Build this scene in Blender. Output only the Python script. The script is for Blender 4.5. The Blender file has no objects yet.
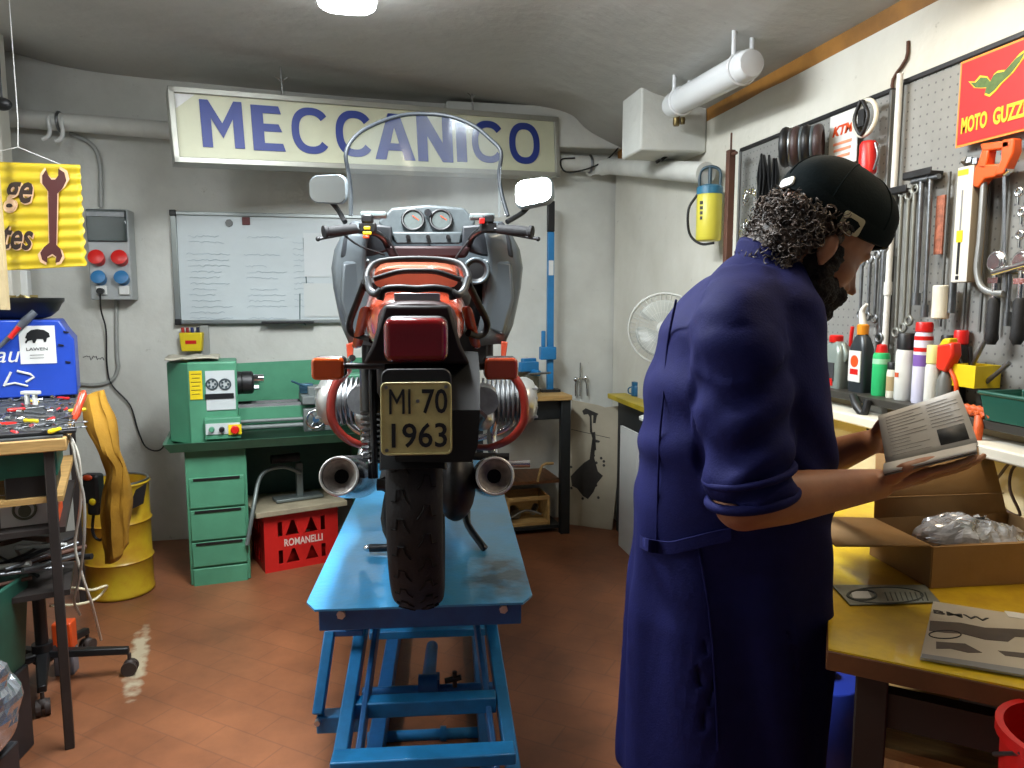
import bpy, bmesh, math, random
from mathutils import Vector, Matrix, Euler, noise
V = Vector
R = math.radians
random.seed(7)
C = bpy.context.scene.collection
scene = bpy.context.scene

# ---------------- camera, world, lights, exposure ----------------
F = 740.0; PITCH = R(6.5); YAW = R(11.2); CAMZ = 1.45
cam_d = bpy.data.cameras.new('camera'); cam_d.lens = F / 1024 * 36; cam_d.sensor_width = 36
cam = bpy.data.objects.new('camera', cam_d); C.objects.link(cam)
cam.location = (0, 0, CAMZ); cam.rotation_euler = (math.pi/2 - PITCH, 0, -YAW)
scene.camera = cam
w = bpy.data.worlds.new('world'); scene.world = w; w.use_nodes = True
w.node_tree.nodes['Background'].inputs[0].default_value = (.62, .72, .9, 1)
w.node_tree.nodes['Background'].inputs[1].default_value = .075
scene.view_settings.view_transform = 'Standard'; scene.view_settings.look = 'None'
scene.view_settings.exposure = 0.0; scene.view_settings.gamma = 1
scene.view_settings.use_curve_mapping = False

def area(name, loc, size, energy, col, rot=(0, 0, 0)):
    l = bpy.data.lights.new(name, 'AREA'); l.shape = 'RECTANGLE'; l.size, l.size_y = size
    l.energy = energy; l.color = col
    o = bpy.data.objects.new(name, l); o.location = loc; o.rotation_euler = rot; C.objects.link(o); return o
# ceiling lamp, added left lamp, bench lamp (bodies are built in the lamp builder)
area('ceiling_lamp_light', (-.04, 2.35, 2.53), (.22, 1.15), 72, (.93, .98, 1.0))
area('added_left_light', (-1.45, 2.0, 2.57), (.2, 1.1), 15, (.93, .98, 1.0))  # added lamp out of view, brightens the left of the room
area('bench_lamp_light', (1.2, 1.35, 2.27), (.1, 1.1), 9.5, (1.0, .84, .62), (0, R(4), 0))

# ---------------- pixel / plane geometry helpers ----------------
RT = V((math.cos(YAW), -math.sin(YAW), 0)); FW = V((math.sin(YAW), math.cos(YAW), 0))
CAM = V((0, 0, CAMZ))
def ray(px, py):
    u = (px-512)/F; v = (384-py)/F
    D = math.cos(PITCH) + v*math.sin(PITCH); Z = -math.sin(PITCH) + v*math.cos(PITCH)
    return (u/D)*RT + FW + V((0, 0, Z/D))
def pt(px, py, d): return CAM + d*ray(px, py)
def onx(px, py, x): r = ray(px, py); return CAM + r*(x/r.x)
def ony(px, py, y): r = ray(px, py); return CAM + r*(y/r.y)
def onz(px, py, z): r = ray(px, py); return CAM + r*((z-CAMZ)/r.z)

# ---------------- materials ----------------
def lin(c):
    if isinstance(c, str): c = [int(c[i:i+2], 16)/255 for i in (0, 2, 4)]
    return tuple(x/12.92 if x <= .04045 else ((x+.055)/1.055)**2.4 for x in c[:3])
MATS = {}
def mat(name, col, rough=.5, metal=0, vary=0, vs=6, col2=None, bump=0, bs=40, coat=0, trans=0, alpha=1, emit=0, sheen=0, stretch=None, ior=None, spec=None):
    if name in MATS: return MATS[name]
    m = bpy.data.materials.new(name); m.use_nodes = True; nt = m.node_tree; N = nt.nodes; L = nt.links
    b = N['Principled BSDF']; c = lin(col)
    b.inputs['Base Color'].default_value = (*c, 1); b.inputs['Roughness'].default_value = rough
    b.inputs['Metallic'].default_value = metal; b.inputs['Coat Weight'].default_value = coat
    b.inputs['Transmission Weight'].default_value = trans; b.inputs['Alpha'].default_value = alpha
    b.inputs['Sheen Weight'].default_value = sheen
    if spec is not None: b.inputs['Specular IOR Level'].default_value = spec
    if ior: b.inputs['IOR'].default_value = ior
    if emit:
        b.inputs['Emission Color'].default_value = (*c, 1); b.inputs['Emission Strength'].default_value = emit
    if vary or bump:
        tc = N.new('ShaderNodeTexCoord'); mp = N.new('ShaderNodeMapping'); L.new(tc.outputs['Object'], mp.inputs[0])
        if stretch: mp.inputs['Scale'].default_value = stretch
    if vary:
        n = N.new('ShaderNodeTexNoise'); n.inputs['Scale'].default_value = vs; n.inputs['Detail'].default_value = 6; n.inputs['Roughness'].default_value = .65
        L.new(mp.outputs[0], n.inputs['Vector'])
        r = N.new('ShaderNodeValToRGB'); L.new(n.outputs[0], r.inputs[0])
        c2 = lin(col2) if col2 else tuple(x*(1-vary) for x in c)
        r.color_ramp.elements[0].position = .38; r.color_ramp.elements[1].position = .62
        r.color_ramp.elements[0].color = (*c2, 1); r.color_ramp.elements[1].color = (*c, 1)
        L.new(r.outputs[0], b.inputs['Base Color'])
    if bump:
        n = N.new('ShaderNodeTexNoise'); n.inputs['Scale'].default_value = bs; n.inputs['Detail'].default_value = 4
        L.new(mp.outputs[0], n.inputs['Vector'])
        bp = N.new('ShaderNodeBump'); bp.inputs['Strength'].default_value = bump; bp.inputs['Distance'].default_value = .01
        L.new(n.outputs[0], bp.inputs['Height']); L.new(bp.outputs[0], b.inputs['Normal'])
    MATS[name] = m; return m

# ---------------- mesh builder ----------------
def frame(o, x, y, z=None):
    """matrix with origin o and axes x, y, (z)"""
    x = V(x).normalized(); y = V(y); z = V(z) if z else x.cross(y); z.normalize(); y = z.cross(x).normalized()
    m = Matrix.Identity(4)
    for i in range(3): m[i][0], m[i][1], m[i][2], m[i][3] = x[i], y[i], z[i], o[i]
    return m
def axis_frame(p0, p1):
    z = (V(p1)-V(p0)).normalized(); x = z.orthogonal().normalized(); y = z.cross(x)
    m = Matrix.Identity(4)
    for i in range(3): m[i][0], m[i][1], m[i][2], m[i][3] = x[i], y[i], z[i], p0[i]
    return m
def rot(e):
    if e is None: return Matrix.Identity(3)
    if isinstance(e, Matrix): return e.to_3x3()
    return Euler([R(a) for a in e]).to_matrix()
def smooth_path(pts, k=5, closed=False):
    pts = [V(p) for p in pts]; n = len(pts)
    if n < 3: return pts
    out = []
    rng = n if closed else n-1
    for i in range(rng):
        if closed: p0, p1, p2, p3 = pts[i-1], pts[i], pts[(i+1) % n], pts[(i+2) % n]
        else:
            p1, p2 = pts[i], pts[i+1]
            p0 = pts[i-1] if i else p1*2-p2; p3 = pts[i+2] if i+2 < n else p2*2-p1
        for j in range(k):
            t = j/k; t2 = t*t; t3 = t2*t
            out.append(.5*((2*p1)+(p2-p0)*t+(2*p0-5*p1+4*p2-p3)*t2+(3*p1-p0-3*p2+p3)*t3))
    if not closed: out.append(pts[-1])
    return out
class B:
    def __init__(s): s.bm = bmesh.new(); s.mi = 0
    def face(s, vs):
        try: f = s.bm.faces.new(vs)
        except ValueError: return
        f.material_index = s.mi; return f
    def box(s, c, sz, r=None, taper=1):
        M = rot(r); c = V(c); hx, hy, hz = sz[0]/2, sz[1]/2, sz[2]/2
        vs = [s.bm.verts.new(c + M @ V((x*hx*(taper if z > 0 else 1), y*hy*(taper if z > 0 else 1), z*hz))) for z in (-1, 1) for x, y in ((-1, -1), (1, -1), (1, 1), (-1, 1))]
        for q in ((3, 2, 1, 0), (4, 5, 6, 7), (0, 1, 5, 4), (1, 2, 6, 5), (2, 3, 7, 6), (3, 0, 4, 7)): s.face([vs[i] for i in q])
        return s
    def loft(s, rings, caps=True, closed=True, cyc=False):
        rv = [[s.bm.verts.new(p) for p in r] for r in rings]; n = len(rv[0]); K = len(rv)
        for k in range(K if cyc else K-1):
            a, b = rv[k], rv[(k+1) % K]
            for i in range(n if closed else n-1):
                j = (i+1) % n; s.face([a[i], a[j], b[j], b[i]])
        if caps and not cyc and closed: s.face(rv[0][::-1]); s.face(rv[-1])
        return s
    def cyl(s, p0, p1, r0, r1=None, n=20, caps=True):
        r1 = r0 if r1 is None else r1; M = axis_frame(p0, p1); L = (V(p1)-V(p0)).length
        return s.loft([[M @ V((r*math.cos(2*math.pi*i/n), r*math.sin(2*math.pi*i/n), z)) for i in range(n)] for r, z in ((r0, 0), (r1, L))], caps)
    def lathe(s, prof, M=None, n=24, caps=True):
        M = M or Matrix.Identity(4)
        if not isinstance(M, Matrix): M = Matrix.Translation(V(M))
        return s.loft([[M @ V((max(r, .0004)*math.cos(2*math.pi*i/n), max(r, .0004)*math.sin(2*math.pi*i/n), z)) for i in range(n)] for r, z in prof], caps)
    def tube(s, pts, r, n=10, sm=0, closed=False, flat=1):
        pts = smooth_path(pts, sm, closed) if sm else [V(p) for p in pts]
        K = len(pts); rr = r if isinstance(r, (list, tuple)) else [r]*2
        rings = []; x = None
        for i, p in enumerate(pts):
            a = pts[i-1] if (i or closed) else p; b = pts[(i+1) % K] if (i < K-1 or closed) else p
            t = (b-a).normalized() if (b-a).length > 1e-9 else V((0, 0, 1))
            if x is None: x = t.orthogonal().normalized()
            x = (x - t*x.dot(t)); x = x.normalized() if x.length > 1e-6 else t.orthogonal().normalized()
            y = t.cross(x); f = i/max(K-1, 1)*(len(rr)-1); k = min(int(f), len(rr)-2); q = rr[k]+(rr[k+1]-rr[k])*(f-k)
            rings.append([p + x*q*math.cos(2*math.pi*j/n) + y*q*flat*math.sin(2*math.pi*j/n) for j in range(n)])
        return s.loft(rings, not closed, cyc=closed)
    def ell(s, c, sz, r=None, n=20, m=12):
        M = rot(r); c = V(c)
        return s.loft([[c + M @ V((sz[0]*math.sin(max(.02, min(math.pi-.02, math.pi*k/m)))*math.cos(2*math.pi*i/n), sz[1]*math.sin(max(.02, min(math.pi-.02, math.pi*k/m)))*math.sin(2*math.pi*i/n), -sz[2]*math.cos(math.pi*k/m))) for i in range(n)] for k in range(m+1)])
    def prism(s, poly, M, h, z0=0):
        """polygon in the frame's xy, extruded along its z"""
        a = [s.bm.verts.new(M @ V((x, y, z0))) for x, y in poly]; b = [s.bm.verts.new(M @ V((x, y, z0+h))) for x, y in poly]
        n = len(poly)
        for i in range(n): s.face([a[i], a[(i+1) % n], b[(i+1) % n], b[i]])
        s.face(a[::-1]); s.face(b); return s
    def torus(s, M, R0, r0, n=32, m=10, a0=0, a1=360):
        full = abs(a1-a0) >= 360; K = n if full else n+1
        rings = []
        for i in range(K):
            t = R(a0+(a1-a0)*i/n); d = V((math.cos(t), math.sin(t), 0))
            rings.append([M @ (d*(R0+r0*math.cos(2*math.pi*j/m)) + V((0, 0, r0*math.sin(2*math.pi*j/m)))) for j in range(m)])
        return s.loft(rings, not full, cyc=full)
    def sheet(s, pts, nu, nv):
        """grid of points, row major"""
        vs = [s.bm.verts.new(p) for p in pts]
        for j in range(nv-1):
            for i in range(nu-1): s.face([vs[j*nu+i], vs[j*nu+i+1], vs[(j+1)*nu+i+1], vs[(j+1)*nu+i]])
        return s
    def obj(s, name, m, parent=None, bevel=0, sub=0, solid=0, smooth=True, ang=38, seg=2, remesh=0, relax=0):
        bmesh.ops.recalc_face_normals(s.bm, faces=s.bm.faces)
        me = bpy.data.meshes.new(name); s.bm.to_mesh(me); s.bm.free()
        for q in (m if isinstance(m, (list, tuple)) else [m]): me.materials.append(q)
        o = bpy.data.objects.new(name, me); C.objects.link(o)
        if parent: o.parent = parent
        if remesh:
            md = o.modifiers.new('remesh', 'REMESH'); md.mode = 'VOXEL'; md.voxel_size = remesh; md.use_smooth_shade = True
        if relax:
            md = o.modifiers.new('smooth', 'SMOOTH'); md.factor = .5; md.iterations = relax
        if solid:
            md = o.modifiers.new('solid', 'SOLIDIFY'); md.thickness = solid; md.offset = 0
        if bevel:
            md = o.modifiers.new('bevel', 'BEVEL'); md.width = bevel; md.segments = seg; md.limit_method = 'ANGLE'; md.angle_limit = R(40)
        if sub:
            md = o.modifiers.new('sub', 'SUBSURF'); md.levels = md.render_levels = sub
        if smooth:
            for p in me.polygons: p.use_smooth = True
            if not remesh: me.set_sharp_from_angle(angle=R(ang))
        return o
def bake(o):
    """replace an object's modifiers by their result"""
    dg = bpy.context.evaluated_depsgraph_get(); dg.update()
    me = bpy.data.meshes.new_from_object(o.evaluated_get(dg)); o.modifiers.clear(); o.data = me
    for p in me.polygons: p.use_smooth = True
    return o
def thing(name, label, cat, loc=(0, 0, 0), rz=0, group=None, r=None):
    o = bpy.data.objects.new(name, None); o.empty_display_size = .05; C.objects.link(o)
    o.location = loc; o.rotation_euler = r if r is not None else (0, 0, rz); o['label'] = label; o['category'] = cat
    if group: o['group'] = group
    return o
def tag(o, label, cat, group=None, loc=None, rz=None, kind=None):
    o['label'] = label; o['category'] = cat
    if group: o['group'] = group
    if kind: o['kind'] = kind
    if loc is not None: o.location = loc
    if rz is not None: o.rotation_euler = rz if hasattr(rz, '__len__') else (0, 0, rz)
    return o
def struct(o): o['kind'] = 'structure'; return o
def kids(o): return [x for x in C.objects if x.parent == o]
def dup(o, loc=None, rz=None, label=None, group=None):
    r = o.copy(); C.objects.link(r)
    if loc is not None: r.location = loc
    if rz is not None: r.rotation_euler = rz if hasattr(rz, '__len__') else (0, 0, rz)
    if label: r['label'] = label
    if group: r['group'] = group
    for ch in kids(o):
        c = ch.copy(); C.objects.link(c); c.parent = r
        for g in kids(ch):
            d = g.copy(); C.objects.link(d); d.parent = c
    return r
def text(s, M, wd, ht, m, name='lettering', parent=None, ext=.001, bold=0, shear=0):
    """lettering centred on the frame's origin in its xy plane, fitted to wd x ht"""
    cu = bpy.data.curves.new(name, 'FONT'); cu.body = s; cu.extrude = ext; cu.offset = bold; cu.shear = shear; cu.resolution_u = 3
    t = bpy.data.objects.new(name, cu); C.objects.link(t)
    dg = bpy.context.evaluated_depsgraph_get(); me = bpy.data.meshes.new_from_object(t.evaluated_get(dg))
    bpy.data.objects.remove(t)
    xs = [v.co.x for v in me.vertices]; ys = [v.co.y for v in me.vertices]
    cx, cy = (min(xs)+max(xs))/2, (min(ys)+max(ys))/2; sx = wd/(max(xs)-min(xs)); sy = ht/(max(ys)-min(ys))
    for v in me.vertices: v.co = M @ V(((v.co.x-cx)*sx, (v.co.y-cy)*sy, v.co.z))
    me.materials.clear(); me.materials.append(m)
    o = bpy.data.objects.new(name, me); C.objects.link(o)
    if parent: o.parent = parent
    return o

# common materials
chrome = mat('chrome', 'd6d8da', .18, 1, bump=.02)
steel = mat('brushed_steel', '8f9295', .4, 1, vary=.25, vs=30)
dsteel = mat('dark_steel', '3b3b3c', .45, .7, vary=.3, vs=20)
black = mat('black_plastic', '141517', .45, vary=.2, vs=15)
rubber = mat('black_rubber', '16171a', .72, bump=.15, bs=120)
blackmetal = mat('black_enamel', '121416', .3, .2, coat=.4)
white = mat('white_plastic', 'd8d9d5', .45, vary=.06)
cream = mat('cream_paint', 'ddd9c8', .6, vary=.1, vs=8)
redp = mat('red_plastic', 'd0201c', .35, vary=.1)
orangep = mat('orange_plastic', 'd84e1c', .4, vary=.08)
bluep = mat('blue_paint', '1f7fbd', .42, vary=.25, vs=9, coat=.2, bump=.05, bs=25)
dbluep = mat('dark_blue_paint', '1a5f9e', .42, vary=.3, vs=9, coat=.2)
greenp = mat('lathe_green_paint', '4f9070', .45, vary=.14, vs=7)
dgreenp = mat('dark_green_paint', '1f4f40', .5, vary=.25, vs=9)
yellowp = mat('yellow_plastic', 'e3c818', .45, vary=.12)
paper = mat('white_paper', 'd5d6d3', .8, vary=.05, vs=12)
wood = mat('pine_wood', 'c09a5e', .6, vary=.35, vs=5, stretch=(1, 9, 9), bump=.1, bs=20)
dwood = mat('dark_wood', '6e4523', .5, vary=.45, vs=5, stretch=(9, 1, 9), bump=.1, bs=20)

class Fr:
    """a horizontal frame standing at o, turned by yaw; at(px,py,y) gives the point of its plane y seen at a place of the photograph"""
    def __init__(s, o, yaw):
        s.o = V(o); s.yaw = yaw; s.x = V((math.cos(yaw), math.sin(yaw), 0)); s.y = V((-math.sin(yaw), math.cos(yaw), 0))
    def loc(s, q): q = V(q)-s.o; return V((q.dot(s.x), q.dot(s.y), q.z))
    def at(s, px, py, y=0):
        r = ray(px, py); t = ((s.o+s.y*y-CAM).dot(s.y))/r.dot(s.y); return s.loc(CAM+r*t)
    def atx(s, px, py, x=0):
        r = ray(px, py); t = ((s.o+s.x*x-CAM).dot(s.x))/r.dot(s.x); return s.loc(CAM+r*t)
    def atz(s, px, py, z): return s.loc(onz(px, py, s.o.z+z))
    def w(s, p): return s.o+s.x*p[0]+s.y*p[1]+V((0, 0, p[2]))
# ---------------- the room ----------------
XW, YW, XL = 1.6, 4.68, -2.2
def wall_mat(name, col, col2, sc=1.6):
    m = bpy.data.materials.new(name); m.use_nodes = True; nt = m.node_tree; N = nt.nodes; L = nt.links; b = N['Principled BSDF']
    b.inputs['Roughness'].default_value = .8
    tc = N.new('ShaderNodeTexCoord')
    n1 = N.new('ShaderNodeTexNoise'); n1.inputs['Scale'].default_value = sc; n1.inputs['Detail'].default_value = 8; n1.inputs['Roughness'].default_value = .6
    n2 = N.new('ShaderNodeTexNoise'); n2.inputs['Scale'].default_value = 14; n2.inputs['Detail'].default_value = 8; n2.inputs['Roughness'].default_value = .75
    L.new(tc.outputs['Object'], n1.inputs[0]); L.new(tc.outputs['Object'], n2.inputs[0])
    r1 = N.new('ShaderNodeValToRGB'); r1.color_ramp.elements[0].position = .35; r1.color_ramp.elements[1].position = .62
    r1.color_ramp.elements[0].color = (*lin(col2), 1); r1.color_ramp.elements[1].color = (*lin(col), 1)
    L.new(n1.outputs[0], r1.inputs[0])
    r2 = N.new('ShaderNodeValToRGB'); r2.color_ramp.elements[0].position = .25; r2.color_ramp.elements[1].position = .36
    r2.color_ramp.elements[0].color = (.45, .42, .38, 1); r2.color_ramp.elements[1].color = (1, 1, 1, 1)
    L.new(n2.outputs[0], r2.inputs[0])
    mx = N.new('ShaderNodeMix'); mx.data_type = 'RGBA'; mx.blend_type = 'MULTIPLY'; mx.inputs[0].default_value = .8
    L.new(r1.outputs[0], mx.inputs[6]); L.new(r2.outputs[0], mx.inputs[7]); L.new(mx.outputs[2], b.inputs['Base Color'])
    bp = N.new('ShaderNodeBump'); bp.inputs['Strength'].default_value = .35; bp.inputs['Distance'].default_value = .02
    n3 = N.new('ShaderNodeTexNoise'); n3.inputs['Scale'].default_value = 9; n3.inputs['Detail'].default_value = 7
    L.new(tc.outputs['Object'], n3.inputs[0]); L.new(n3.outputs[0], bp.inputs['Height']); L.new(bp.outputs[0], b.inputs['Normal'])
    return m
plaster = wall_mat('painted_plaster', 'd0d1ca', 'bdbdb6')
plaster_w = wall_mat('white_plaster', 'd9d7cc', 'c9c6b9')
ceilm = wall_mat('ceiling_paint', 'b5b4ae', 'a6a59f', .8)

def floor_mat():
    m = bpy.data.materials.new('terracotta_tiles'); m.use_nodes = True; nt = m.node_tree; N = nt.nodes; L = nt.links; b = N['Principled BSDF']
    b.inputs['Roughness'].default_value = .42
    tc = N.new('ShaderNodeTexCoord'); mp = N.new('ShaderNodeMapping'); L.new(tc.outputs['Object'], mp.inputs[0])
    mp.inputs['Rotation'].default_value = (0, 0, R(38))
    br = N.new('ShaderNodeTexBrick'); br.inputs['Scale'].default_value = 1; br.inputs['Brick Width'].default_value = .26; br.inputs['Row Height'].default_value = .13
    br.inputs['Mortar Size'].default_value = .003; br.inputs['Color1'].default_value = (*lin('8d5b3d'), 1); br.inputs['Color2'].default_value = (*lin('885639'), 1); br.inputs['Mortar'].default_value = (*lin('7c5038'), 1)
    L.new(mp.outputs[0], br.inputs[0])
    n = N.new('ShaderNodeTexNoise'); n.inputs['Scale'].default_value = 2.2; n.inputs['Detail'].default_value = 8; n.inputs['Roughness'].default_value = .65; L.new(tc.outputs['Object'], n.inputs[0])
    r = N.new('ShaderNodeValToRGB'); r.color_ramp.elements[0].position = .35; r.color_ramp.elements[1].position = .65
    r.color_ramp.elements[0].color = (.62, .6, .6, 1); r.color_ramp.elements[1].color = (1.1, 1.05, 1, 1); L.new(n.outputs[0], r.inputs[0])
    mx = N.new('ShaderNodeMix'); mx.data_type = 'RGBA'; mx.blend_type = 'MULTIPLY'; mx.inputs[0].default_value = 1
    L.new(br.outputs[0], mx.inputs[6]); L.new(r.outputs[0], mx.inputs[7])
    # worn pale streak of old paint on the tiles
    p0, p1 = onz(145, 620, 0), onz(128, 712, 0); mid = (p0+p1)/2; ang = math.atan2((p0-p1).y, (p0-p1).x)
    m2 = N.new('ShaderNodeMapping'); m2.vector_type = 'TEXTURE'; m2.inputs['Location'].default_value = mid; m2.inputs['Rotation'].default_value = (0, 0, ang)
    m2.inputs['Scale'].default_value = ((p0-p1).length*.75, .075, 1)
    L.new(tc.outputs['Object'], m2.inputs[0])
    g = N.new('ShaderNodeTexGradient'); g.gradient_type = 'SPHERICAL'; L.new(m2.outputs[0], g.inputs[0])
    n2 = N.new('ShaderNodeTexNoise'); n2.inputs['Scale'].default_value = 20; n2.inputs['Detail'].default_value = 6; L.new(tc.outputs['Object'], n2.inputs[0])
    ad = N.new('ShaderNodeMath'); ad.operation = 'MULTIPLY'; L.new(g.outputs[1], ad.inputs[0]); L.new(n2.outputs[0], ad.inputs[1])
    r3 = N.new('ShaderNodeValToRGB'); r3.color_ramp.elements[0].position = .2; r3.color_ramp.elements[1].position = .36; L.new(ad.outputs[0], r3.inputs[0])
    mx2 = N.new('ShaderNodeMix'); mx2.data_type = 'RGBA'; L.new(r3.outputs[0], mx2.inputs[0]); L.new(mx.outputs[2], mx2.inputs[6]); mx2.inputs[7].default_value = (*lin('b5a78c'), 1)
    L.new(mx2.outputs[2], b.inputs['Base Color'])
    bp = N.new('ShaderNodeBump'); bp.inputs['Strength'].default_value = .3; bp.inputs['Distance'].default_value = .004
    L.new(n.outputs[0], bp.inputs['Height']); L.new(bp.outputs[0], b.inputs['Normal'])
    return m
struct(B().box(((XL+XW)/2, 1.5, -.05), (XW-XL+.2, 6.6, .1)).obj('floor', floor_mat()))
struct(B().box(((XL+XW)/2, YW+.06, 1.5), (XW-XL+.2, .12, 3.0)).obj('wall_back', plaster))
struct(B().box((XL-.06, 1.5, 1.5), (.12, 6.5, 3.0)).obj('wall_left', plaster))
struct(B().box((XW+.06, 1.5, 1.14), (.12, 6.3, 2.3)).obj('wall_right', plaster_w))
b = B(); prof = [(XL-.1, 2.87), (-1.9, 2.80), (-1.5, 2.72), (-.8, 2.68), (0, 2.65), (.6, 2.64), (.85, 2.63), (1.1, 2.61), (1.27, 2.57), (1.4, 2.47), (XW+.2, 2.30)]
pp = smooth_path([(x, 0, z) for x, z in prof], 4)
prof2 = prof[:6]+[(.85, 2.61), (1.1, 2.49), (1.27, 2.42), (1.4, 2.38), (XW+.2, 2.30)]
pl_low = smooth_path([(x, 0, z) for x, z in prof2], 4)
b.loft([[V((p.x, y, p.z)) for p in P_] + [V((XW+.2, y, 3.05)), V((XL-.1, y, 3.05))] for y, P_ in ((-1.8, pl_low), (3.75, pl_low), (4.2, pp), (4.8, pp))])
struct(b.obj('ceiling', ceilm))
# ochre timber strip over the right wall
ochre = mat('ochre_timber', '9c6a26', .6, vary=.35, vs=4, bump=.15, bs=12)
b = B(); 
ring = []
for i in range(40):
    y = -1.6+6.2*i/39; zz = 2.285+.008*noise.noise(V((y*4, 0, 0)))
    ring.append([V((XW+.0, y, zz)), V((XW+.1, y, zz)), V((XW+.1, y, 2.5)), V((XW-.02, y, 2.5))])
b.loft(ring); struct(b.obj('trim_1', ochre))
# boxed duct at the far right corner and the band along the rear wall
struct(B().box((1.435, 3.48, 2.325), (.33, .26, .37)).obj('trim_2', plaster, bevel=.01))
struct(B().box((1.05, 4.6, 2.50), (1.1, .16, .24)).obj('trim_3', plaster, bevel=.01))
# white pillar on the left
p = ony(13, 300, 4.2)
struct(B().box((XL+(p.x-XL)/2, 4.26, 1.45), (p.x-XL, .12, 2.86)).obj('trim_4', plaster_w, bevel=.01))
# conduit trunk and corner dirt strip behind the lathe
p = ony(208, 400, YW)
struct(B().box((p.x, YW-.012, .75), (.05, .024, 1.1)).obj('trim_5', mat('grey_conduit', '9a9c98', .5), bevel=.004))

# ---------------- pipes and fittings on the walls ----------------
pipew = mat('painted_pipe', 'cfcfc8', .5, vary=.12, vs=6)
A0, A1 = ony(0, 117, YW-.1), ony(612, 166, YW-.1)
Lx = onx(706, 173, XW-.1)
A2 = V((XL+.01, YW-.1, A0.z+(A0.z-A1.z)*(A0.x-XL)/(A1.x-A0.x)))
crn = V((XW-.1, YW-.1, A1.z-.02))
b = B(); b.tube([A2, A0, A1, crn+V((-.1, 0, 0)), crn+V((-.03, -.03, 0)), crn+V((0, -.1, 0)), Lx], .048, n=18)
pipe = thing('drain_pipe', 'long white painted pipe sloping along the back wall behind the shop sign', 'pipe')
b.obj('pipe', pipew, pipe, ang=60)
for px in (60, 590):
    b = B()
    q = ony(px, 120+.08*px, YW-.1); q.z = A0.z+(A1.z-A0.z)*(q.x-A0.x)/(A1.x-A0.x)
    b.torus(frame(q, (0, 1, 0), (0, 0, 1)), .05, .008, n=20)
    b.box(q+V((0, .07, 0)), (.02, .06, .02)); b.obj('bracket', steel, pipe)
b = B(); q = ony(655, 170, YW-.1)
# hooks hanging on the pipe
def s_hook(px, py, name_lbl):
    q = ony(px, py, YW-.155); b = B()
    b.tube([q+V((.0, .055, .075)), q+V((0, .03, .085)), q+V((0, 0, .06)), q+V((.005, 0, .01)), q+V((.0, -.015, -.03)), q+V((-.03, -.02, -.05))], .011, sm=4)
    return tag(b.obj('pipe_hook', white), name_lbl, 'hook')
s_hook(49, 131, 'white bent hook hanging from the pipe above the yellow sign, nearer the pillar')
s_hook(62, 133, 'white bent hook hanging from the pipe above the yellow sign, nearer the shop sign')
cb = B(); cb.tube([ony(70, 133, YW-.02), ony(92, 145, YW-.02), ony(100, 165, YW-.02), ony(101, 207, YW-.02)], .012, sm=5)
tag(cb.obj('conduit', mat('grey_conduit', '9a9c98', .5)), 'grey curved conduit running down the wall into the socket box', 'conduit')
cb = B(); cb.tube([ony(628, 92, YW-.1), ony(627, 130, YW-.14), ony(612, 155, YW-.16), ony(590, 168, YW-.16), ony(566, 172, YW-.155), ony(561, 160, YW-.155), ony(575, 158, YW-.155)], .005, sm=5)
tag(cb.obj('hanging_cable', black), 'thin cable looped over the pipe beside the end of the shop sign', 'cable')
b = B(); q = onx(667, 152, XW-.14)
for dx in (0, .06):
    b.tube([q+V((0, dx, .09)), q+V((0, dx, -.02)), q+V((-.03, dx, -.04))], .008)
b.cyl(q+V((0, -.02, .09)), q+V((0, .09, .09)), .008)
tag(b.obj('pipe_clamp', dsteel), 'dark double clamp gripping the pipe under the boxed duct', 'clamp')
b = B(); q = onx(674, 112, 1.335-.0); q = V((1.3, 3.6, 2.3))
qq = ony(674, 112, 3.32); b.cyl(qq+V((0, .02, 0)), qq+V((0, -.03, 0)), .012); b.cyl(qq+V((-.03, -.03, .012)), qq+V((.03, -.03, .012)), .006); b.lathe([(.012, 0), (.016, .01), (.014, .05), (.006, .055)], qq+V((0, -.03, -.07)), 12)
b.lathe([(.01, 0), (.013, .02), (.01, .03)], qq+V((.03, -.03, -.06)), 12)
tag(b.obj('valve_tap', mat('brass', '7a6a45', .4, .8)), 'small brown valve on the face of the boxed duct', 'valve')

# ---------------- lamps ----------------
glow = mat('lit_diffuser', 'f4faff', .5, emit=26)
housing = mat('white_enamel', 'd9dbdc', .3, coat=.3)
def rounded(w_, h_, r_, k=6):
    out = []
    for cx, cy, a in ((w_/2-r_, h_/2-r_, 0), (-w_/2+r_, h_/2-r_, 90), (-w_/2+r_, -h_/2+r_, 180), (w_/2-r_, -h_/2+r_, 270)):
        for i in range(k+1): t = R(a+90*i/k); out.append((cx+r_*math.cos(t), cy+r_*math.sin(t)))
    return out
lamp = thing('ceiling_lamp', 'lit elongated fluorescent ceiling lamp above the motorcycle', 'lamp', (-.04, 2.35, 2.66))
B().prism(rounded(.25, 1.52, .08), Matrix.Translation((0, 0, -.05)), .055).obj('housing', housing, lamp, bevel=.008)
B().prism(rounded(.22, 1.48, .08), Matrix.Translation((0, 0, -.115)), .065).obj('diffuser', glow, lamp, bevel=.02, seg=4)
lamp2 = thing('tube_lamp', 'unlit white tubular lamp hung under the ceiling near the boxed duct', 'lamp')
a_, b_ = pt(750, 64, 2.72), pt(672, 106, 3.40)
M_ = axis_frame(a_, b_); L_ = (b_-a_).length
B().lathe([(.025, -.02), (.045, -.015), (.052, 0), (.054, .03), (.054, L_-.03), (.048, L_), (.03, L_+.01)], M_, 28).obj('tube_housing', housing, lamp2)
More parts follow.
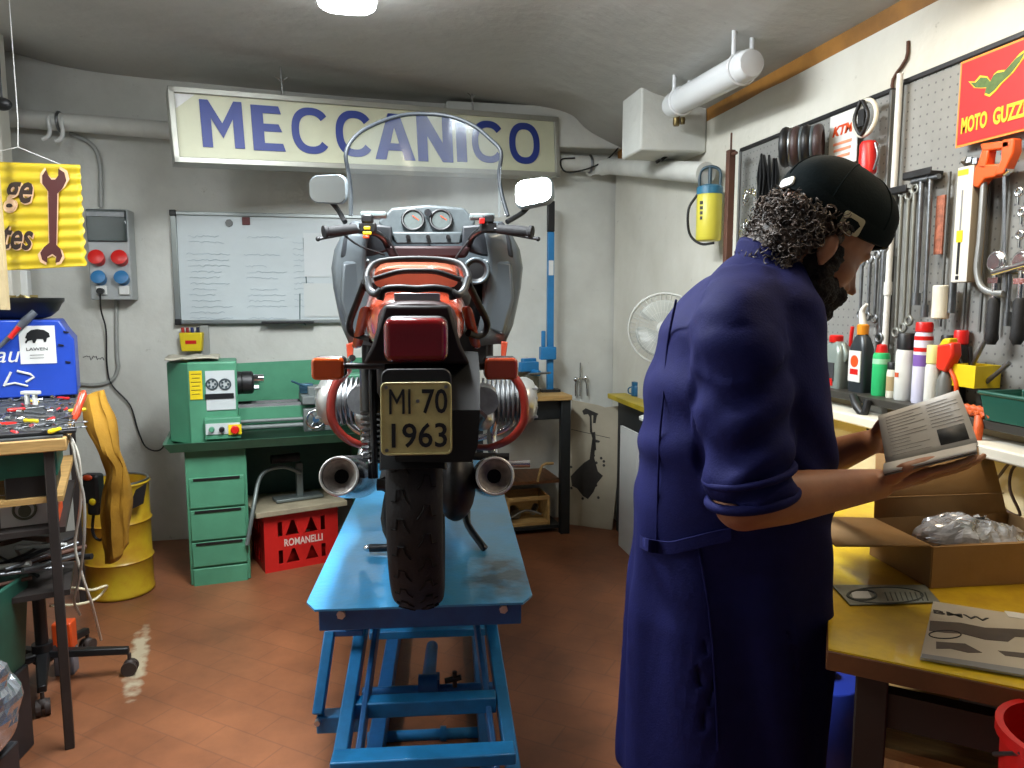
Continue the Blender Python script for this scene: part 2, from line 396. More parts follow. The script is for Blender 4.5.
for t in (.08, .85):
    b = B()
    q = a_.lerp(b_, t)
    b.torus(M_ @ Matrix.Translation((0, 0, L_*t)), .056, .006, n=24)
    for s_ in (-.05, .05):
        top = 2.44
        b.tube([q+V((s_*.7, 0, .035)), V((q.x+s_*.7, q.y, q.z+.08)), V((q.x+s_*.7, q.y, 2.44))], .009)
    b.obj('hanger', housing, lamp2)
b = B(); q = V((1.2, 1.35, 2.32))
lamp3 = thing('bench_lamp', 'slim warm strip lamp over the tool board, above the right of the frame', 'lamp', q)
B().box((0, 0, .02), (.14, 1.14, .05)).obj('housing', housing, lamp3, bevel=.01)
B().box((0, 0, -.012), (.1, 1.1, .02)).obj('diffuser', mat('warm_diffuser', 'ffe2b4', .5, emit=5), lamp3, bevel=.004)
B().box((.2, .0, .01), (.4, .02, .02)).obj('bracket', steel, lamp3)
dup(lamp, (-1.45, 2.0, 2.69), label='added fluorescent ceiling lamp out of view, brightening the left tool bench')  # copy of the ceiling lamp, added as a body for the left light

# ---------------- shop sign ----------------
YL_, YR_ = 3.92, 4.52
sl = thing('shop_sign', 'long cream lightbox sign with big blue capitals hanging under the ceiling', 'sign')
TL, TR, BR_, BL_ = ony(168, 86, YL_), ony(560, 118, YR_), ony(556, 177, YR_), ony(173, 163, YL_)
c0 = (TL+TR+BR_+BL_)/4; ex = ((TR+BR_)/2-(TL+BL_)/2); W_ = ex.length; H_ = ((TL.z+TR.z)-(BR_.z+BL_.z))/2; ex.normalize()
ey_ = V((-ex.y, ex.x, 0)).normalized(); ez_ = ex.cross(ey_)
SM = Matrix((ex, ey_, ez_)).transposed().to_4x4(); SM.translation = c0; SI = SM.inverted()
sl.location = c0; sl.rotation_euler = SM.to_euler()
def sgn(px, py):
    """the point of the sign's face seen at a place of the photograph, in the sign's own axes"""
    r = SI.to_3x3() @ ray(px, py); o = SI @ CAM; return o + r*(-o.y/r.y)
face = mat('sign_face', 'cfd0b4', .55, vary=.1, vs=3)
alu = mat('aluminium_frame', 'a9a99f', .4, .4, vary=.1)
B().box((0, .075, 0), (W_, .13, H_)).obj('casing', alu, sl, bevel=.004)
b = B()
for a in ((0, H_/2-.014, W_, .028), (0, -H_/2+.014, W_, .028), (-W_/2+.014, 0, .028, H_), (W_/2-.014, 0, .028, H_)): b.box((a[0], -.004, a[1]), (a[2], .03, a[3]))
b.obj('frame', alu, sl, bevel=.003)
B().box((0, .004, 0), (W_-.05, .01, H_-.05)).obj('panel', face, sl)
B().prism([(-W_/2+.03, H_/2-.03), (-W_/2+.12, H_/2-.03), (-W_/2+.03, H_/2-.10)], frame((0, -.0025, 0), (1, 0, 0), (0, 0, 1)), .001).obj('torn_corner', white, sl)
GL = {'M': [(0, 0), (.24, 0), (.24, .62), (.5, .2), (.76, .62), (.76, 0), (1, 0), (1, 1), (.8, 1), (.5, .52), (.2, 1), (0, 1)],
 'E': [(0, 0), (1, 0), (.93, .17), (.36, .17), (.36, .43), (.93, .43), (.83, .6), (.36, .6), (.36, .83), (.93, .83), (.86, 1), (0, 1)],
 'A': [(0, 0), (.27, 0), (.33, .2), (.67, .2), (.61, .36), (.39, .36), (.5, .72), (.61, .36), (.67, .2), (.73, 0), (1, 0), (.64, 1), (.36, 1)],
 'N': [(0, 0), (.28, 0), (.28, .58), (.7, 0), (1, 0), (1, 1), (.72, 1), (.72, .42), (.3, 1), (0, 1)], 'I': [(0, 0), (1, 0), (1, 1), (0, 1)]}
signblue = mat('sign_blue', '2a3c88', .5, vary=.08)
for ch, x0, x1, y0, y1 in (('M', 201, 243, 101, 148), ('E', 252, 284, 106, 151), ('C', 293, 329, 108, 154), ('C', 337, 372, 111, 157), ('A', 374, 414, 114, 160), ('N', 417, 452, 117, 162), ('I', 456, 466, 121, 162), ('C', 473, 503, 121, 163), ('O', 509, 539, 123, 164)):
    q0, q1 = sgn((x0+x1)/2, y0), sgn((x0+x1)/2, y1); w0, w1 = sgn(x0, (y0+y1)/2), sgn(x1, (y0+y1)/2)
    Mg = frame(((w0.x+w1.x)/2, -.003, (q0.z+q1.z)/2), (1, 0, 0), (0, 0, 1)); gw, gh = (w1.x-w0.x), (q0.z-q1.z); b = B(); k_ = 1 if ch != 'M' else 1
    if ch in GL: b.prism([((x-.5)*gw, (y-.5)*gh) for x, y in GL[ch]], Mg, .004)
    else:
        a0_, a1_ = (R(38), R(322)) if ch == 'C' else (0, 2*math.pi); nn_ = 36; rg = []
        for i in range(nn_+(ch == 'C')):
            t = a0_+(a1_-a0_)*i/nn_; cx_, cy_ = math.cos(t), math.sin(t); sp = lambda v: math.copysign(abs(v)**.85, v)
            o_ = V((sp(cx_)*gw*.5, sp(cy_)*gh*.5, 0)); i_ = V((sp(cx_)*(gw*.5-gh*.165), sp(cy_)*gh*.34, 0))
            if ch == 'C': o_.x = o_.x*1.08-gw*.0; i_.x = i_.x*1.15
            rg.append([Mg @ o_, Mg @ i_, Mg @ (i_+V((0, 0, .004))), Mg @ (o_+V((0, 0, .004)))])
        b.loft(rg, cyc=(ch == 'O'))
    b.obj('lettering', signblue, sl, smooth=False)
for px, py in ((285, 96), (477, 110)):
    q = sgn(px, py)+V((0, .06, 0)); b = B(); b.tube([q+V((0, 0, .16)), q+V((0, 0, -.01))], .006)
    b.tube([q+V((-.03, 0, .11)), q+V((0, 0, .085)), q+V((.03, 0, .11))], .005)
    b.obj('hanging_hook', chrome, sl)

# ---------------- whiteboard ----------------
a0, a1 = ony(173, 213, YW-.03), ony(337, 217, YW-.03); a2 = ony(177, 322, YW-.03)
wx0 = a0.x; wx1 = a1.x+.36; wz1 = a0.z; wz0 = a2.z
wb = thing('whiteboard', 'aluminium framed whiteboard with faint handwriting mounted on the back wall', 'whiteboard', ((wx0+wx1)/2, YW-.03, (wz0+wz1)/2))
w_, h_ = wx1-wx0, wz1-wz0
wbm = mat('whiteboard_surface', 'c9d2d4', .25, vary=.05, vs=3)
B().box((0, .012, 0), (w_, .02, h_)).obj('board_surface', wbm, wb)
b = B()
for a in ((0, h_/2, w_, .022), (0, -h_/2, w_, .022), (-w_/2, 0, .022, h_), (w_/2, 0, .022, h_)): b.box((a[0], .004, a[1]), (a[2]+.01, .028, a[3]))
b.obj('frame', mat('board_frame', '8d9391', .35, .6), wb, bevel=.003)
for sx in (-1, 1):
    for sz in (-1, 1): B().box((sx*w_/2, 0, sz*h_/2), (.035, .034, .035)).obj('corner_cap', black, wb, bevel=.004)
B().box((-.02, -.025, -h_/2-.005), (.30, .06, .014)).obj('pen_tray', dsteel, wb, bevel=.003)
ink = mat('faded_ink', '8fa0ac', .6); b = B(); random.seed(3)
def scribble(b, x, z, L, amp=.006, r=.0012, y=-.001):
    n = int(L/.012); ps = [V((x+i*.012, y, z+random.uniform(-amp, amp))) for i in range(n+1)]
    if len(ps) > 2: b.tube(ps, r, n=4)
for row in range(15):
    z = h_/2-.13-row*.034
    for x0 in (-w_/2+.06, -w_/2+.38):
        if random.random() < .8: scribble(b, x0+random.uniform(0, .03), z, random.uniform(.12, .26))
    if row < 12: scribble(b, -w_/2+.66, z-.03, random.uniform(.04, .14))
b.obj('handwriting', ink, wb)
b = B(); dink = mat('green_ink', '3e5a58', .6)
xx = ony(304, 250, YW).x-wb.location.x
b.tube([V((xx, -.001, h_/2-.13)), V((xx+.01, -.001, h_/2-.4))], .003, n=5)
b.tube([V((xx-.03, -.001, h_/2-.46)), V((xx-.035, -.001, h_/2-.62)), V((xx+.0, -.001, h_/2-.65))], .003, n=5)
b.obj('marker_line', dink, wb)
for nm, px, py, c_, lb in (('paper_note', 322, 255, 'cdd3d4', 'pale paper sheet stuck to the whiteboard behind the handlebar, upper one'), ('paper_note', 322, 300, 'c8cdcb', 'pale paper sheet stuck to the whiteboard behind the fairing, lower one')):
    q = ony(px, py, YW-.034); tag(B().box((0, 0, 0), (.21, .0015, .26 if py < 280 else .2)).obj(nm, mat('note_'+c_, c_, .7)), lb, 'paper', loc=q)
q = ony(246, 221, YW-.036); mg = B(); mg.box((0, 0, 0), (.045, .006, .045)); tag(mg.obj('magnet', mat('dark_magnet', '5b1f1d', .5), bevel=.003), 'small square dark red magnet at the top of the whiteboard', 'magnet', loc=q)
q = ony(229, 223, YW-.036); mg = B(); mg.cyl((0, .003, 0), (0, -.004, 0), .022, n=7); tag(mg.obj('magnet', mat('grey_magnet', '6c6f6e', .5), bevel=.002), 'small round grey magnet at the top of the whiteboard', 'magnet', loc=q)
# pen pocket below the corner
q = ony(192, 341, YW-.045)
pk = thing('pen_pocket', 'small yellow wall pocket under the whiteboard corner', 'pocket', q)
b = B(); b.loft([[V((x*wd, y, z)) for x, y in ((-1, .04), (1, .04), (1, -.03), (-1, -.03))] for wd, z in ((.055, -.06), (.065, .05))]); b.obj('pocket', yellowp, pk, bevel=.006)
B().box((0, -.033, -.005), (.06, .002, .02)).obj('red_label', redp, pk)
for i, (c_, nm) in enumerate((('b02a24', 'red'), ('8a2a30', 'dark red'), ('26306a', 'blue'), ('1f2440', 'navy'))):
    o = B().cyl((0, 0, 0), (random.uniform(-.01, .01), 0, .09), .009).obj('marker_pen', mat('pen_'+nm.replace(' ', '_'), c_, .4))
    tag(o, nm+' marker pen standing in the small yellow wall pocket', 'pen', loc=q+V((-.04+.025*i, 0, -.01)))

# ---------------- electrical socket box ----------------
a0, a1 = ony(84, 208, YW-.13), ony(132, 300, YW-.13)
w_, h_ = a1.x-a0.x, a0.z-a1.z
sb = thing('socket_box', 'grey wall socket box with red and blue industrial sockets', 'electrical box', ((a0.x+a1.x)/2, YW-.06, (a0.z+a1.z)/2))
gpl = mat('grey_abs', 'a9adad', .45, vary=.05); B().box((0, 0, 0), (w_, .12, h_)).obj('enclosure', gpl, sb, bevel=.008)
sx = w_/48; sz = h_/92
def bp_(px, py, y=-.062): return V(((px-108)*sx, y, (254-py)*sz))
B().box(bp_(108, 225), (w_*.94, .03, sz*32)).obj('fuse_window', mat('smoked_window', '3c4a4c', .12, trans=.3, coat=.5), sb, bevel=.006)
B().box(bp_(108, 214, -.079), (w_*.9, .01, sz*5)).obj('window_rim', steel, sb, bevel=.002)
for px in (96, 122):
    q = bp_(px, 259); b = B(); M_ = frame(q, (1, 0, 0), (0, -.35, .93)); b.lathe([(.036, -.03), (.036, .03), (.042, .032), (.042, .045), (.024, .052)], frame(q, (1, 0, 0), (0, .35, .93), (0, -.94, .3)), 20); b.obj('red_socket', redp, sb)
    q = bp_(px+1, 279); B().lathe([(.033, -.03), (.033, .03), (.038, .032), (.038, .044), (.018, .05)], frame(q, (1, 0, 0), (0, .35, .93), (0, -.94, .3)), 20).obj('blue_socket', mat('socket_blue', '2c6ea0', .4), sb)
    B().box(bp_(px+2, 290, -.068), (.055, .02, .05)).obj('outlet', white, sb, bevel=.004)
pl = bp_(98, 291, -.085)+sb.location
b = B(); b.cyl(pl+V((0, .02, 0)), pl+V((0, -.02, 0)), .018); b.tube([pl+V((0, -.01, -.01)), ony(101, 310, YW-.06), ony(106, 330, YW-.03), ony(107, 365, YW-.02), ony(112, 385, YW-.02), ony(130, 405, YW-.02), ony(138, 430, YW-.02), ony(146, 447, YW-.02), ony(160, 450, YW-.03), ony(170, 435, YW-.06)], .0045, sm=5)
tag(b.obj('power_cable', black), 'black power cable hanging from the socket box plug towards the lathe', 'cable')
b = B(); b.tube([ony(116, 300, YW-.012), ony(117, 355, YW-.012), ony(118, 368, YW-.012), ony(112, 380, YW-.012), ony(95, 385, YW-.012), ony(72, 383, YW-.012)], .011, sm=5)
tag(b.obj('grey_cable', mat('grey_conduit', '9a9c98', .5)), 'grey cable running down the wall below the socket box', 'cable')
b = B(); random.seed(5)
q = ony(83, 358, YW-.002); q2 = ony(104, 358, YW-.002)
b.tube([q+(q2-q)*(i/16)+V((0, 0, random.uniform(-.014, .014))) for i in range(17)], .0025, n=4)
tag(b.obj('wall_handwriting', dsteel), 'scribbled pencil signature on the wall below the socket box', 'writing')
# ---------------- motorcycle lift ----------------
BYAW = -R(6.4)
ct = onz(419, 610, .673); ct = V((ct.x, ct.y, 0)) + V((math.sin(-BYAW), math.cos(-BYAW), 0))*.12   # rear tyre contact
BX, BY = V((math.cos(BYAW), math.sin(BYAW), 0)), V((-math.sin(BYAW), math.cos(BYAW), 0))
LZ = .65
def bl(px, py, y, z0=LZ):
    """the point of the lateral plane y of the motorcycle seen at a place of the photograph, in its own axes"""
    o = V((ct.x, ct.y, z0)); r = ray(px, py); n = BY
    t = ((o + BY*y - CAM).dot(n))/r.dot(n); q = CAM + r*t - o
    return V((q.dot(BX), q.dot(BY), q.z))
def bz(px, py, z, z0=LZ):
    o = V((ct.x, ct.y, z0)); q = onz(px, py, z0+z)-o
    return V((q.dot(BX), q.dot(BY), z))
lift = thing('motorcycle_lift', 'blue steel scissor lift table carrying the motorcycle', 'lift table', (ct.x, ct.y, 0), BYAW)
e0 = bz(303, 610, 0); e1 = bz(536, 608, 0)
print('lift edge', e0, e1, 'contact', ct)
xl, xr = e0.x, e1.x; cxl = (xl+xr)/2; hw = (xr-xl)/2; y0 = e0.y; PL = 1.86
def pb(px, py): 
    q = bz(px, py, 0); return q
platemat = mat('platform_blue', '3a9ad4', .35, vary=.28, vs=5, col2='4590bd', coat=.3, bump=.12, bs=60)
# dark oily and scraped patch on the deck
nt = platemat.node_tree; N = nt.nodes; L = nt.links; bs_ = N['Principled BSDF']; src = bs_.inputs['Base Color'].links[0].from_socket
tc = N.new('ShaderNodeTexCoord'); pm = N.new('ShaderNodeMapping'); pm.vector_type = 'TEXTURE'; q = bz(500, 575, 0); pm.inputs['Location'].default_value = (q.x, q.y, LZ); pm.inputs['Scale'].default_value = (.16, .3, 1)
L.new(tc.outputs['Object'], pm.inputs[0]); g = N.new('ShaderNodeTexGradient'); g.gradient_type = 'SPHERICAL'; L.new(pm.outputs[0], g.inputs[0])
nn = N.new('ShaderNodeTexNoise'); nn.inputs['Scale'].default_value = 16; nn.inputs['Detail'].default_value = 7; L.new(tc.outputs['Object'], nn.inputs[0])
mu = N.new('ShaderNodeMath'); mu.operation = 'MULTIPLY'; L.new(g.outputs[1], mu.inputs[0]); L.new(nn.outputs[0], mu.inputs[1])
cr = N.new('ShaderNodeValToRGB'); cr.color_ramp.elements[0].position = .15; cr.color_ramp.elements[1].position = .38; L.new(mu.outputs[0], cr.inputs[0])
mx = N.new('ShaderNodeMix'); mx.data_type = 'RGBA'; L.new(cr.outputs[0], mx.inputs[0]); L.new(src, mx.inputs[6]); mx.inputs[7].default_value = (*lin('2d4a5c'), 1); L.new(mx.outputs[2], bs_.inputs['Base Color'])
poly = [(xl+.03, y0), (xr-.03, y0), (xr, y0+.05), (xr, y0+PL), (xl, y0+PL), (xl, y0+.05)]
B().prism(poly, Matrix.Translation((0, 0, LZ-.006)), .006).obj('deck', platemat, lift)
b = B()
for s_, xx in ((1, xl), (-1, xr)): b.box((xx+s_*.012, y0+.1+PL/2, LZ-.03), (.024, PL-.12, .048))
b.obj('side_rail', bluep, lift, bevel=.003)
b = B(); b.box((cxl, y0+.06, LZ-.045), (2*hw-.06, .02, .075)); b.obj('end_plate', dbluep, lift, bevel=.003)
for px in (340, 505):
    q = bz(px, 618, -.035); B().cyl((q.x, y0+.052, LZ-.035), (q.x, y0+.038, LZ-.035), .012, n=6).obj('bolt', mat('zinc', 'c7cbd0', .3, .8), lift, smooth=False)
for yy in (.35, .8, 1.25, 1.65): B().box((cxl, y0+yy, LZ-.035), (2*hw-.05, .04, .05)).obj('cross_member', dbluep, lift)
# scissor arms: near ends low towards the camera
def arm(px0, py0, yA, px1, py1, yB, t=.05, name='scissor_arm', m=bluep, wdt=.03):
    A = bl(px0, py0, yA, 0); Bq = bl(px1, py1, yB, 0)
    return A, Bq
AL0 = bl(360, 640, y0+.32, 0); AL1 = bl(338, 775, y0-.10, 0)
AR0 = bl(493, 640, y0+.32, 0); AR1 = bl(514, 775, y0-.10, 0)
print('arms', AL0, AL1, AR0, AR1)
def bar(A, Bq, w_, h_, m, name, par=None, rig=V((1, 0, 0)), bev=.004):
    A, Bq = V(A), V(Bq); d = (Bq-A); M_ = frame((A+Bq)/2, d, rig); b = B(); L_ = d.length
    vs = [M_ @ V((x*L_/2, y*w_/2, z*h_/2)) for x in (-1, 1) for y, z in ((-1, -1), (1, -1), (1, 1), (-1, 1))]
    b.loft([vs[:4], vs[4:]]); return b.obj(name, m, par or lift, bevel=bev)
ext = 1.0
def on(A, Bq, z): t = (z-A.z)/(Bq.z-A.z); return A+(Bq-A)*t
for A, Bq in ((AL0, AL1), (AR0, AR1)):
    topp = on(A, Bq, LZ-.09); bot = A+(Bq-A)*1.9
    bar(topp, bot, .036, .055, bluep, 'scissor_arm')
    # inner crossing arm, leaning away
    s_ = .045 if A is AL0 else -.045
    bar(topp+V((s_, .02, -.005)), bot+V((s_, .02, 0)), .016, .06, dbluep, 'scissor_arm')
    bar(V((topp.x+s_*.4, topp.y+.50, LZ-.10)), V((topp.x+s_*.4, topp.y+1.05, .10)), .036, .055, bluep, 'scissor_arm')
yb = bl(425, 708, y0+.08, 0)
bar(V((AL0.x+.005, y0+.10, yb.z)), V((AR0.x-.005, y0+.10, yb.z)), .05, .045, bluep, 'cross_bar', rig=V((0, 1, 0)))
q = bl(425, 735, y0+.45, 0); b = B(); b.cyl((AL0.x, q.y, q.z), (AR0.x, q.y, q.z), .018); b.cyl((.04, q.y, q.z), (.06, q.y, q.z), .026); b.obj('pivot_tube', bluep, lift)
q = bl(425, 690, y0+.35, 0); b = B(); b.cyl((AL0.x, q.y, q.z), (AR0.x, q.y, q.z), .016); b.obj('pivot_tube', dbluep, lift)
b = B(); q = bl(428, 684, y0+.33, 0); b.cyl(q+V((-.03, 0, 0)), q+V((.03, 0, 0)), .03, n=16); b.box(q+V((.03, .02, -.02)), (.012, .05, .07)); b.cyl(q+V((0, 0, 0)), q+V((.0, .5, -.12)), .022); b.obj('hydraulic_ram', dbluep, lift)
b = B(); q = bl(445, 681, y0+.30, 0); b.cyl(q, q+V((.05, 0, .01)), .009); b.cyl(q+V((.03, 0, -.02)), q+V((.03, 0, .03)), .007); b.obj('hose_fitting', dsteel, lift)
q = bl(425, 634, y0+.30, 0); q2 = bl(425, 632, y0+.75, 0)
bar(V((AL0.x-.02, y0+.75, q2.z)), V((AR0.x+.02, y0+.75, q2.z)), .04, .03, bluep, 'cross_bar', rig=V((0, 1, 0)))
# base frame on the floor
q = bl(425, 757, y0-.13, 0)
bar(V((AL1.x-.01, q.y, q.z-.0)), V((AR1.x+.0, q.y, q.z)), .06, .03, bluep, 'cross_bar', rig=V((0, 1, 0)))
zb = .05
for s_, X in ((1, AL1.x+.05), (-1, AR1.x-.05)):
    bar(V((X, y0-.55, zb)), V((X, y0+1.6, zb)), .05, .07, dbluep, 'base_rail')
for yy in (-.52, 1.57): bar(V((AL1.x+.05, y0+yy, zb)), V((AR1.x-.05, y0+yy, zb)), .05, .07, dbluep, 'base_cross_rail', rig=V((0, 1, 0)))
bar(V((AL1.x+.02, AL1.y-.32, .12)), V((AR1.x-.02, AL1.y-.32, .12)), .035, .035, bluep, 'cross_bar', rig=V((0, 1, 0)))
# outer lifting link on the left
lk0, lk1 = bl(330, 632, y0+.25, 0), bl(318, 715, y0+.12, 0)
bar(lk0, lk1, .03, .035, bluep, 'outer_link')
bar(lk1+V((-.005, .02, -.03)), V((AL0.x+.02, lk1.y+.02, lk1.z-.03)), .05, .05, bluep, 'outer_bracket', rig=V((0, 1, 0)))
b = B(); b.cyl(lk1+V((0, -.005, -.015)), lk1+V((0, -.02, -.015)), .008); b.obj('bolt', mat('zinc', 'c7cbd0', .3, .8), lift)
bar(lk0+V((-.01, 0, .0)), V((AL0.x+.02, lk0.y, lk0.z)), .03, .02, dbluep, 'outer_bracket', rig=V((0, 1, 0)))

# ---------------- motorcycle ----------------
bike = thing('motorcycle', 'touring motorcycle with tall windscreen and grey fairing seen from behind on the blue lift', 'motorcycle', (ct.x, ct.y, LZ), BYAW)
part = lambda b, n, m, **k: b.obj(n, m, bike, **k)
RRAD = .318; TW = .066
def tyre(yc, rad, hw_, name, rim_r):
    b = B(); prof = []
    n = 72; K = 26
    zc = rad
    for i in range(n):
        a = 2*math.pi*i/n; ring = []
        for j in range(K):
            t = 2*math.pi*j/K; x = hw_*math.cos(t)*(1 if abs(math.cos(t)) < .9 else .98); rr = math.sin(t)
            rc = (rad+rim_r)/2; hr = (rad-rim_r)/2
            r_ = rc + hr*(abs(rr)**.75)*(1 if rr > 0 else -1)
            # tread blocks: grooves zigzagging on the crown
            if rr > .35:
                ph = (i*3 + (6 if x > 0 else 0)) % 12
                if abs(x) > .2*hw_ and ph < 3: r_ -= .004
                if abs(x) < .09*hw_: r_ -= .0015
            ring.append(V((x, yc+r_*math.sin(a), zc+r_*math.cos(a))))
        b.loft([ring], caps=False) if False else prof.append(ring)
    b.loft(prof, cyc=True)
    o = b.obj(name, rubber, bike)
    return o
t_ = tyre(0, RRAD, TW, 'rear_tyre', .225)
# fine zigzag tread grooves
gv = B()
for k in range(30):
    a = 2*math.pi*k/30
    for sx in (-1, 1):
        pts = []
        for f, da in ((.14, 0), (.3, .05), (.36, .10), (.55, .10), (.6, .02), (.75, .02)):
            x = sx*TW*f; rr = math.sqrt(max(0, 1-f*f))**.75; r_ = (RRAD+.225)/2+(RRAD-.225)/2*rr+.0006
            an = a+da+(.1 if sx > 0 else 0); pts.append(V((x, r_*math.sin(an), RRAD+r_*math.cos(an))))
        gv.tube(pts, .0024, n=5)
g_ = gv.obj('tread_groove', mat('groove_black', '060607', .9), t_)
def wheel_rim(yc, zc, r0, name, hwid=.035):
    b = B(); M_ = frame((0, yc, zc), (0, 1, 0), (0, 0, 1))
    b.lathe([(r0-.03, -hwid), (r0+.004, -hwid), (r0+.006, -hwid+.006), (r0-.02, 0), (r0+.006, hwid-.006), (r0+.004, hwid), (r0-.03, hwid), (r0-.03, -hwid)], M_, 48, caps=False)
    b.cyl((-.06, yc, zc), (.06, yc, zc), .045)
    for k in range(7):
        a = 2*math.pi*k/7
        b.tube([V((0, yc+.03*math.sin(a), zc+.03*math.cos(a))), V((0, yc+(r0-.02)*math.sin(a), zc+(r0-.02)*math.cos(a)))], [.02, .013], n=8)
    return b.obj(name, mat('wheel_alloy', '8d9092', .4, .8), bike)
wheel_rim(0, RRAD, .228, 'rear_rim')
tyre(1.465, .315, .048, 'front_tyre', .235); wheel_rim(1.465, .315, .238, 'front_rim', .028)
b = B()
for sx in (-1, 1):
  b = B(); b.lathe([(.06, -.003), (.13, -.003), (.13, .003), (.06, .003)], frame((sx*.07, 1.465, .315), (0, 1, 0), (0, 0, 1)), 32); part(b, 'brake_disc', steel)
b = B()
for sx in (-1, 1): b.tube([(sx*.10, 1.465, .315), (sx*.10, 1.38, .55), (sx*.10, 1.19, .98)], [.028, .026, .02], n=14)
b.box((0, 1.19, .96), (.24, .05, .03)); part(b, 'front_fork', dsteel)
b = B(); rg = []
for i in range(15):
    a = R(-60+120*i/14); rg.append([V((x, 1.465+(.34+z)*math.sin(a), .315+(.34+z)*math.cos(a))) for x, z in ((-.06, -.03), (-.05, 0), (0, .012), (.05, 0), (.06, -.03), (.05, -.01), (0, .004), (-.05, -.01))])
b.loft(rg); part(b, 'front_mudguard', mat('bike_grey', '5f676c', .3, .3, vary=.1, coat=.4))
bgrey = MATS['bike_grey']
# --- engine, cylinders
eng = mat('engine_alloy', '8f9294', .45, .75, vary=.4, vs=18, bump=.2, bs=30)
b = B(); b.box((0, .72, .40), (.30, .46, .30)); b.ell((0, .72, .55), (.14, .25, .09)); b.box((0, .38, .38), (.22, .28, .24)); b.box((0, .72, .235), (.22, .36, .06)); part(b, 'engine_block', eng, bevel=.03, seg=3)
YC = .74
for sx in (-1, 1):
    qc = bl(338 if sx < 0 else 513, 401, YC); zc = qc.z
    xo = abs(bl(326 if sx < 0 else 528, 400, YC).x - 0); 
    b = B()
    for k in range(9):
        x = sx*(xo-.03-k*.017); sc = 1 if k > 1 else .92
        b.cyl((x, YC, zc), (x+sx*.006, YC, zc), .085*sc, n=28)
    b.cyl((sx*.12, YC, zc), (sx*(xo-.03), YC, zc), .062, n=24)
    part(b, 'cylinder_fins', eng)
    b = B(); b.lathe([(.085, 0), (.088, .015), (.086, .032), (.074, .052), (.05, .064), (.02, .066)], frame((sx*(xo-.035), YC, zc), (0, 1, 0), (0, 0, 1) if sx > 0 else (0, 0, -1)), 30)
    for k in (-3, -1, 1, 3):
        b.box((sx*(xo+.012), YC, zc+.017*k), (.035, .12, .006))
    part(b, 'valve_cover', mat('cast_alloy', 'b8b9b6', .3, .7, vary=.15))
    # carburettor and airbox tube behind cylinder
    b = B(); b.cyl((sx*.19, .50, zc+.03), (sx*.19, .66, zc+.03), .034); b.ell((sx*.19, .53, zc+.055), (.05, .048, .035)); b.ell((sx*.19, .50, zc-.02), (.04, .04, .045)); b.cyl((sx*.19, .38, zc+.05), (sx*.19, .50, zc+.03), .045, .036)
    part(b, 'carburettor', mat('carb_alloy', 'b5b8ba', .28, .85, vary=.3, vs=25))
    # crash bar, red
    rb = mat('red_enamel', '7d2219', .35, coat=.5, vary=.1)
    xo2 = abs(bl(332 if sx < 0 else 524, 400, YC-.12).x)
    b = B(); b.tube([(sx*(xo2-.06), YC-.13, zc+.13), (sx*(xo2-.01), YC-.14, zc+.06), (sx*(xo2), YC-.14, zc-.04), (sx*(xo2-.04), YC-.12, zc-.11), (sx*(xo2-.11), YC-.09, zc-.15), (sx*(xo2-.16), YC-.04, zc-.16)], [.016, .015, .014, .011], sm=6, n=12); part(b, 'crash_bar', rb)
    b = B(); b.tube([(sx*(xo2-.05), YC+.05, zc+.15), (sx*(xo2-.03), YC+.12, zc+.13), (sx*(xo2+.01), YC+.14, zc+.0), (sx*(xo2-.04), YC+.12, zc-.12), (sx*.12, YC+.1, zc-.17)], .012, sm=6, n=12); part(b, 'crash_bar', chrome)
    # header pipe and muffler
    qm = bl(339 if sx < 0 else 495, 476, -.12); qe = V((sx*.20, .52, .20)); r0 = .046
    b = B(); M_ = axis_frame(qe, qm); Lm = (qm-qe).length
    b.lathe([(.022, -.02), (.03, 0), (.05, .08), (.055, .2), (.055, Lm*.75), (r0+.006, Lm-.05), (r0, Lm), (r0-.003, Lm), (r0-.006, Lm-.01), (.014, Lm-.055), (.012, Lm-.06)], M_, 36, caps=True)
    ms = part(b, 'muffler', chrome, ang=50); b = B(); b.torus(M_ @ Matrix.Translation((0, 0, Lm)), r0-.001, .0035, n=36); b.obj('outlet_rim', mat('bright_rim', 'dfe0de', .3, .6), ms)
    b = B(); b.lathe([(r0-.0055, Lm-.006), (r0-.008, Lm-.010), (.017, Lm-.05)], M_, 32, caps=False); b.obj('outlet_cone', mat('sooty_steel', 'c4beb6', .5, .25, vary=.45, vs=25), ms)
    b = B(); b.cyl(M_ @ V((0, 0, Lm-.053)), M_ @ V((0, 0, Lm-.048)), .0175); b.obj('outlet_hole', mat('soot', '070707', .9), ms)
    b = B(); b.tube([(sx*(xo-.12), YC+.02, zc-.05), (sx*(xo-.13), YC+.05, zc-.14), (sx*.24, YC-.02, .20), qe], .019, sm=6, n=12); part(b, 'exhaust_pipe', chrome)
# --- swing arm, final drive, shocks, mudguard
b = B(); b.tube([(.09, .40, .35), (.095, 0, RRAD)], [.035, .045], n=14); b.ell((.095, 0, RRAD), (.055, .10, .10)); b.tube([(-.09, .40, .35), (-.085, 0, RRAD)], [.024, .022], n=12); b.cyl((-.11, 0, RRAD), (.15, 0, RRAD), .016); part(b, 'swing_arm', dsteel)
for px0, px1, sx in ((371, 373, -1), (466, 462, 1)):
    p0 = bl(px0, 365, .03); p1 = bl(px1, 478, .0)
    b = B(); b.cyl(p0, p1, .013); M_ = axis_frame(p0, p1); Ls = (p1-p0).length
    b.cyl(M_ @ V((0, 0, 0)), M_ @ V((0, 0, .12)), .03, n=18); sp = []
    for i in range(90): a = i*.7; sp.append(M_ @ V((.026*math.cos(a), .026*math.sin(a), .11+(Ls-.15)*i/90)))
    b.tube(sp, .0045, n=6); part(b, 'shock_absorber', blackmetal)
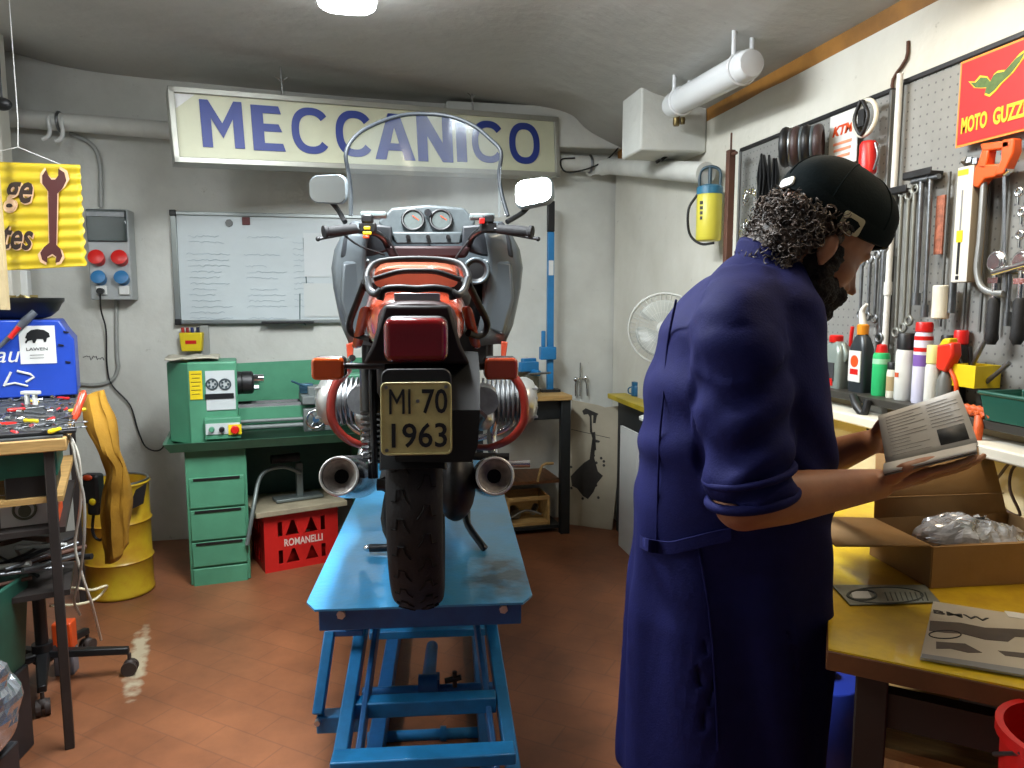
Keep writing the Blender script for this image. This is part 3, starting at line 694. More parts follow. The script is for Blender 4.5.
# black frame uprights seen beside the plate
for pxs in (((372, 362), (372, 400), (375, 478)), ((384, 370), (383, 430), (388, 470))):
    b = B(); b.tube([bl(a, c, -.02) for a, c in pxs], .008, n=8, sm=3); part(b, 'rack_stay', blackmetal)
p0, p1 = bl(452, 372, -.08), bl(480, 372, -.08)
b = B(); rg = []
for (xa, xb, py, yy) in ((386, 478, 352, -.16), (384, 480, 375, -.22), (388, 480, 410, -.31), (392, 478, 445, -.325), (396, 472, 462, -.33)):
    A, Bq = bl(xa, py, yy), bl(xb, py, yy); rg.append([A, A+V((.01, .0, 0)), V(((A.x+Bq.x)/2, yy-.012, A.z)), Bq+V((-.01, 0, 0)), Bq, Bq+V((-.01, .02, 0)), V(((A.x+Bq.x)/2, yy+.02, A.z)), A+V((.01, .02, 0))])
b.loft(rg); part(b, 'rear_mudguard', mat('mudguard_black', '101214', .6, vary=.2, spec=.3))
# arch of mudguard over the tyre
b = B(); rg = []
for i in range(18):
    a = R(-72+140*i/17); rr = .335; rg.append([V((x, rr*k*math.sin(a), RRAD+.01+rr*k*math.cos(a))) for x, k in ((-.075, .9), (-.07, 1), (0, 1.03), (.07, 1), (.075, .9), (.06, .97), (0, 1.0), (-.06, .97))])
b.loft(rg); part(b, 'wheel_arch', MATS['mudguard_black'])
# --- licence plate
pc = bl(416.5, 418.5, -.35); pw = bl(452, 418, -.35).x-bl(381, 418, -.35).x; ph = bl(417, 383, -.35).z-bl(417, 455, -.35).z
pm_ = mat('plate_yellow', 'bdb67e', .45, .15, vary=.18, vs=20)
pl_ = B().prism(rounded(pw, ph, .012), frame(pc, (1, 0, 0), (0, .1, 1)), .002).obj('licence_plate', pm_, bike, bevel=.0006)
b = B()
o_ = [(x, y) for x, y in rounded(pw-.004, ph-.004, .011)]; M_ = frame(pc, (1, 0, 0), (0, .1, 1)); b.tube([M_ @ V((x, y, .002)) for x, y in o_], .0022, n=6, closed=True); b.obj('plate_rim', pm_, pl_)
ink_ = mat('plate_black', '15161c', .4)
for s_, cx_, cy_, w2, h2 in (('MI', -.23, .235, .30, .34), ('70', .26, .235, .36, .34), ('1963', .04, -.23, .78, .34)):
    text(s_, M_ @ Matrix.Translation((cx_*pw, cy_*ph, .0028)), w2*pw, h2*ph, ink_, parent=pl_, bold=.0 if s_ == 'MI' else .012, ext=.0012)
b = B(); b.cyl(M_ @ V((.02*pw, .24*ph, .002)), M_ @ V((.02*pw, .24*ph, .004)), .004); b.obj('seal_stamp', steel, pl_)
for sx in (-1, 1):
    for sz in (-1, 1):
        pass
b = B()
for sx, sz in ((-.42, .43), (.42, .43), (-.42, -.43)): b.cyl(M_ @ V((sx*pw, sz*ph, .002)), M_ @ V((sx*pw, sz*ph, .005)), .004, n=8)
b.obj('plate_screw', steel, pl_)
b = B(); b.prism(rounded(pw*1.0, ph*.6, .02), M_ @ Matrix.Translation((0, .06, -.02)), .016); part(b, 'plate_bracket', black, bevel=.003)
# --- tail light
tc_ = bl(416, 340, -.29); tw_ = bl(448, 340, -.29).x-bl(384.5, 340, -.29).x; th_ = bl(416, 319, -.29).z-bl(416, 363, -.29).z
b = B(); b.prism(rounded(tw_, th_, .02), frame(tc_+V((0, 0, 0)), (1, 0, 0), (0, .06, 1)), .05, z0=-.03); tl_ = part(b, 'tail_light', mat('red_lens', '8e1018', .12, trans=.35, coat=1, ior=1.49), bevel=.014, seg=4)
b = B()
for k in range(7): b.box(tc_+V((-tw_*.36+tw_*.12*k, -.021, 0)), (.001, .001, th_*.7))
b.obj('lens_rib', MATS['red_lens'], tl_)
b = B(); b.prism(rounded(tw_*1.02, th_*1.05, .02), frame(tc_+V((0, .06, 0)), (1, 0, 0), (0, .06, 1)), .055, z0=-.02); b.obj('tail_light_housing', black, tl_, bevel=.01)
# --- rear indicators
for x0, x1, c_ in ((313, 345, 'd2581c'), (484, 517, 'b04526')):
    A, Bq = bl(x0, 368, -.10), bl(x1, 368, -.10); hh = bl(330, 357, -.1).z-bl(330, 379, -.1).z; c0_ = (A+Bq)/2
    b = B(); b.prism(rounded(Bq.x-A.x, hh, .012), frame(c0_, (1, 0, 0), (0, 0, 1)), .03, z0=0); il = part(b, 'indicator', mat('amber_lens_'+c_, c_, .2, trans=.15, coat=1, vary=.1), bevel=.007, seg=3)
    b = B(); b.prism(rounded((Bq.x-A.x)*1.0, hh*1.02, .012), frame(c0_+V((0, .045, 0)), (1, 0, 0), (0, 0, 1)), .043, z0=0); b.obj('indicator_shell', black, il, bevel=.01)
A, Bq = bl(345, 366, -.08), bl(486, 366, -.08); b = B(); b.tube([A+V((-.01, 0, 0)), A+V((.02, 0, 0)), bl(370, 366, -.08), bl(460, 366, -.08), Bq], .008, n=10); part(b, 'indicator_bar', dsteel)
# --- tail cowl (orange-red)
ored = mat('orange_red_paint', 'b5452c', .22, vary=.12, vs=4, coat=1)
b = B(); rg = []
def cowl(xa, xb, pyt, pyb, yy, k=14):
    A, Bq = bl(xa, pyb, yy), bl(xb, pyb, yy); zt_ = bl(417, pyt, yy).z; c_ = (A+Bq)/2; hx = (Bq.x-A.x)/2; h_ = zt_-A.z
    return [V((c_.x+hx*math.copysign(abs(math.cos(t))**.6, math.cos(t)), yy, A.z+h_/2+h_/2*math.copysign(abs(math.sin(t))**.6, math.sin(t)))) for t in [2*math.pi*i/24 for i in range(24)]]
for a in ((386, 448, 312, 352, -.19), (376, 456, 303, 352, -.16), (368, 463, 296, 350, -.10), (366, 466, 290, 345, 0), (368, 464, 284, 330, .12), (372, 460, 280, 318, .25)): rg.append(cowl(*a))
b.loft(rg); part(b, 'tail_cowl', ored)
b = B(); b.loft([[bl(x, y, yy) for x, y in ((384, 305), (450, 305), (461, 345), (470, 364), (363, 364), (372, 345))] for yy in (-.245, -.12)]); part(b, 'tail_lower_panel', mat('tail_black', '140d0f', .5, spec=.3), bevel=.008)
b = B()
rg = [cowl(*a) for a in ((380, 455, 303, 358, -.24), (377, 458, 300, 358, -.14))]; b.loft(rg); part(b, 'tail_panel', mat('dark_maroon', '2a1416', .5, spec=.3), bevel=.004)
b = B()
for xa, xb, yA, yB in ((366, 356, 306, 350), (466, 477, 306, 350)):
    b = B(); rg = []
    for t in range(7):
        f = t/6; px = xa+(xb-xa)*f*1.6 if False else xa+(xb-xa)*f; py = yA+(yB-yA)*f
        q = bl(px, py, -.13+.22*f); rg.append([q+V((x, y, z)) for x, y, z in ((-.02, 0, 0), (0, -.015, .004), (.02, 0, 0), (0, .03, 0))])
    b.loft(rg); part(b, 'side_cover', ored, sub=1)
b = B(); b.ell((0, .05, .72), (.10, .26, .10)); b.box((0, .12, .62), (.2, .4, .16)); part(b, 'tail_frame_box', black, bevel=.03)
# seat & tank
b = B(); rg = []
for yy, hw_, zt_, zb_ in ((.10, .125, .86, .80), (.16, .14, .872, .79), (.30, .15, .86, .78), (.42, .15, .835, .77), (.52, .145, .815, .765), (.68, .13, .82, .76), (.76, .09, .82, .77)):
    rg.append([V((hw_*math.copysign(abs(math.cos(t))**.5, math.cos(t)), yy, (zt_+zb_)/2+(zt_-zb_)/2*math.copysign(abs(math.sin(t))**.6, math.sin(t)))) for t in [2*math.pi*i/24 for i in range(24)]])
b.loft(rg); part(b, 'seat', mat('seat_vinyl', '1b1c20', .45, bump=.1))
b = B(); rg = []
for yy, hw_, zt_, zb_ in ((.66, .09, .84, .74), (.72, .13, .90, .70), (.85, .16, .945, .68), (1.0, .155, .95, .69), (1.10, .11, .92, .74), (1.14, .05, .88, .8)):
    rg.append([V((hw_*math.copysign(abs(math.cos(t))**.7, math.cos(t)), yy, (zt_+zb_)/2+(zt_-zb_)/2*math.copysign(abs(math.sin(t))**.8, math.sin(t)))) for t in [2*math.pi*i/24 for i in range(24)]])
b.loft(rg); part(b, 'fuel_tank', ored)
# orange panel top behind seat, lamp highlight painted in as paler orange
b = B(); rg = [cowl(*a) for a in ((374, 458, 268, 290, -.02), (372, 460, 262, 290, .05), (380, 452, 262, 285, .18))]; b.loft(rg); part(b, 'rear_seat_panel', mat('highlight_orange_paint', 'd8785a', .2, coat=1, vary=.1))
rackm = mat('rack_black', '0b0c0e', .5, spec=.25)
# --- luggage rack: black loops
def loop(b, pts, yy, r=.007, closed=False): b.tube([bl(x, y, yy if not hasattr(yy, '__len__') else yy[i]) for i, (x, y) in enumerate(pts)], r, n=10, sm=4, closed=closed)
b = B(); loop(b, [(366, 288), (368, 272), (380, 262), (417, 259), (455, 262), (467, 272), (469, 286)], [-.10, -.02, .06, .08, .06, -.02, -.10], .009); part(b, 'rack_rail', rackm)
b = B(); loop(b, [(374, 279), (398, 272), (417, 271), (437, 272), (461, 280)], -.05, .007); part(b, 'rack_rail', rackm)
b = B(); loop(b, [(380, 300), (384, 290), (400, 288), (417, 289), (434, 288), (450, 291), (453, 300)], -.14, .009); part(b, 'rack_rail', rackm)
b = B(); loop(b, [(367, 278), (370, 290), (376, 294), (381, 290)], [-.10, -.12, -.14, -.14], .009); part(b, 'rack_joint', mat('grey_tube', '4a4d50', .4, .5)); b = B(); loop(b, [(468, 278), (464, 290), (458, 295), (452, 292)], [-.10, -.12, -.14, -.14], .009); part(b, 'rack_joint', mat('grey_tube', '4a4d50', .4, .5))
for pts in (((365, 282), (358, 300), (350, 322), (352, 333), (364, 337), (372, 340)), ((469, 285), (479, 305), (487, 322), (485, 332), (478, 336), (468, 333))):
    b = B(); loop(b, pts, [-.10, -.04, .02, .03, .02, -.02], .009); part(b, 'grab_rail', rackm)
b = B(); q = bl(417, 296, -.14); b.box(q+V((.0, .01, -.004)), (.11, .01, .022)); part(b, 'rack_plate', mat('rack_silver', 'b9bcc0', .3, .5), bevel=.003)
# ---------- fairing
FY = 1.0
def fr(y, pts):
    return [bl(px, py, y) for px, py in pts]
rings = []
base = [(349, 228), (338, 243), (333, 262), (334, 285), (337, 305), (341, 325), (346, 341)]
for side in (-1, 1):
    b = B(); mir = lambda px: px if side < 0 else 2*427-px
    rows = []
    # columns from the rear edge to the front nose
    for (py, xr_, x1_, x2_) in ((222, 352, 358, 372), (236, 342, 350, 368), (250, 335, 343, 366), (268, 332, 342, 366), (288, 334, 344, 368), (308, 338, 350, 372), (326, 342, 355, 376), (344, 350, 362, 382)):
        q0 = bl(mir(xr_), py, .92); q1 = V((q0.x*.98, 1.08, q0.z+.01)); q2 = V((q0.x*.82, 1.28, q0.z+.02)); q3 = V((q0.x*.45, 1.45, q0.z+.02)); q4 = V((0, 1.52, q0.z+.02))
        inn = bl(mir(x2_), py+3, .86)
        inn2 = bl(mir(xr_+ (14 if 240 < py < 335 else 8)), py, .88)
        rows.append(smooth_path([inn, inn2, q0, q1, q2, q3, q4], 4))
    n = len(rows[0]); b.sheet([p for r_ in rows for p in r_], n, len(rows)); part(b, 'fairing_side', bgrey, solid=.006, ang=60)
# inner dark panels and lower storage lids
for side in (-1, 1):
    b = B(); mir = lambda px: px if side < 0 else 2*427-px
    b.loft([[bl(mir(x), y, yy) for x, y in ((350, 222), (343, 240), (340, 258), (372, 256), (392, 250), (392, 226))] for yy in (.88, 1.0)]); part(b, 'inner_fairing', mat('fairing_black', '24282d', .5, bump=.1), bevel=.008)
    b = B(); b.loft([[bl(mir(x), y, yy) for x, y in ((342, 262), (372, 258), (372, 300), (366, 330), (350, 336), (340, 300))] for yy in (.865, .95)]); part(b, 'storage_lid', bgrey, bevel=.012)
b = B(); q = bl(476, 271, .84); b.lathe([(.05, .05), (.05, -.012), (.042, -.02), (.03, -.012), (.012, -.014)], frame(q, (1, 0, 0), (0, 0, 1), (0, 1, 0)), 24); part(b, 'round_speaker', black)
b = B(); b.torus(frame(q+V((0, -.015, 0)), (1, 0, 0), (0, 0, 1)), .044, .006); part(b, 'speaker_ring', mat('grey_ring', '5f6a70', .4, .4))
b = B(); b.lathe([(.002, -.02), (.02, -.0), (.028, .02)], frame(q+V((0, .0, 0)), (1, 0, 0), (0, 0, 1), (0, 1, 0)), 16)
b = B(); b.box((0, 1.0, .78), (.42, .2, .22)); b.box((0, .95, .62), (.5, .12, .18)); part(b, 'fairing_core', black, bevel=.03)
# lower orange fairing edges beside indicators
for a in (((346, 344), (354, 342), (353, 360), (348, 370)), ((508, 342), (501, 341), (501, 356), (505, 362))):
    b = B(); b.loft([[bl(x, y, yy) for x, y in a] for yy in (.86, .90)]); part(b, 'fairing_edge', ored, bevel=.004)
# --- dashboard and gauges
b = B(); b.loft([[bl(x, y, yy) for x, y in ((378, 222), (392, 208), (428, 205), (464, 208), (476, 222), (462, 243), (395, 243))] for yy in (.98, 1.10)]); dash = part(b, 'dashboard', mat('dash_grey', '555d60', .45, vary=.25, vs=14, bump=.1), bevel=.008)
for px in (413, 441):
    q = bl(px, 220, .97); M_ = frame(q, (1, 0, 0), (0, .3, 1), (0, -1, .3))
    b = B(); b.torus(M_, .040, .006, n=28); g_ = b.obj('gauge', black, dash)
    b = B(); b.lathe([(.038, -.01), (.038, .0)], M_, 28); b.obj('gauge_dial', mat('dial_face', '3c4644', .7, vary=.3, vs=60), g_)
    b = B(); b.box(M_ @ V((.01, .008, .002)), (.03, .002, .003), (0, 35, 0)); b.obj('gauge_needle', orangep, g_)
b = B(); q = bl(428, 213, .97); b.cyl(q, q+V((0, -.01, 0)), .014); b.obj('warning_lamp', chrome, dash)
b = B(); b.loft([[bl(x, y, yy) for x, y in ((392, 232), (462, 232), (460, 244), (396, 244))] for yy in (.90, .98)]); part(b, 'handlebar_clamp_cover', mat('dash_grey', '555d60'), bevel=.006)
for px in (408, 428, 448): B().cyl(bl(px, 237, .90), bl(px, 237, .885), .008).obj('dash_knob', dsteel, dash)
b = B(); b.loft([[bl(x, y, yy) for x, y in ((384, 246), (472, 246), (466, 258), (390, 258))] for yy in (.86, .95)]); part(b, 'bar_pad', mat('dark_maroon', '2a1416', .5, spec=.3), bevel=.01)
# --- handlebar
b = B(); b.tube([bl(352, 230, .76), bl(372, 232, .78), bl(383, 238, .82), bl(394, 252, .92), bl(428, 254, .98), bl(462, 252, .92), bl(473, 236, .82), bl(484, 230, .78), bl(500, 230, .76)], .012, sm=5, n=12); part(b, 'handlebar', blackmetal)
for xa, ya, xb, yb_ in ((323, 232, 356, 229), (533, 232, 498, 229)):
    A, Bq = bl(xa, ya, .70), bl(xb, yb_, .76); b = B(); b.lathe([(.012, 0), (.022, .002), (.022, .012), (.017, .018), (.019, .06), (.017, (Bq-A).length)], axis_frame(A, Bq), 18); part(b, 'grip', rubber)
    s_ = 1 if xa > 400 else -1
    b = B(); b.tube([bl(xb, yb_+2, .80), bl((xa+xb)/2, ya+3, .83), bl(xa+s_*5, ya+7, .80)], [.008, .006, .006], n=8); b.ell(bl(xa+s_*5, ya+7, .80), (.009, .009, .009), n=8, m=6); part(b, 'brake_lever' if s_ > 0 else 'clutch_lever', dsteel)
    q = bl(xb+(12 if s_ < 0 else -10), 228, .78); b = B(); b.box(q, (.06, .05, .035)); b.box(q+V((0, -.01, .03)), (.04, .04, .03)); part(b, 'switch_cluster', black, bevel=.006)
q = bl(367, 228, .745); b = B(); b.box(q, (.022, .012, .012)); b.box(q+V((.0, 0, -.018)), (.03, .012, .012)); part(b, 'yellow_switch', yellowp, bevel=.003)
q = bl(366, 237, .745); b = B(); b.box(q, (.022, .012, .01)); part(b, 'orange_switch', orangep, bevel=.003)
q = bl(482, 221, .745); b = B(); b.box(q, (.02, .012, .02)); part(b, 'red_switch', redp, bevel=.003)
b = B(); q = bl(482, 217, .80); b.box(q, (.09, .06, .02)); part(b, 'fluid_reservoir', mat('reservoir', '7e8b8b', .4), bevel=.006); b = B(); b.box(bl(374, 215, .8), (.09, .06, .02)); part(b, 'fluid_reservoir', mat('reservoir', '7e8b8b', .4), bevel=.006)
# cables
for pts in (((372, 232), (388, 240), (398, 256), (402, 266)), ((478, 232), (466, 244), (456, 258), (452, 266)), ((340, 232), (360, 246), (385, 255))):
    b = B(); b.tube([bl(x, y, .82+.02*i) for i, (x, y) in enumerate(pts)], .004, sm=4, n=6); part(b, 'control_cable', rubber)
# --- windscreen
ws = [(351, 216), (351, 195), (349, 175), (346, 152), (358, 134), (380, 122), (404, 115), (428, 114), (452, 117), (474, 126), (490, 139), (501, 152), (499, 175), (502, 195), (508, 216)]
def wy(px): return 1.10+.20*(1-((px-427)/80.0)**2)
outer = [bl(px, py, wy(px)) for px, py in ws]
rm = []
for q in outer: rm.append(q)
b = B(); dome = smooth_path(outer, 4); n = len(dome); bot = []
cen = V((outer[7].x*.5, 1.36, outer[0].z+.0))
rows = []
for k in range(9):
    f = k/8
    row = []
    for p in dome:
        bx = p.x*.98; by = 1.06+.26*(1-min(1, (bx/.33)**2)); q = V((bx, by, outer[0].z))
        # from the base line to the outline, leaning
        row.append(q.lerp(p, f))
    rows.append(row)
glass = mat('windscreen_acrylic', 'dfe8ea', .04, trans=1, ior=1.12)
gn = glass.node_tree; gb = gn.nodes['Principled BSDF']; 
tr = gn.nodes.new('ShaderNodeBsdfTransparent'); tr.inputs[0].default_value = (.92, .95, .96, 1); gl = gn.nodes.new('ShaderNodeBsdfGlossy'); gl.inputs[0].default_value = (.8, .85, .9, 1); gl.inputs['Roughness'].default_value = .12
df = gn.nodes.new('ShaderNodeBsdfDiffuse'); df.inputs[0].default_value = (.6, .63, .65, 1)
m1 = gn.nodes.new('ShaderNodeMixShader'); m1.inputs[0].default_value = .045; m2 = gn.nodes.new('ShaderNodeMixShader'); m2.inputs[0].default_value = .05
gn.links.new(tr.outputs[0], m1.inputs[1]); gn.links.new(gl.outputs[0], m1.inputs[2]); gn.links.new(m1.outputs[0], m2.inputs[1]); gn.links.new(df.outputs[0], m2.inputs[2])
gn.links.new(m2.outputs[0], gn.nodes['Material Output'].inputs[0])
b.sheet([p for r_ in rows for p in r_], n, 9); bmesh.ops.remove_doubles(b.bm, verts=b.bm.verts, dist=.0008)
part(b, 'windscreen', glass, ang=80)
b = B(); b.tube(outer, .008, sm=5, n=10); part(b, 'windscreen_rim', mat('rim_grey', '2a2f34', .5, spec=.4))
# --- mirrors
for cx_, cy_, sgn_ in ((327, 189, -1), (533, 191, 1)):
    q = bl(cx_, cy_, .95); w2 = (bl(cx_+20, cy_, .95)-bl(cx_-20, cy_, .95)).x; h2 = w2*.72
    qw = V((ct.x, ct.y, LZ)) + BX*q.x + BY*q.y + V((0, 0, q.z)); toC = (CAM-qw).normalized()
    tgt = V((-.04, 2.35, 2.56)) if sgn_ > 0 else V((-1.9, .4, 1.9))
    hv = (toC+(tgt-qw).normalized()).normalized(); nl = V((hv.dot(BX), hv.dot(BY), hv.z)); xa_ = V((1, 0, 0))-nl*nl.x; ya_ = (-nl).cross(xa_)
    xa_.normalize(); ya_.normalize(); ya_ = ya_ if ya_.z > 0 else -ya_
    M_ = frame(q, xa_, ya_, xa_.cross(ya_))
    pl2 = [(x+.07*y*(-sgn_)*-1*0, y*(1+.12*(x/w2)*(-sgn_))) for x, y in rounded(w2, h2, .035)]
    b = B(); b.prism(pl2, M_, .035, z0=-.04); mr = part(b, 'mirror', mat('mirror_shell', '7a8489', .35, coat=.3), bevel=.012, seg=3)
    b = B(); b.prism([(x*.93, y*.92) for x, y in pl2], M_, .002, z0=-.0045); b.obj('mirror_glass', mat('mirror_glass', 'e6eef0', .22, 1), mr)
    st = bl(cx_+(-sgn_)*8*0+(10 if sgn_ < 0 else -8), cy_+16, .96)
    b = B(); b.tube([q+V((0, .03, -h2*.3)), q+V((-sgn_*.03, .05, -h2*.65)), bl(345 if sgn_ < 0 else 507, 222, .95)], .010, n=8, sm=3); b.obj('mirror_stem', black, mr)
# --- centre stand, side stand, foot rests
b = B(); q0, q1 = bz(372, 548, .015), bz(388, 543, .03)
p_ = bl(372, 547, .30); b.tube([(-.10, .50, .26), (-.13, .42, .10), bz(391, 545, .03), bz(370, 548, .02)], [.014, .014, .012, .013], sm=3); part(b, 'side_stand', dsteel)
b = B(); b.tube([(.06, .50, .26), bz(464, 505, .10), bz(468, 525, .05), bz(482, 545, .015), bz(485, 549, .005)], [.02, .018, .012, .012, .012], sm=3); part(b, 'centre_stand', blackmetal)
q = bz(369, 548, .02); b = B(); b.ell(q, (.018, .012, .012)); part(b, 'stand_foot', chrome)
for sx in (-1, 1):
    b = B(); b.tube([(sx*.12, .42, .30), (sx*.27, .40, .30)], .012); part(b, 'foot_peg', rubber)
b = B(); b.tube([bl(462, 395, .1), bl(468, 430, .1), bl(466, 470, .1), bl(468, 505, .15)], .010, sm=3); b.box((.12, .18, .40), (.02, .18, .16)); part(b, 'drive_guard', black, bevel=.004)
b = B(); b.tube([(-.13, .15, .45), (-.16, .3, .40), (-.15, .5, .35)], .008); b.tube([(.15, .15, .50), (.19, .35, .44), (.17, .5, .38)], .008); b.box((-.13, .35, .52), (.03, .22, .18)); b.box((.13, .35, .52), (.03, .22, .18)); part(b, 'rear_subframe', blackmetal, bevel=.006)
q = bl(514, 464, .35); b = B(); b.cyl(q+V((-.05, .0, -.0)), q+V((.05, 0, 0)), .012); part(b, 'shift_rod', chrome)
# ---------------- the mechanic ----------------
MD = 1.42
q0 = pt(735, 500, MD); man_loc = V((q0.x, q0.y, 0))
man = thing('person', 'bearded man in dark blue work coat and dark cap reading an open booklet', 'person', man_loc, -YAW)
def ml(px, py, d):
    w_ = pt(px, py, d)-man_loc; return V((w_.dot(RT), w_.dot(FW), w_.z))
skin = mat('skin', 'a87658', .5, vary=.12, vs=9, col2='94644a'); nb = skin.node_tree.nodes['Principled BSDF']; nb.inputs['Subsurface Weight'].default_value = .08; nb.inputs['Subsurface Radius'].default_value = (.02, .008, .004)
coatm = mat('coat_blue', '15184c', .8, spec=.15, vary=.12, vs=30, bump=.12, bs=260)
HC = ml(816, 241, MD)
tilt = R(32); turn = R(10)
hf = V((math.cos(tilt)*math.cos(turn), math.cos(tilt)*math.sin(turn), -math.sin(tilt))); hs = V((0, 0, 1)).cross(hf).normalized(); hu = hf.cross(hs).normalized()
HM = Matrix((hf, hs, hu)).transposed().to_4x4(); HM.translation = HC
def hp(f, s_, u): return HM @ V((f, s_, u))
HR = Matrix((hf, hs, hu)).transposed()
body = B()
def cap(b, p0, p1, r0, r1, n=20): b.cyl(p0, p1, r0, r1, n); b.ell(p0, (r0,)*3, n=n, m=10); b.ell(p1, (r1,)*3, n=n, m=10)
def hell(b, c, s_, n=24, m=14): b.ell(HM @ V(c), s_, HR, n, m)
# head
hell(body, (-.002, 0, .038), (.102, .080, .096)); hell(body, (.02, 0, -.02), (.078, .067, .085)); hell(body, (.035, 0, -.075), (.055, .05, .045)); hell(body, (.07, 0, -.098), (.022, .026, .02))
hell(body, (.082, 0, .018), (.018, .05, .012))     # brow
hell(body, (.045, .04, -.035), (.035, .028, .03)); hell(body, (.045, -.04, -.035), (.035, .028, .03))
body.loft([[hp(*p) for p in r] for r in ([(.08, -.009, .01), (.099, 0, .012), (.08, .009, .01), (.07, 0, .008)], [(.085, -.012, -.02), (.119, 0, -.018), (.085, .012, -.02), (.07, 0, -.02)], [(.083, -.019, -.042), (.128, 0, -.036), (.083, .019, -.042), (.07, 0, -.045)], [(.08, -.014, -.05), (.112, 0, -.051), (.08, .014, -.05), (.07, 0, -.052)])])
hell(body, (.118, 0, -.037), (.010, .010, .009), 12, 8)
for s_ in (-1, 1): hell(body, (.093, s_*.014, -.044), (.013, .008, .008), 10, 8)
hell(body, (.088, 0, -.068), (.014, .024, .007), 14, 8); hell(body, (.085, 0, -.080), (.013, .021, .008), 14, 8)
for s_ in (-1, 1):
    hell(body, (-.014, s_*.082, -.030), (.018, .011, .029), 16, 10); hell(body, (-.010, s_*.080, -.053), (.010, .007, .012), 12, 8)
# neck and torso
nb0 = ml(760, 300, MD); cap(body, hp(-.03, 0, -.05), nb0, .058, .066)
sh_n = ml(738, 340, MD-.155); sh_f = ml(765, 335, MD+.17)
cap(body, nb0, ml(738, 430, MD), .09, .15); cap(body, sh_n, sh_f, .062, .062); cap(body, ml(738, 430, MD), ml(733, 560, MD), .14, .14)
for s_ in (-1, 1):
    hip = V((0, s_*.075, .84)); kn = V((.02, s_*.08, .47)); an = V((0, s_*.09, .09))
    cap(body, hip, kn, .07, .055); cap(body, kn, an, .056, .038); body.ell(an+V((.06, 0, -.045)), (.12, .042, .04))
# arms
el_n = ml(742, 503, 1.20); wr_n = ml(878, 484, 1.27)
el_f = ml(795, 470, MD+.26); wr_f = ml(868, 443, 1.52)
cap(body, sh_n, el_n, .050, .045); cap(body, sh_f, el_f, .050, .045)
def forearm(e, w_):
    m_ = e.lerp(w_, .3); cap(body, e, m_, .047, .046); cap(body, m_, w_, .046, .027)
forearm(el_n, wr_n); forearm(el_f, wr_f)
# booklet frame: spine line and pages
S0, S1 = ml(886, 464, 1.385), ml(978, 444, 1.345)
def hand(w_, knuckles, palm_n, fingers, thumb, r_=.0088):
    """palm between wrist and four knuckles; fingers as joint chains"""
    for k in knuckles:
        cap(body, w_.lerp(k, .12), k, .0185, .0105, 12)
    for a, b_ in zip(knuckles, knuckles[1:]): cap(body, w_.lerp(a, .6), w_.lerp(b_, .6), .013, .013, 12)
    for ch in fingers:
        for i in range(len(ch)-1):
            ra = r_*(1-.10*i); cap(body, ch[i], ch[i+1], ra, r_*(1-.10*(i+1)), 12)
    for i in range(len(thumb)-1): cap(body, thumb[i], thumb[i+1], (.013, .0115, .010)[i], (.0115, .010, .0085)[i], 12)
# near hand, palm up under the booklet
kn_ = [ml(925, 473, 1.235), ml(926, 476, 1.265), ml(926, 477, 1.295), ml(922, 477, 1.322)]
fing = []
for i, (k, e) in enumerate(zip(kn_, (((952, 466), (967, 461), (975, 456)), ((955, 468), (972, 462), (984, 456)), ((954, 470), (969, 465), (980, 459)), ((946, 472), (958, 468), (967, 463))))):
    dd = 1.232+.03*i; fing.append([k]+[ml(x, y, dd+.004*j) for j, (x, y) in enumerate(e)])
hand(wr_n, kn_, None, fing, [ml(892, 478, 1.235), ml(905, 469, 1.20), ml(922, 463, 1.20), ml(934, 460, 1.215)])
# far hand, behind the raised page, thumb in front
kn2 = [ml(892, 425, 1.535), ml(896, 434, 1.535), ml(899, 443, 1.53), ml(902, 451, 1.525)]
f2 = []
for i, (k, e) in enumerate(zip(kn2, (((908, 415), (922, 412), (932, 412)), ((914, 425), (931, 422), (943, 421)), ((917, 436), (934, 433), (946, 431)), ((917, 447), (931, 444), (940, 442))))):
    f2.append([k]+[ml(x, y, 1.525-.004*j) for j, (x, y) in enumerate(e)])
hand(wr_f, kn2, None, f2, [ml(877, 432, 1.51), ml(882, 423, 1.485), ml(892, 424, 1.462), ml(902, 428, 1.458)])
bo = body.obj('body', skin, man, remesh=.0045, relax=5); bake(bo)

# eyes, brows
for s_ in (-1, 1):
    b = B(); b.ell(hp(.069, s_*.032, -.003), (.0125,)*3, n=16, m=10); b.obj('eye', mat('eye_white', 'cfc8c0', .2), man)
    b = B(); b.tube([hp(.074, s_*.018, -.001), hp(.076, s_*.032, 0), hp(.066, s_*.045, -.003)], .005, sm=3); b.obj('eyelid', skin, man)
    b = B(); b.tube([hp(.090, s_*.012, .016), hp(.086, s_*.03, .019), hp(.068, s_*.050, .015)], [.003, .0045, .003], sm=3); b.obj('eyebrow', mat('beard_hair', '1d1715', .8, vary=.3, vs=60, bump=.6, bs=160), man)
# beard: a shell over jaw and cheeks with tufts
hairm = mat('curly_hair', '6a5c52', .6, vary=.5, vs=40, col2='17120f', bump=.5, bs=150)
beardm = MATS['beard_hair']
b = B()
hell(b, (.022, 0, -.078), (.066, .070, .052)); hell(b, (.062, 0, -.105), (.040, .040, .032)); hell(b, (.0, 0, -.05), (.045, .074, .045))
hell(b, (.098, 0, -.060), (.010, .030, .007), 16, 8)
for s_ in (-1, 1): hell(b, (.012, s_*.063, -.045), (.020, .017, .042), 14, 10)
for s_ in (-1, 1): hell(b, (.082, s_*.030, -.075), (.016, .010, .020), 12, 8)
bd = b.obj('beard', beardm, man, remesh=.004, relax=3); bake(bd)
for v in bd.data.vertices:
    n_ = noise.fractal(v.co*70, .6, 2, 3); v.co += v.normal*(.005*n_+.001)
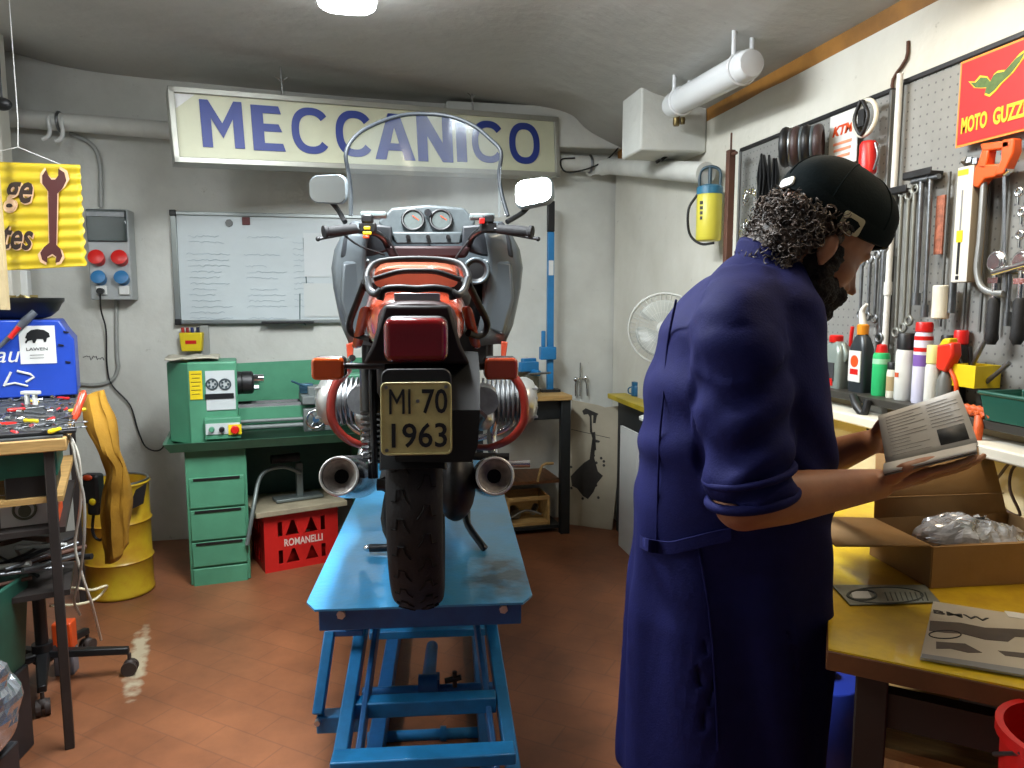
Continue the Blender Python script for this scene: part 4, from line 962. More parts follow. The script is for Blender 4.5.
# mouth slot in the beard
b = B(); hell(b, (.101, 0, -.0755), (.008, .019, .005), 14, 8); b.obj('lips', mat('lip', '7d4a42', .5), man)
# hair: curls at the nape and sides
b = B(); hell(b, (-.030, 0, .005), (.082, .084, .045)); hell(b, (-.060, 0, -.035), (.056, .072, .055)); hell(b, (-.078, 0, -.070), (.040, .055, .035))
random.seed(11)
for i in range(1500):
    th = random.uniform(-1.9, 1.9); u_ = random.uniform(-.112, .022)
    rx, ry = .110, .090
    f_ = -.008-rx*math.cos(th)*(1-.25*max(0, -u_*8)); s_ = ry*math.sin(th)
    if f_ > -.006 or (f_ > -.038 and u_ < -.004) or (f_ > -.055 and u_ < -.05): continue
    c_ = V((f_, s_, u_)); ax = V((random.uniform(-1, 1), random.uniform(-1, 1), random.uniform(-1, 1))).normalized()
    M_ = HM @ axis_frame(c_, c_+ax); r_ = random.uniform(.004, .0085); pts = []
    for k in range(11): a = k*.75; pts.append(M_ @ V((r_*math.cos(a), r_*math.sin(a), .0022*k)))
    b.tube(pts, [.0016, .0019, .0008], n=4)
hr = b.obj('hair', hairm, man); 
# cap
capm = mat('cap_fabric', '061215', .9, spec=.1, vary=.25, vs=8, bump=.08, bs=200)
b = B(); rings = []; K = 48
for j in range(15):
    f = j/14; ring = []
    for i in range(K):
        t = 2*math.pi*i/K
        ph = f*math.pi/2
        rr = math.cos(ph*.985)**.62 if f < 1 else .02
        zz = .0645+.090*math.sin(ph)**.9
        puff = 1+.04*math.sin(math.pi*min(1, f*1.5))
        x = .002+.116*rr*puff*math.cos(t); y = .094*rr*puff*math.sin(t)
        z = zz-.030*(1-f)*(math.cos(t)*-.5+.5)*0+(.0075*math.cos(t)-.008-.038*math.sin(t)**2)*(1-f)
        n_ = .004*noise.noise(V((math.cos(t)*3, math.sin(t)*3, f*4)))
        ring.append(hp(x*(1+n_*4), y*(1+n_*4), z))
    rings.append(ring)
inner = [[hp(.002+.112*math.cos(2*math.pi*i/K), .088*math.sin(2*math.pi*i/K), .0615+.0075*math.cos(2*math.pi*i/K)-.038*math.sin(2*math.pi*i/K)**2) for i in range(K)]]
b.loft(inner+rings); cp = b.obj('cap', capm, man, ang=70)
b = B(); rg = []
for i in range(K):
    t = 2*math.pi*i/K; c_, s_ = math.cos(t), math.sin(t); z = .0605+.0075*c_-.008-.038*s_*s_
    rg.append([hp(.002+(.116+o)*c_, (.094+o)*s_, z+h) for o, h in ((-.004, -.004), (.003, -.003), (.0045, .012), (.003, .027), (-.004, .026))])
b.loft(rg, cyc=True); b.obj('cap_band', capm, cp)
for k in range(6):
    t = math.pi*k/3; b = B(); pts = []
    for j in range(13):
        f = j/13; ph = f*math.pi/2; rr = math.cos(ph*.985)**.62; pu = 1+.04*math.sin(math.pi*min(1, f*1.5))
        pts.append(hp(.002+.1165*rr*pu*math.cos(t), .0945*rr*pu*math.sin(t), .065+.090*math.sin(ph)**.9+(.0075*math.cos(t)-.008-.038*math.sin(t)**2)*(1-f)))
    b.tube(pts, .0013, n=5); b.obj('cap_seam', capm, cp)
# tags on the cap, set on its near side
def oncap(px, py):
    o = CAM-man_loc; o = V((o.dot(RT), o.dot(FW), o.z)); r = ray(px, py); r = V((r.dot(RT), r.dot(FW), r.z)).normalized()
    return o, r
dgc = bpy.context.evaluated_depsgraph_get()
from mathutils.bvhtree import BVHTree
def hit(ob, px, py):
    o, r = oncap(px, py); loc, n_, _, _ = BVHTree.FromPolygons([v.co for v in ob.data.vertices], [p.vertices for p in ob.data.polygons]).ray_cast(o, r); ok = loc is not None; return (loc, (-n_ if n_.dot(r) > 0 else n_)) if ok else (ml(px, py, MD-.1), V((0, -1, 0)))
def patch(px, py, w_, h_, ang, m, nm, par, t=.0018):
    loc, n_ = hit(par, px, py); x = V((1, 0, 0)); x = (x-n_*x.dot(n_)).normalized(); y = n_.cross(x)
    c_, s_ = math.cos(ang), math.sin(ang); x2 = x*c_+y*s_; y2 = n_.cross(x2)
    b = B(); b.prism(rounded(w_, h_, .006, 3), frame(loc+n_*.0012, x2, y2, n_), t); o = b.obj(nm, m, par, bevel=.0006); return loc+n_*.0035, x2, y2, n_
lg = patch(851, 224, .043, .034, R(-27), mat('beige_patch', 'a39f86', .7), 'cap_patch', cp)
b = B(); c_, x_, y_, n_ = lg; Mx = frame(c_, x_, y_, n_)
b.prism([(-.012, -.009), (-.006, -.003), (.002, -.002), (.008, -.006), (.012, -.011), (.006, -.010), (.000, -.008), (-.006, -.012)], Mx, .0008); b.obj('patch_emblem', mat('emblem_black', '121212', .6), cp)
b = B(); q1_ = hp(-.112, -.03, .006)
rg = []; 
patch(789, 184, .030, .019, R(-35), white, 'cap_buckle', cp, t=.006)

# coat: torso and sleeves fused, then creased
b = B()
prof = [(248, 752, 792, .055, .06), (262, 728, 798, .08, .085), (278, 708, 800, .13, .13), (300, 688, 806, .18, .18), (330, 664, 808, .205, .20), (370, 652, 815, .21, .20), (410, 645, 821, .20, .195), (460, 639, 824, .185, .18), (510, 635, 824, .175, .17), (545, 633, 824, .17, .165), (590, 630, 824, .175, .17), (650, 627, 822, .18, .175), (700, 624, 816, .185, .18), (752, 620, 810, .19, .185), (775, 620, 808, .188, .183)]
rings = []; KK = 72
for py, xl_, xr_, yn, yf in prof:
    A, Bq = ml(xl_, py, MD), ml(xr_, py, MD); c_ = (A+Bq)/2; hx = (Bq.x-A.x)/2
    ring = []
    for i in range(KK):
        t = 2*math.pi*i/KK; cs, sn = math.cos(t), math.sin(t); e = .85
        ring.append(V((c_.x+hx*math.copysign(abs(cs)**e, cs), (yn if sn < 0 else yf)*math.copysign(abs(sn)**e, sn), c_.z)))
    rings.append(ring)
# collar opening drops forward
b.loft(rings)
def sleeve(s0, s1, e, r0, r1, r2):
    n = 26; rg = []
    P = smooth_path([s0, s1, s1.lerp(e, .5), e], 8); K_ = len(P); x = None
    for i, p in enumerate(P):
        a = P[max(0, i-1)]; c = P[min(K_-1, i+1)]; t = (c-a).normalized(); x = t.orthogonal().normalized() if x is None else (x-t*x.dot(t)).normalized(); y = t.cross(x); f = i/(K_-1)
        r_ = r0+(r1-r0)*min(1, f*2) if f < .5 else r1+(r2-r1)*(f*2-1)
        rg.append([p+x*r_*math.cos(2*math.pi*j/n)+y*r_*math.sin(2*math.pi*j/n) for j in range(n)])
    b.loft(rg)
cuff_n = ml(750, 486, 1.205); cuff_f = el_f+V((.0, 0, .03))
sleeve(ml(748, 305, MD-.06), sh_n+V((0, -.005, 0)), cuff_n, .088, .079, .070)
sleeve(ml(772, 305, MD+.08), sh_f, cuff_f, .085, .078, .07)
b.cyl(cuff_n+V((-.006, .002, .035)), cuff_n+V((.004, 0, -.020)), .070, .073, 28)
b.cyl(cuff_f+V((-.00, .002, .035)), cuff_f+V((.01, 0, -.01)), .073, .073, 24)
co = b.obj('coat', coatm, man, remesh=.0075, relax=6); bake(co)
sax = (cuff_n-sh_n).normalized()
for v in co.data.vertices:
    p = v.co; n_ = v.normal
    near = (p-sh_n).cross(sax).length < .085 and p.y < -.10 and p.z > cuff_n.z-.06
    if near:
        h = (p-sh_n).dot(sax)
        w_ = noise.noise(V((p.x*9, p.y*9, p.z*4)))
        d = .007*math.sin(h*75+p.x*22+5*w_)*min(1, max(.25, h/.12))+.005*noise.noise(V((p.x*18, p.y*18, p.z*26)))
    else:
        low = max(0, min(1, (1.08-p.z)/.3)); ang = math.atan2(p.y, p.x-.0)
        fold = math.sin(ang*9+3.5*noise.noise(V((p.x*3, p.y*3, p.z*1.3)))+p.z*2)
        d = low*.009*fold + .008*noise.noise(V((p.x*8, p.y*8, p.z*3.2))) + (1-low)*.0055*math.sin(p.z*38+p.x*30+7*noise.noise(p*4))
    v.co = p+n_*d
co.data.update()
md = co.modifiers.new('smooth', 'SMOOTH'); md.factor = .5; md.iterations = 4; bake(co)
# collar
b = B(); rg = []
for i in range(29):
    t = math.pi*(.0+2.0*i/28); 
    c_, s_ = math.cos(t), math.sin(t)
    base = ml(770+28*c_, 268+18*(c_+.2)+4, MD)+V((0, .085*s_, 0)); top = ml(768+25*c_, 254+22*(c_+.2), MD)+V((0, .072*s_, 0)); outp = base+V((.014*c_, .02*s_, -.012))
    rg.append([base+V((-.004*c_, -.004*s_, 0)), top, top+V((.006*c_, .006*s_, .002)), outp, base])
b.loft(rg, cyc=True); b.obj('collar', coatm, co, sub=1)
# half belt drooping at the back, seams, pocket
def surf_path(ob, pts, off=.004):
    out = []
    for x, y in pts: loc, n_ = hit(ob, x, y); out.append(loc+n_*off)
    return out
pts = surf_path(co, [(731, 533), (715, 536), (700, 540), (685, 544), (672, 547), (660, 546)], .006)
extra = [ml(648, 545, MD-.12), ml(640, 541, MD-.06), ml(636, 535, MD+.02)]
b = B(); P = smooth_path(pts+extra, 3); rg = []
for p in P: rg.append([p+V((0, -.003, .012)), p+V((0, -.003, -.012)), p+V((0, .001, -.012)), p+V((0, .001, .012))])
b.loft(rg); b.obj('half_belt', coatm, co, bevel=.001)
for nm, pp_ in (('side_seam', [(698, 545), (706, 590), (712, 640), (716, 700), (718, 750)]), ('back_seam', [(676, 300), (668, 345), (664, 395), (660, 440), (658, 500), (657, 540)]), ):
    try: b = B(); b.tube(surf_path(co, pp_, .0012), .0022, n=6, sm=4); b.obj(nm, coatm, co)
    except Exception as e_: print(nm, e_)
b = B(); b.torus(axis_frame(cuff_n+V((.0035, 0, -.018)), cuff_n+V((.006, 0, -.03))), .0705, .0085, n=36); b.torus(axis_frame(cuff_n+V((-.003, 0, .022)), cuff_n+V((0, 0, .01))), .0725, .006, n=36); b.obj('cuff_roll', coatm, co)
# trousers and shoes below the coat
trm = mat('dark_trousers', '15171f', .8, vary=.2, bump=.1)
b = B()
for s_ in (-1, 1):
    cap(b, V((0, s_*.06, .80)), V((.02, s_*.07, .47)), .078, .070); cap(b, V((.02, s_*.07, .47)), V((.0, s_*.09, .11)), .070, .066)
tr_ = b.obj('trousers', trm, man, remesh=.012, relax=3)
for s_ in (-1, 1):
    b = B(); b.ell((.0, s_*.09, .055), (.055, .048, .055)); b.ell((.085, s_*.095, .035), (.11, .05, .036)); b.box((.055, s_*.094, .012), (.25, .088, .022)); b.obj('shoe', mat('shoe_leather', '1a1614', .45), man, remesh=.008, relax=3)

# ---------------- booklet in his hands ----------------
A0_, A1_ = ml(878, 417, 1.45), ml(958, 391, 1.42)
C0_, C1_ = ml(884, 474, 1.20), ml(977, 452, 1.17)
bk = thing('booklet', 'open grey booklet with printed pages held in both hands of the man', 'book', man_loc, -YAW)
pagem = mat('page_paper', 'b4b5b5', .75, vary=.06, vs=10); covm = mat('booklet_cover', '6f6a63', .6, vary=.2)
def page(P0, P1, Q0, Q1, m, nm, curve, th=.004):
    rows = []; nn_ = ((P1-P0).cross(Q0-P0)).normalized()
    if nn_.z < 0: nn_ = -nn_
    for j in range(9):
        f = j/8; r_ = []
        for i in range(7):
            g_ = i/6; p = P0.lerp(P1, g_).lerp(Q0.lerp(Q1, g_), f); r_.append(p+nn_*curve*math.sin(math.pi*f*.9))
        rows.append(r_)
    b = B(); b.sheet([p for r_ in rows for p in r_], 7, 9); return b.obj(nm, m, bk, solid=th), nn_, rows
pa, na, ra = page(S0, S1, A0_, A1_, pagem, 'raised_pages', .006)
pb_, nb_, rb_ = page(S0, S1, C0_, C1_, pagem, 'lower_pages', .006)
b = B(); b.sheet([p-na*.0045 for r_ in ra for p in r_], 7, 9); b.obj('cover', covm, bk, solid=.0015)
b = B(); b.sheet([p-nb_*.0045 for r_ in rb_ for p in r_], 7, 9); b.obj('cover', covm, bk, solid=.0015)
# printed text lines and photo on the raised page
fa = na if na.dot(CAM-man_loc-A0_) > 0 else -na
def ap(g_, f): 
    i = f*8; j = min(7, int(i)); k = i-j; gi = g_*6; a = min(5, int(gi)); c = gi-a
    p = ra[j][a].lerp(ra[j][a+1], c).lerp(ra[j+1][a].lerp(ra[j+1][a+1], c), k); return p
tocam = V(((CAM-man_loc).dot(RT), (CAM-man_loc).dot(FW), CAMZ))-ap(.5, .5)
sg_ = 1 if na.dot(tocam) > 0 else -1
b = B()
for (g0, g1, f0, f1) in ((.62, .93, .10, .38),):
    vs = [b.bm.verts.new(ap(g_, f)+na*sg_*.0027) for g_, f in ((g0, f0), (g1, f0), (g1, (f0+f1)/2), (g1, f1), (g0, f1), (g0, (f0+f1)/2))]; b.bm.faces.new(vs)
b.obj('printed_photo', mat('print_dark', '3a3d40', .6, vary=.3, vs=80), bk, solid=.0004)
b = B(); random.seed(4)
for k in range(13):
    f = .12+.065*k
    for (g0, g1) in (((.08, .52), (.58, .94)) if f > .42 else ((.08, .52),)):
        g1 = g1-random.choice((0, 0, .1, .2)); L_ = [ap(g0+(g1-g0)*i/6, f)+na*sg_*.0026 for i in range(7)]; b.tube(L_, .0004, n=4)
b.obj('printed_lines', mat('print_grey', '8a8c8e', .7), bk)
# ---------------- lathe on its green cabinet ----------------
o = onz(191, 586, 0); LF = Fr(o, R(9))
lathe = thing('metal_lathe', 'green bench lathe on a four drawer cabinet against the back wall', 'lathe', o, LF.yaw)
zc = LF.at(190, 450).z; cw = LF.at(248, 500).x; A = LF.at
print('cabinet', zc, cw)
B().box((cw/2, .22, zc/2), (cw, .44, zc)).obj('cabinet', greenp, lathe, bevel=.006)
for y0_, y1_ in ((476, 506), (508, 538), (540, 564), (566, 584)):
    za, zb_ = A(220, y0_).z, A(220, y1_).z
    d_ = B().box((cw/2, -.006, (za+zb_)/2), (cw*.9, .016, za-zb_)).obj('drawer', greenp, lathe, bevel=.004)
    if y0_ < 566: B().box((cw/2, -.013, za-.008), (cw*.76, .012, .012)).obj('handle_slot', black, d_)
B().box((1.02, .22, zc/2), (.28, .44, zc)).obj('cabinet', greenp, lathe, bevel=.006)
B().box((.58, .42, zc-.22), (.66, .01, .44)).obj('back_panel', dgreenp, lathe)
b = B(); zt = A(200, 440).z
b.loft([[V((x, y, z)) for x, y in ((-.06, -.05), (1.22, -.05), (1.22, .46), (-.06, .46))] for z in (zc,)] + [[V((x, y, zt)) for x, y in ((-.09, -.08), (1.25, -.08), (1.25, .48), (-.09, .48))], [V((x, y, zt)) for x, y in ((-.075, -.065), (1.235, -.065), (1.235, .465), (-.075, .465))], [V((x, y, zc+.012)) for x, y in ((-.05, -.04), (1.21, -.04), (1.21, .45), (-.05, .45))]])
b.obj('drip_tray', mat('tray_green', '35664f', .4, vary=.2, vs=8), lathe)
hx0, hx1 = A(188, 400).x, A(238, 400).x; hz = A(210, 362).z; h0 = zt-.02
hs_ = B().box(((hx0+hx1)/2, .13, (hz+h0)/2), (hx1-hx0, .26, hz-h0)).obj('headstock', greenp, lathe, bevel=.008)
b = B(); xl_ = A(168, 400, .1).x; b.prism([(hx0+.01, 0), (hx0+.01, .30), (xl_, .30), (xl_-.0, .12)], Matrix.Translation((0, 0, h0+.0)), hz-h0-.005); b.obj('end_cover', mat('side_green', '4a8c6c', .45, vary=.1), lathe, bevel=.006)
def plate_(x0, y0_, x1, y1_, m, nm, par, dy=-.003, th=.005, bev=0):
    a_, b2 = A(x0, y0_, 0), A(x1, y1_, 0); return B().box(((a_.x+b2.x)/2, dy, (a_.z+b2.z)/2), (b2.x-a_.x, th, a_.z-b2.z)).obj(nm, m, par, bevel=bev)
plate_(189, 371, 203, 399, yellowp, 'yellow_label', hs_)
b = B()
for k in range(6): q = A(196, 374+4*k, 0); b.box((q.x, -.006, q.z), (.045-.01*(k % 2), .001, .003))
b.obj('label_print', dsteel, hs_)
wp = plate_(205, 371, 236, 409, mat('panel_white', 'bfc6c6', .4), 'gear_panel', hs_)
plate_(205, 394, 234, 398, black, 'black_bar', wp, dy=-.007)
b = B()
for px in (212, 225):
    q = A(px, 384); b.torus(frame((q.x, -.008, q.z), (1, 0, 0), (0, 0, 1)), .026, .004, n=20)
    for k in range(5): a = k*1.26; b.cyl((q.x+.015*math.cos(a), -.006, q.z+.015*math.sin(a)), (q.x+.015*math.cos(a), -.012, q.z+.015*math.sin(a)), .006, n=8)
b.obj('dial_print', mat('dial_dark', '3c4a4e', .5), wp)
cp_ = B().box(((A(205, 428).x+A(241, 428).x)/2, -.015, A(210, 428).z), (A(241, 428).x-A(205, 428).x, .05, A(210, 418).z-A(210, 439).z)).obj('control_box', greenp, lathe, bevel=.004)
B().box(((A(206, 428).x+A(240, 428).x)/2, -.042, A(210, 428).z), ((A(240, 428).x-A(206, 428).x), .004, .055)).obj('control_plate', mat('panel_white', 'bfc6c6'), cp_, bevel=.001)
for px, m_, r_ in ((212, greenp, .014), (222, black, .014), (235, redp, .022)):
    q = A(px, 428); 
    if px == 235: B().box((q.x, -.046, q.z), (.062, .006, .05)).obj('yellow_backing', yellowp, cp_)
    B().cyl((q.x, -.04, q.z), (q.x, -.065, q.z), r_, r_*.9).obj('push_button' if px < 235 else 'emergency_stop', m_, cp_, bevel=.003)
q = A(196, 405); B().cyl((hx1, .12, A(220, 386).z), (hx1+.02, .12, A(220, 386).z), .06, n=28).obj('spindle_flange', dsteel, lathe)
zsp = A(220, 386).z; b = B(); b.lathe([(.055, 0), (.06, .005), (.06, .05), (.05, .06), (.02, .062)], frame((hx1+.02, .12, zsp), (0, 1, 0), (0, 0, 1)), 28); ck = b.obj('chuck', dsteel, lathe)
for k in range(3): a = 2.1*k; B().box((hx1+.09, .12+.03*math.cos(a), zsp+.03*math.sin(a)), (.03, .018, .018), (math.degrees(a), 0, 0)).obj('chuck_jaw', steel, ck)
B().cyl((hx1+.06, .12, zsp+.02), (hx1+.13, .12, zsp+.02), .022).obj('work_piece', chrome, ck)
bz0, bz1 = A(260, 424).z, A(260, 404).z
B().box(((hx1+1.15)/2, .13, (bz0+bz1)/2-.03), (1.15-hx1, .15, bz1-bz0+.02)).obj('bed', greenp, lathe, bevel=.006)
for yy in (.07, .19): b = B(); b.prism([(-.015, 0), (.015, 0), (.004, .018), (-.004, .018)], frame((hx1, yy, bz1-.025), (0, 1, 0), (0, 0, 1)), 1.15-hx1); b.obj('bed_way', dsteel, lathe)
for zz, r_ in ((bz0-.02, .012), (bz0+.012, .009)): B().cyl((hx1, .03, zz), (1.12, .03, zz), r_).obj('lead_screw', mat('machine_grey', '6d7472'), lathe)
sx_ = A(318, 412, .0).x; b = B(); b.box((sx_, .10, bz1+.01), (.16, .26, .045)); b.box((sx_, .08, bz1+.05), (.09, .12, .05)); b.box((sx_, -.0, bz0+.01), (.15, .06, .12)); cg = b.obj('carriage', mat('machine_grey', '6d7472', .4, .5, vary=.3, vs=15), lathe, bevel=.006)
b = B(); b.torus(frame((sx_-.02, -.07, bz0+.02), (1, 0, 0), (0, 0, 1)), .045, .008, n=28); b.cyl((sx_-.02, -.03, bz0+.02), (sx_-.02, -.08, bz0+.02), .016)
for k in range(3): a = 2.1*k; b.cyl((sx_-.02, -.07, bz0+.02), (sx_-.02+.045*math.cos(a), -.07, bz0+.02+.045*math.sin(a)), .006)
b.cyl((sx_+.015, -.07, bz0+.04), (sx_+.015, -.11, bz0+.04), .007); b.obj('hand_wheel', chrome, cg)
q = A(306, 388, .1); b = B(); b.box((q.x, .1, q.z), (.07, .06, .05)); b.cyl((q.x, .05, q.z+.01), (q.x-.08, .02, q.z+.05), .006); b.obj('tool_post', mat('blue_grey', '3e6378', .4, .4), cg, bevel=.004)
tx = A(338, 390, .1).x; b = B(); b.box((tx+.12, .13, zsp-.03), (.16, .12, .12)); b.cyl((tx-.02, .13, zsp), (tx+.26, .13, zsp), .025); b.obj('tailstock', greenp, lathe, bevel=.01)
sp0 = A(240, 364, .36).z; b = B(); b.prism([(hx1-.02, zt), (1.22, zt), (1.22, sp0+.02), (hx1-.02, sp0)], frame((0, .42, 0), (1, 0, 0), (0, 0, 1), (0, -1, 0)), .008); b.obj('splash_guard', greenp, lathe, bevel=.002)
# rag on the headstock
b = B(); rg = []; random.seed(2)
for j in range(9):
    for i in range(13):
        x = xl_+.0+(hx1-xl_)*.75*i/12; y = .02+.26*j/8; rg.append(V((x, y, hz+.012+.02*abs(noise.noise(V((x*14, y*14, 2))))+(.0))))
b.sheet(rg, 13, 9); tag(b.obj('rag', mat('dirty_cloth', 'b9b4a2', .9, vary=.25, vs=12), solid=.006), 'pale crumpled rag lying on top of the green lathe headstock', 'rag', loc=o, rz=LF.yaw)

# ---------------- red crate, board and clamp stand under the lathe ----------------
o = onz(265, 573, 0); e_ = onz(330, 561, 0); KF = Fr(o, math.atan2((e_-o).y, (e_-o).x)); cz = KF.at(268, 515).z; cwid = .40; cdep = .30
print('crate', KF.yaw, cz)
crate = thing('bottle_crate', 'red plastic bottle crate with white lettering under the green lathe', 'crate', o, KF.yaw)
t_ = .012
def holes(b, wd, x0, flip):
    pass
def cwall(Mw, wd):
    """a crate wall with two rows of triangular and slot openings, in the frame's xy"""
    b = B(); hz_ = cz; rows = ((.60, .86), (.12, .36))
    ys = [0, .12*hz_, .36*hz_, .60*hz_, .86*hz_, hz_]
    for ya, yb in ((0, .12), (.36, .60), (.86, 1)):
        b.prism([(0, ya*hz_), (wd, ya*hz_), (wd, yb*hz_), (0, yb*hz_)], Mw, t_)
    for ya, yb in rows:
        ya *= hz_; yb *= hz_; xs = [.0, .18, .26, .32, .44, .50, .56, .68, .74, .82, 1]
        b.prism([(0, ya), (.18*wd, ya), (.18*wd, yb), (0, yb)], Mw, t_); b.prism([(.82*wd, ya), (wd, ya), (wd, yb), (.82*wd, yb)], Mw, t_)
        b.prism([(.24*wd, ya), (.28*wd, ya), (.36*wd, yb), (.24*wd, yb)], Mw, t_); b.prism([(.76*wd, ya), (.72*wd, ya), (.64*wd, yb), (.76*wd, yb)], Mw, t_)
        b.prism([(.46*wd, ya), (.54*wd, ya), (.62*wd, yb), (.40*wd, yb)], Mw, t_)
    return b
crm = mat('crate_red', 'c9211c', .4, vary=.15, vs=6)
cwall(frame((0, 0, 0), (1, 0, 0), (0, 0, 1)), cwid).obj('front_wall', crm, crate)
cwall(frame((0, cdep, 0), (1, 0, 0), (0, 0, 1)), cwid).obj('back_wall', crm, crate)
cwall(frame((0, 0, 0), (0, 1, 0), (0, 0, 1)), cdep).obj('side_wall', crm, crate)
cwall(frame((cwid-t_, 0, 0), (0, 1, 0), (0, 0, 1)), cdep).obj('side_wall', crm, crate)
B().box((cwid/2, cdep/2, .006), (cwid, cdep, .012)).obj('bottom', crm, crate)
b = B(); b.tube([(0-.004, -.004, cz*.93), (cwid+.004, -.004, cz*.93), (cwid+.004, cdep+.004, cz*.93), (-.004, cdep+.004, cz*.93)], .007, closed=True); b.obj('rim', crm, crate)
text('ROMANELLI', frame((cwid*.52, -.0125, cz*.48), (1, 0, 0), (0, 0, 1)), cwid*.52, cz*.13, mat('print_white', 'd9c9bd', .5), parent=crate, bold=.02)
o2 = KF.w((cwid/2, cdep/2, cz)); bt = B(); bt.box((0, 0, .016), (cwid+.09, cdep+.1, .03)); tag(bt.obj('wooden_board', mat('grey_board', 'a59a80', .7, vary=.3, vs=6), bevel=.004), 'pale worn wooden board lying on the red crate', 'board', loc=o2, rz=KF.yaw)
st = thing('steel_stand', 'bent grey steel tube stand on the board over the red crate', 'stand', KF.w((cwid*.5, cdep*.4, cz+.034)), KF.yaw)
gs = mat('grey_steel', '7d8683', .45, .5, vary=.2)
B().box((.02, 0, .01), (.26, .10, .016)).obj('base_plate', gs, st, bevel=.003)
SF = Fr(st.location, KF.yaw); z1 = SF.at(304, 462, 0).z
b = B(); b.box((.03, 0, z1/2), (.035, .03, z1)); b.obj('upright', gs, st, bevel=.003)
b = B(); b.tube([V((.03, -.03, z1*.75)), SF.at(285, 467, -.03), SF.at(268, 470, -.05), SF.at(259, 480, -.08), SF.at(254, 505, -.16), SF.at(247, 545, -.20)], .011, sm=4); b.obj('bent_tube', gs, st)
b = B(); q = SF.at(288, 458, 0); b.cyl(q+V((-.09, 0, 0)), q+V((.06, 0, 0)), .025); b.obj('cross_roller', dsteel, st)

# ---------------- yellow drum with cloth ----------------
o = onz(122, 601, 0); dr = .155; o = o+(o-CAM).normalized().xy.to_3d()*dr; o.z = 0
DF = Fr(o, 0); dz = DF.at(122, 480).z
drum = thing('oil_drum', 'small yellow steel drum with open dark top beside the left bench', 'drum', o)
ydr = mat('drum_yellow', 'bda022', .4, vary=.5, vs=4, col2='a8791c', bump=.05)
b = B(); b.lathe([(dr-.01, 0), (dr, .006), (dr, .02), (dr-.004, .03), (dr-.004, dz*.30), (dr+.004, dz*.315), (dr-.004, dz*.33), (dr-.004, dz*.64), (dr+.004, dz*.655), (dr-.004, dz*.67), (dr-.004, dz*.97), (dr+.004, dz*.985), (dr, dz), (dr-.012, dz), (dr-.012, dz*.98), (dr-.012, .02), (.0, .02)], None, 44, caps=False); b.obj('body', ydr, drum, ang=60)
b = B(); b.torus(Matrix.Translation((0, 0, dz+.0)), dr-.006, .007, n=40); b.obj('rim', steel, drum)
b = B(); b.tube([DF.at(136, 505, -dr-.004), DF.at(148, 498, -dr+.03), DF.at(152, 490, -.08)], .004, sm=2); 
b = B(); b.prism([(0, 0), (.07, .03), (.09, .13), (.04, .10)], frame(DF.at(127, 503, -dr+.002)+V((0, 0, -.04)), (1, .25, 0), (0, 0, 1)), .003); b.obj('dark_patch', black, drum)
# cloth falling from the bench over the drum
cl = mat('mustard_cloth', 'a97c1a', .85, vary=.25, vs=5, bump=.2, bs=60)
def drape(pts_rows, name, m, amp=.012, sub=5):
    """pts_rows: rows of (px,py,d) across; densified"""
    rows = []
    for r_ in pts_rows: rows.append([pt(*p) for p in r_])
    dens = [smooth_path(r_, sub) for r_ in rows]; cols = list(zip(*dens)); cols = [smooth_path(list(c), sub) for c in cols]; nr = len(cols[0]); nc = len(cols)
    b = B(); P = []
    for j in range(nr):
        for i in range(nc):
            p = cols[i][j]; P.append(p+FW*amp*(math.sin(i*1.3+2*noise.noise(p*5))+noise.noise(p*14)))
    b.sheet(P, nc, nr); return b.obj(name, m, solid=.004)
cloth = drape([[(82, 402, 2.92), (92, 393, 2.9), (104, 390, 2.92)], [(84, 425, 2.88), (98, 420, 2.84), (115, 420, 2.88)], [(95, 445, 2.86), (106, 450, 2.82), (121, 450, 2.88)], [(106, 470, 2.9), (116, 470, 2.86), (128, 472, 2.92)], [(101, 500, 2.92), (115, 498, 2.88), (131, 500, 2.94)], [(102, 535, 2.93), (116, 537, 2.9), (130, 530, 2.95)], [(104, 565, 2.94), (118, 560, 2.92), (129, 543, 2.96)]], 'cloth', cl)
tag(cloth, 'mustard yellow cloth hanging in folds beside the left bench in front of the drum', 'cloth')
q = pt(93, 500, 2.95)
hb = thing('cordless_tool', 'black hanging power tool with yellow switch between the bench leg and the drum', 'power tool', q, -YAW)
b = B(); b.box((0, 0, .05), (.075, .06, .12)); b.box((.01, 0, -.02), (.05, .05, .08)); b.obj('housing', black, hb, bevel=.012)
b = B(); b.tube([(0, 0, -.05), (-.01, 0, -.12), (.0, 0, -.16), (.03, 0, -.16), (.035, 0, -.06)], .006, sm=4); b.obj('hook', black, hb)
B().ell((.015, -.03, -.0), (.014, .008, .014)).obj('switch', yellowp, hb)
B().ell((.0, -.03, .10), (.02, .012, .012)).obj('red_nose', orangep, hb)

# ---------------- left bench ----------------
ZB = 1.024
o = onz(66, 438, ZB); k_ = onz(80, 396, ZB); dd = (k_-o); yaw_ = math.atan2(dd.y, dd.x)-math.pi/2; o = V((o.x, o.y, 0)); TF = Fr(o, yaw_); TD = dd.length+.25; TWd = .95
print('bench', o, math.degrees(yaw_), TD)
tb = thing('tool_bench', 'dark steel framed workbench with wooden edged top crowded with tools', 'workbench', o, yaw_)
B().box((-TWd/2, TD/2, ZB-.02), (TWd, TD, .04)).obj('tabletop', wood, tb, bevel=.004)
B().box((-TWd/2, TD/2, ZB+.003), (TWd-.02, TD-.02, .006)).obj('top_mat', mat('grey_mat', '4c4f50', .6, vary=.3, vs=10), tb)
dl = mat('bench_steel', '3a3533', .5, .3, vary=.25)
for x, y in ((-.03, .03), (-TWd+.03, .03), (-.03, TD-.05), (-TWd+.03, TD-.05)): B().box((x-.02, y, (ZB-.04)/2), (.028, .03, ZB-.04)).obj('leg', dl, tb, bevel=.003)
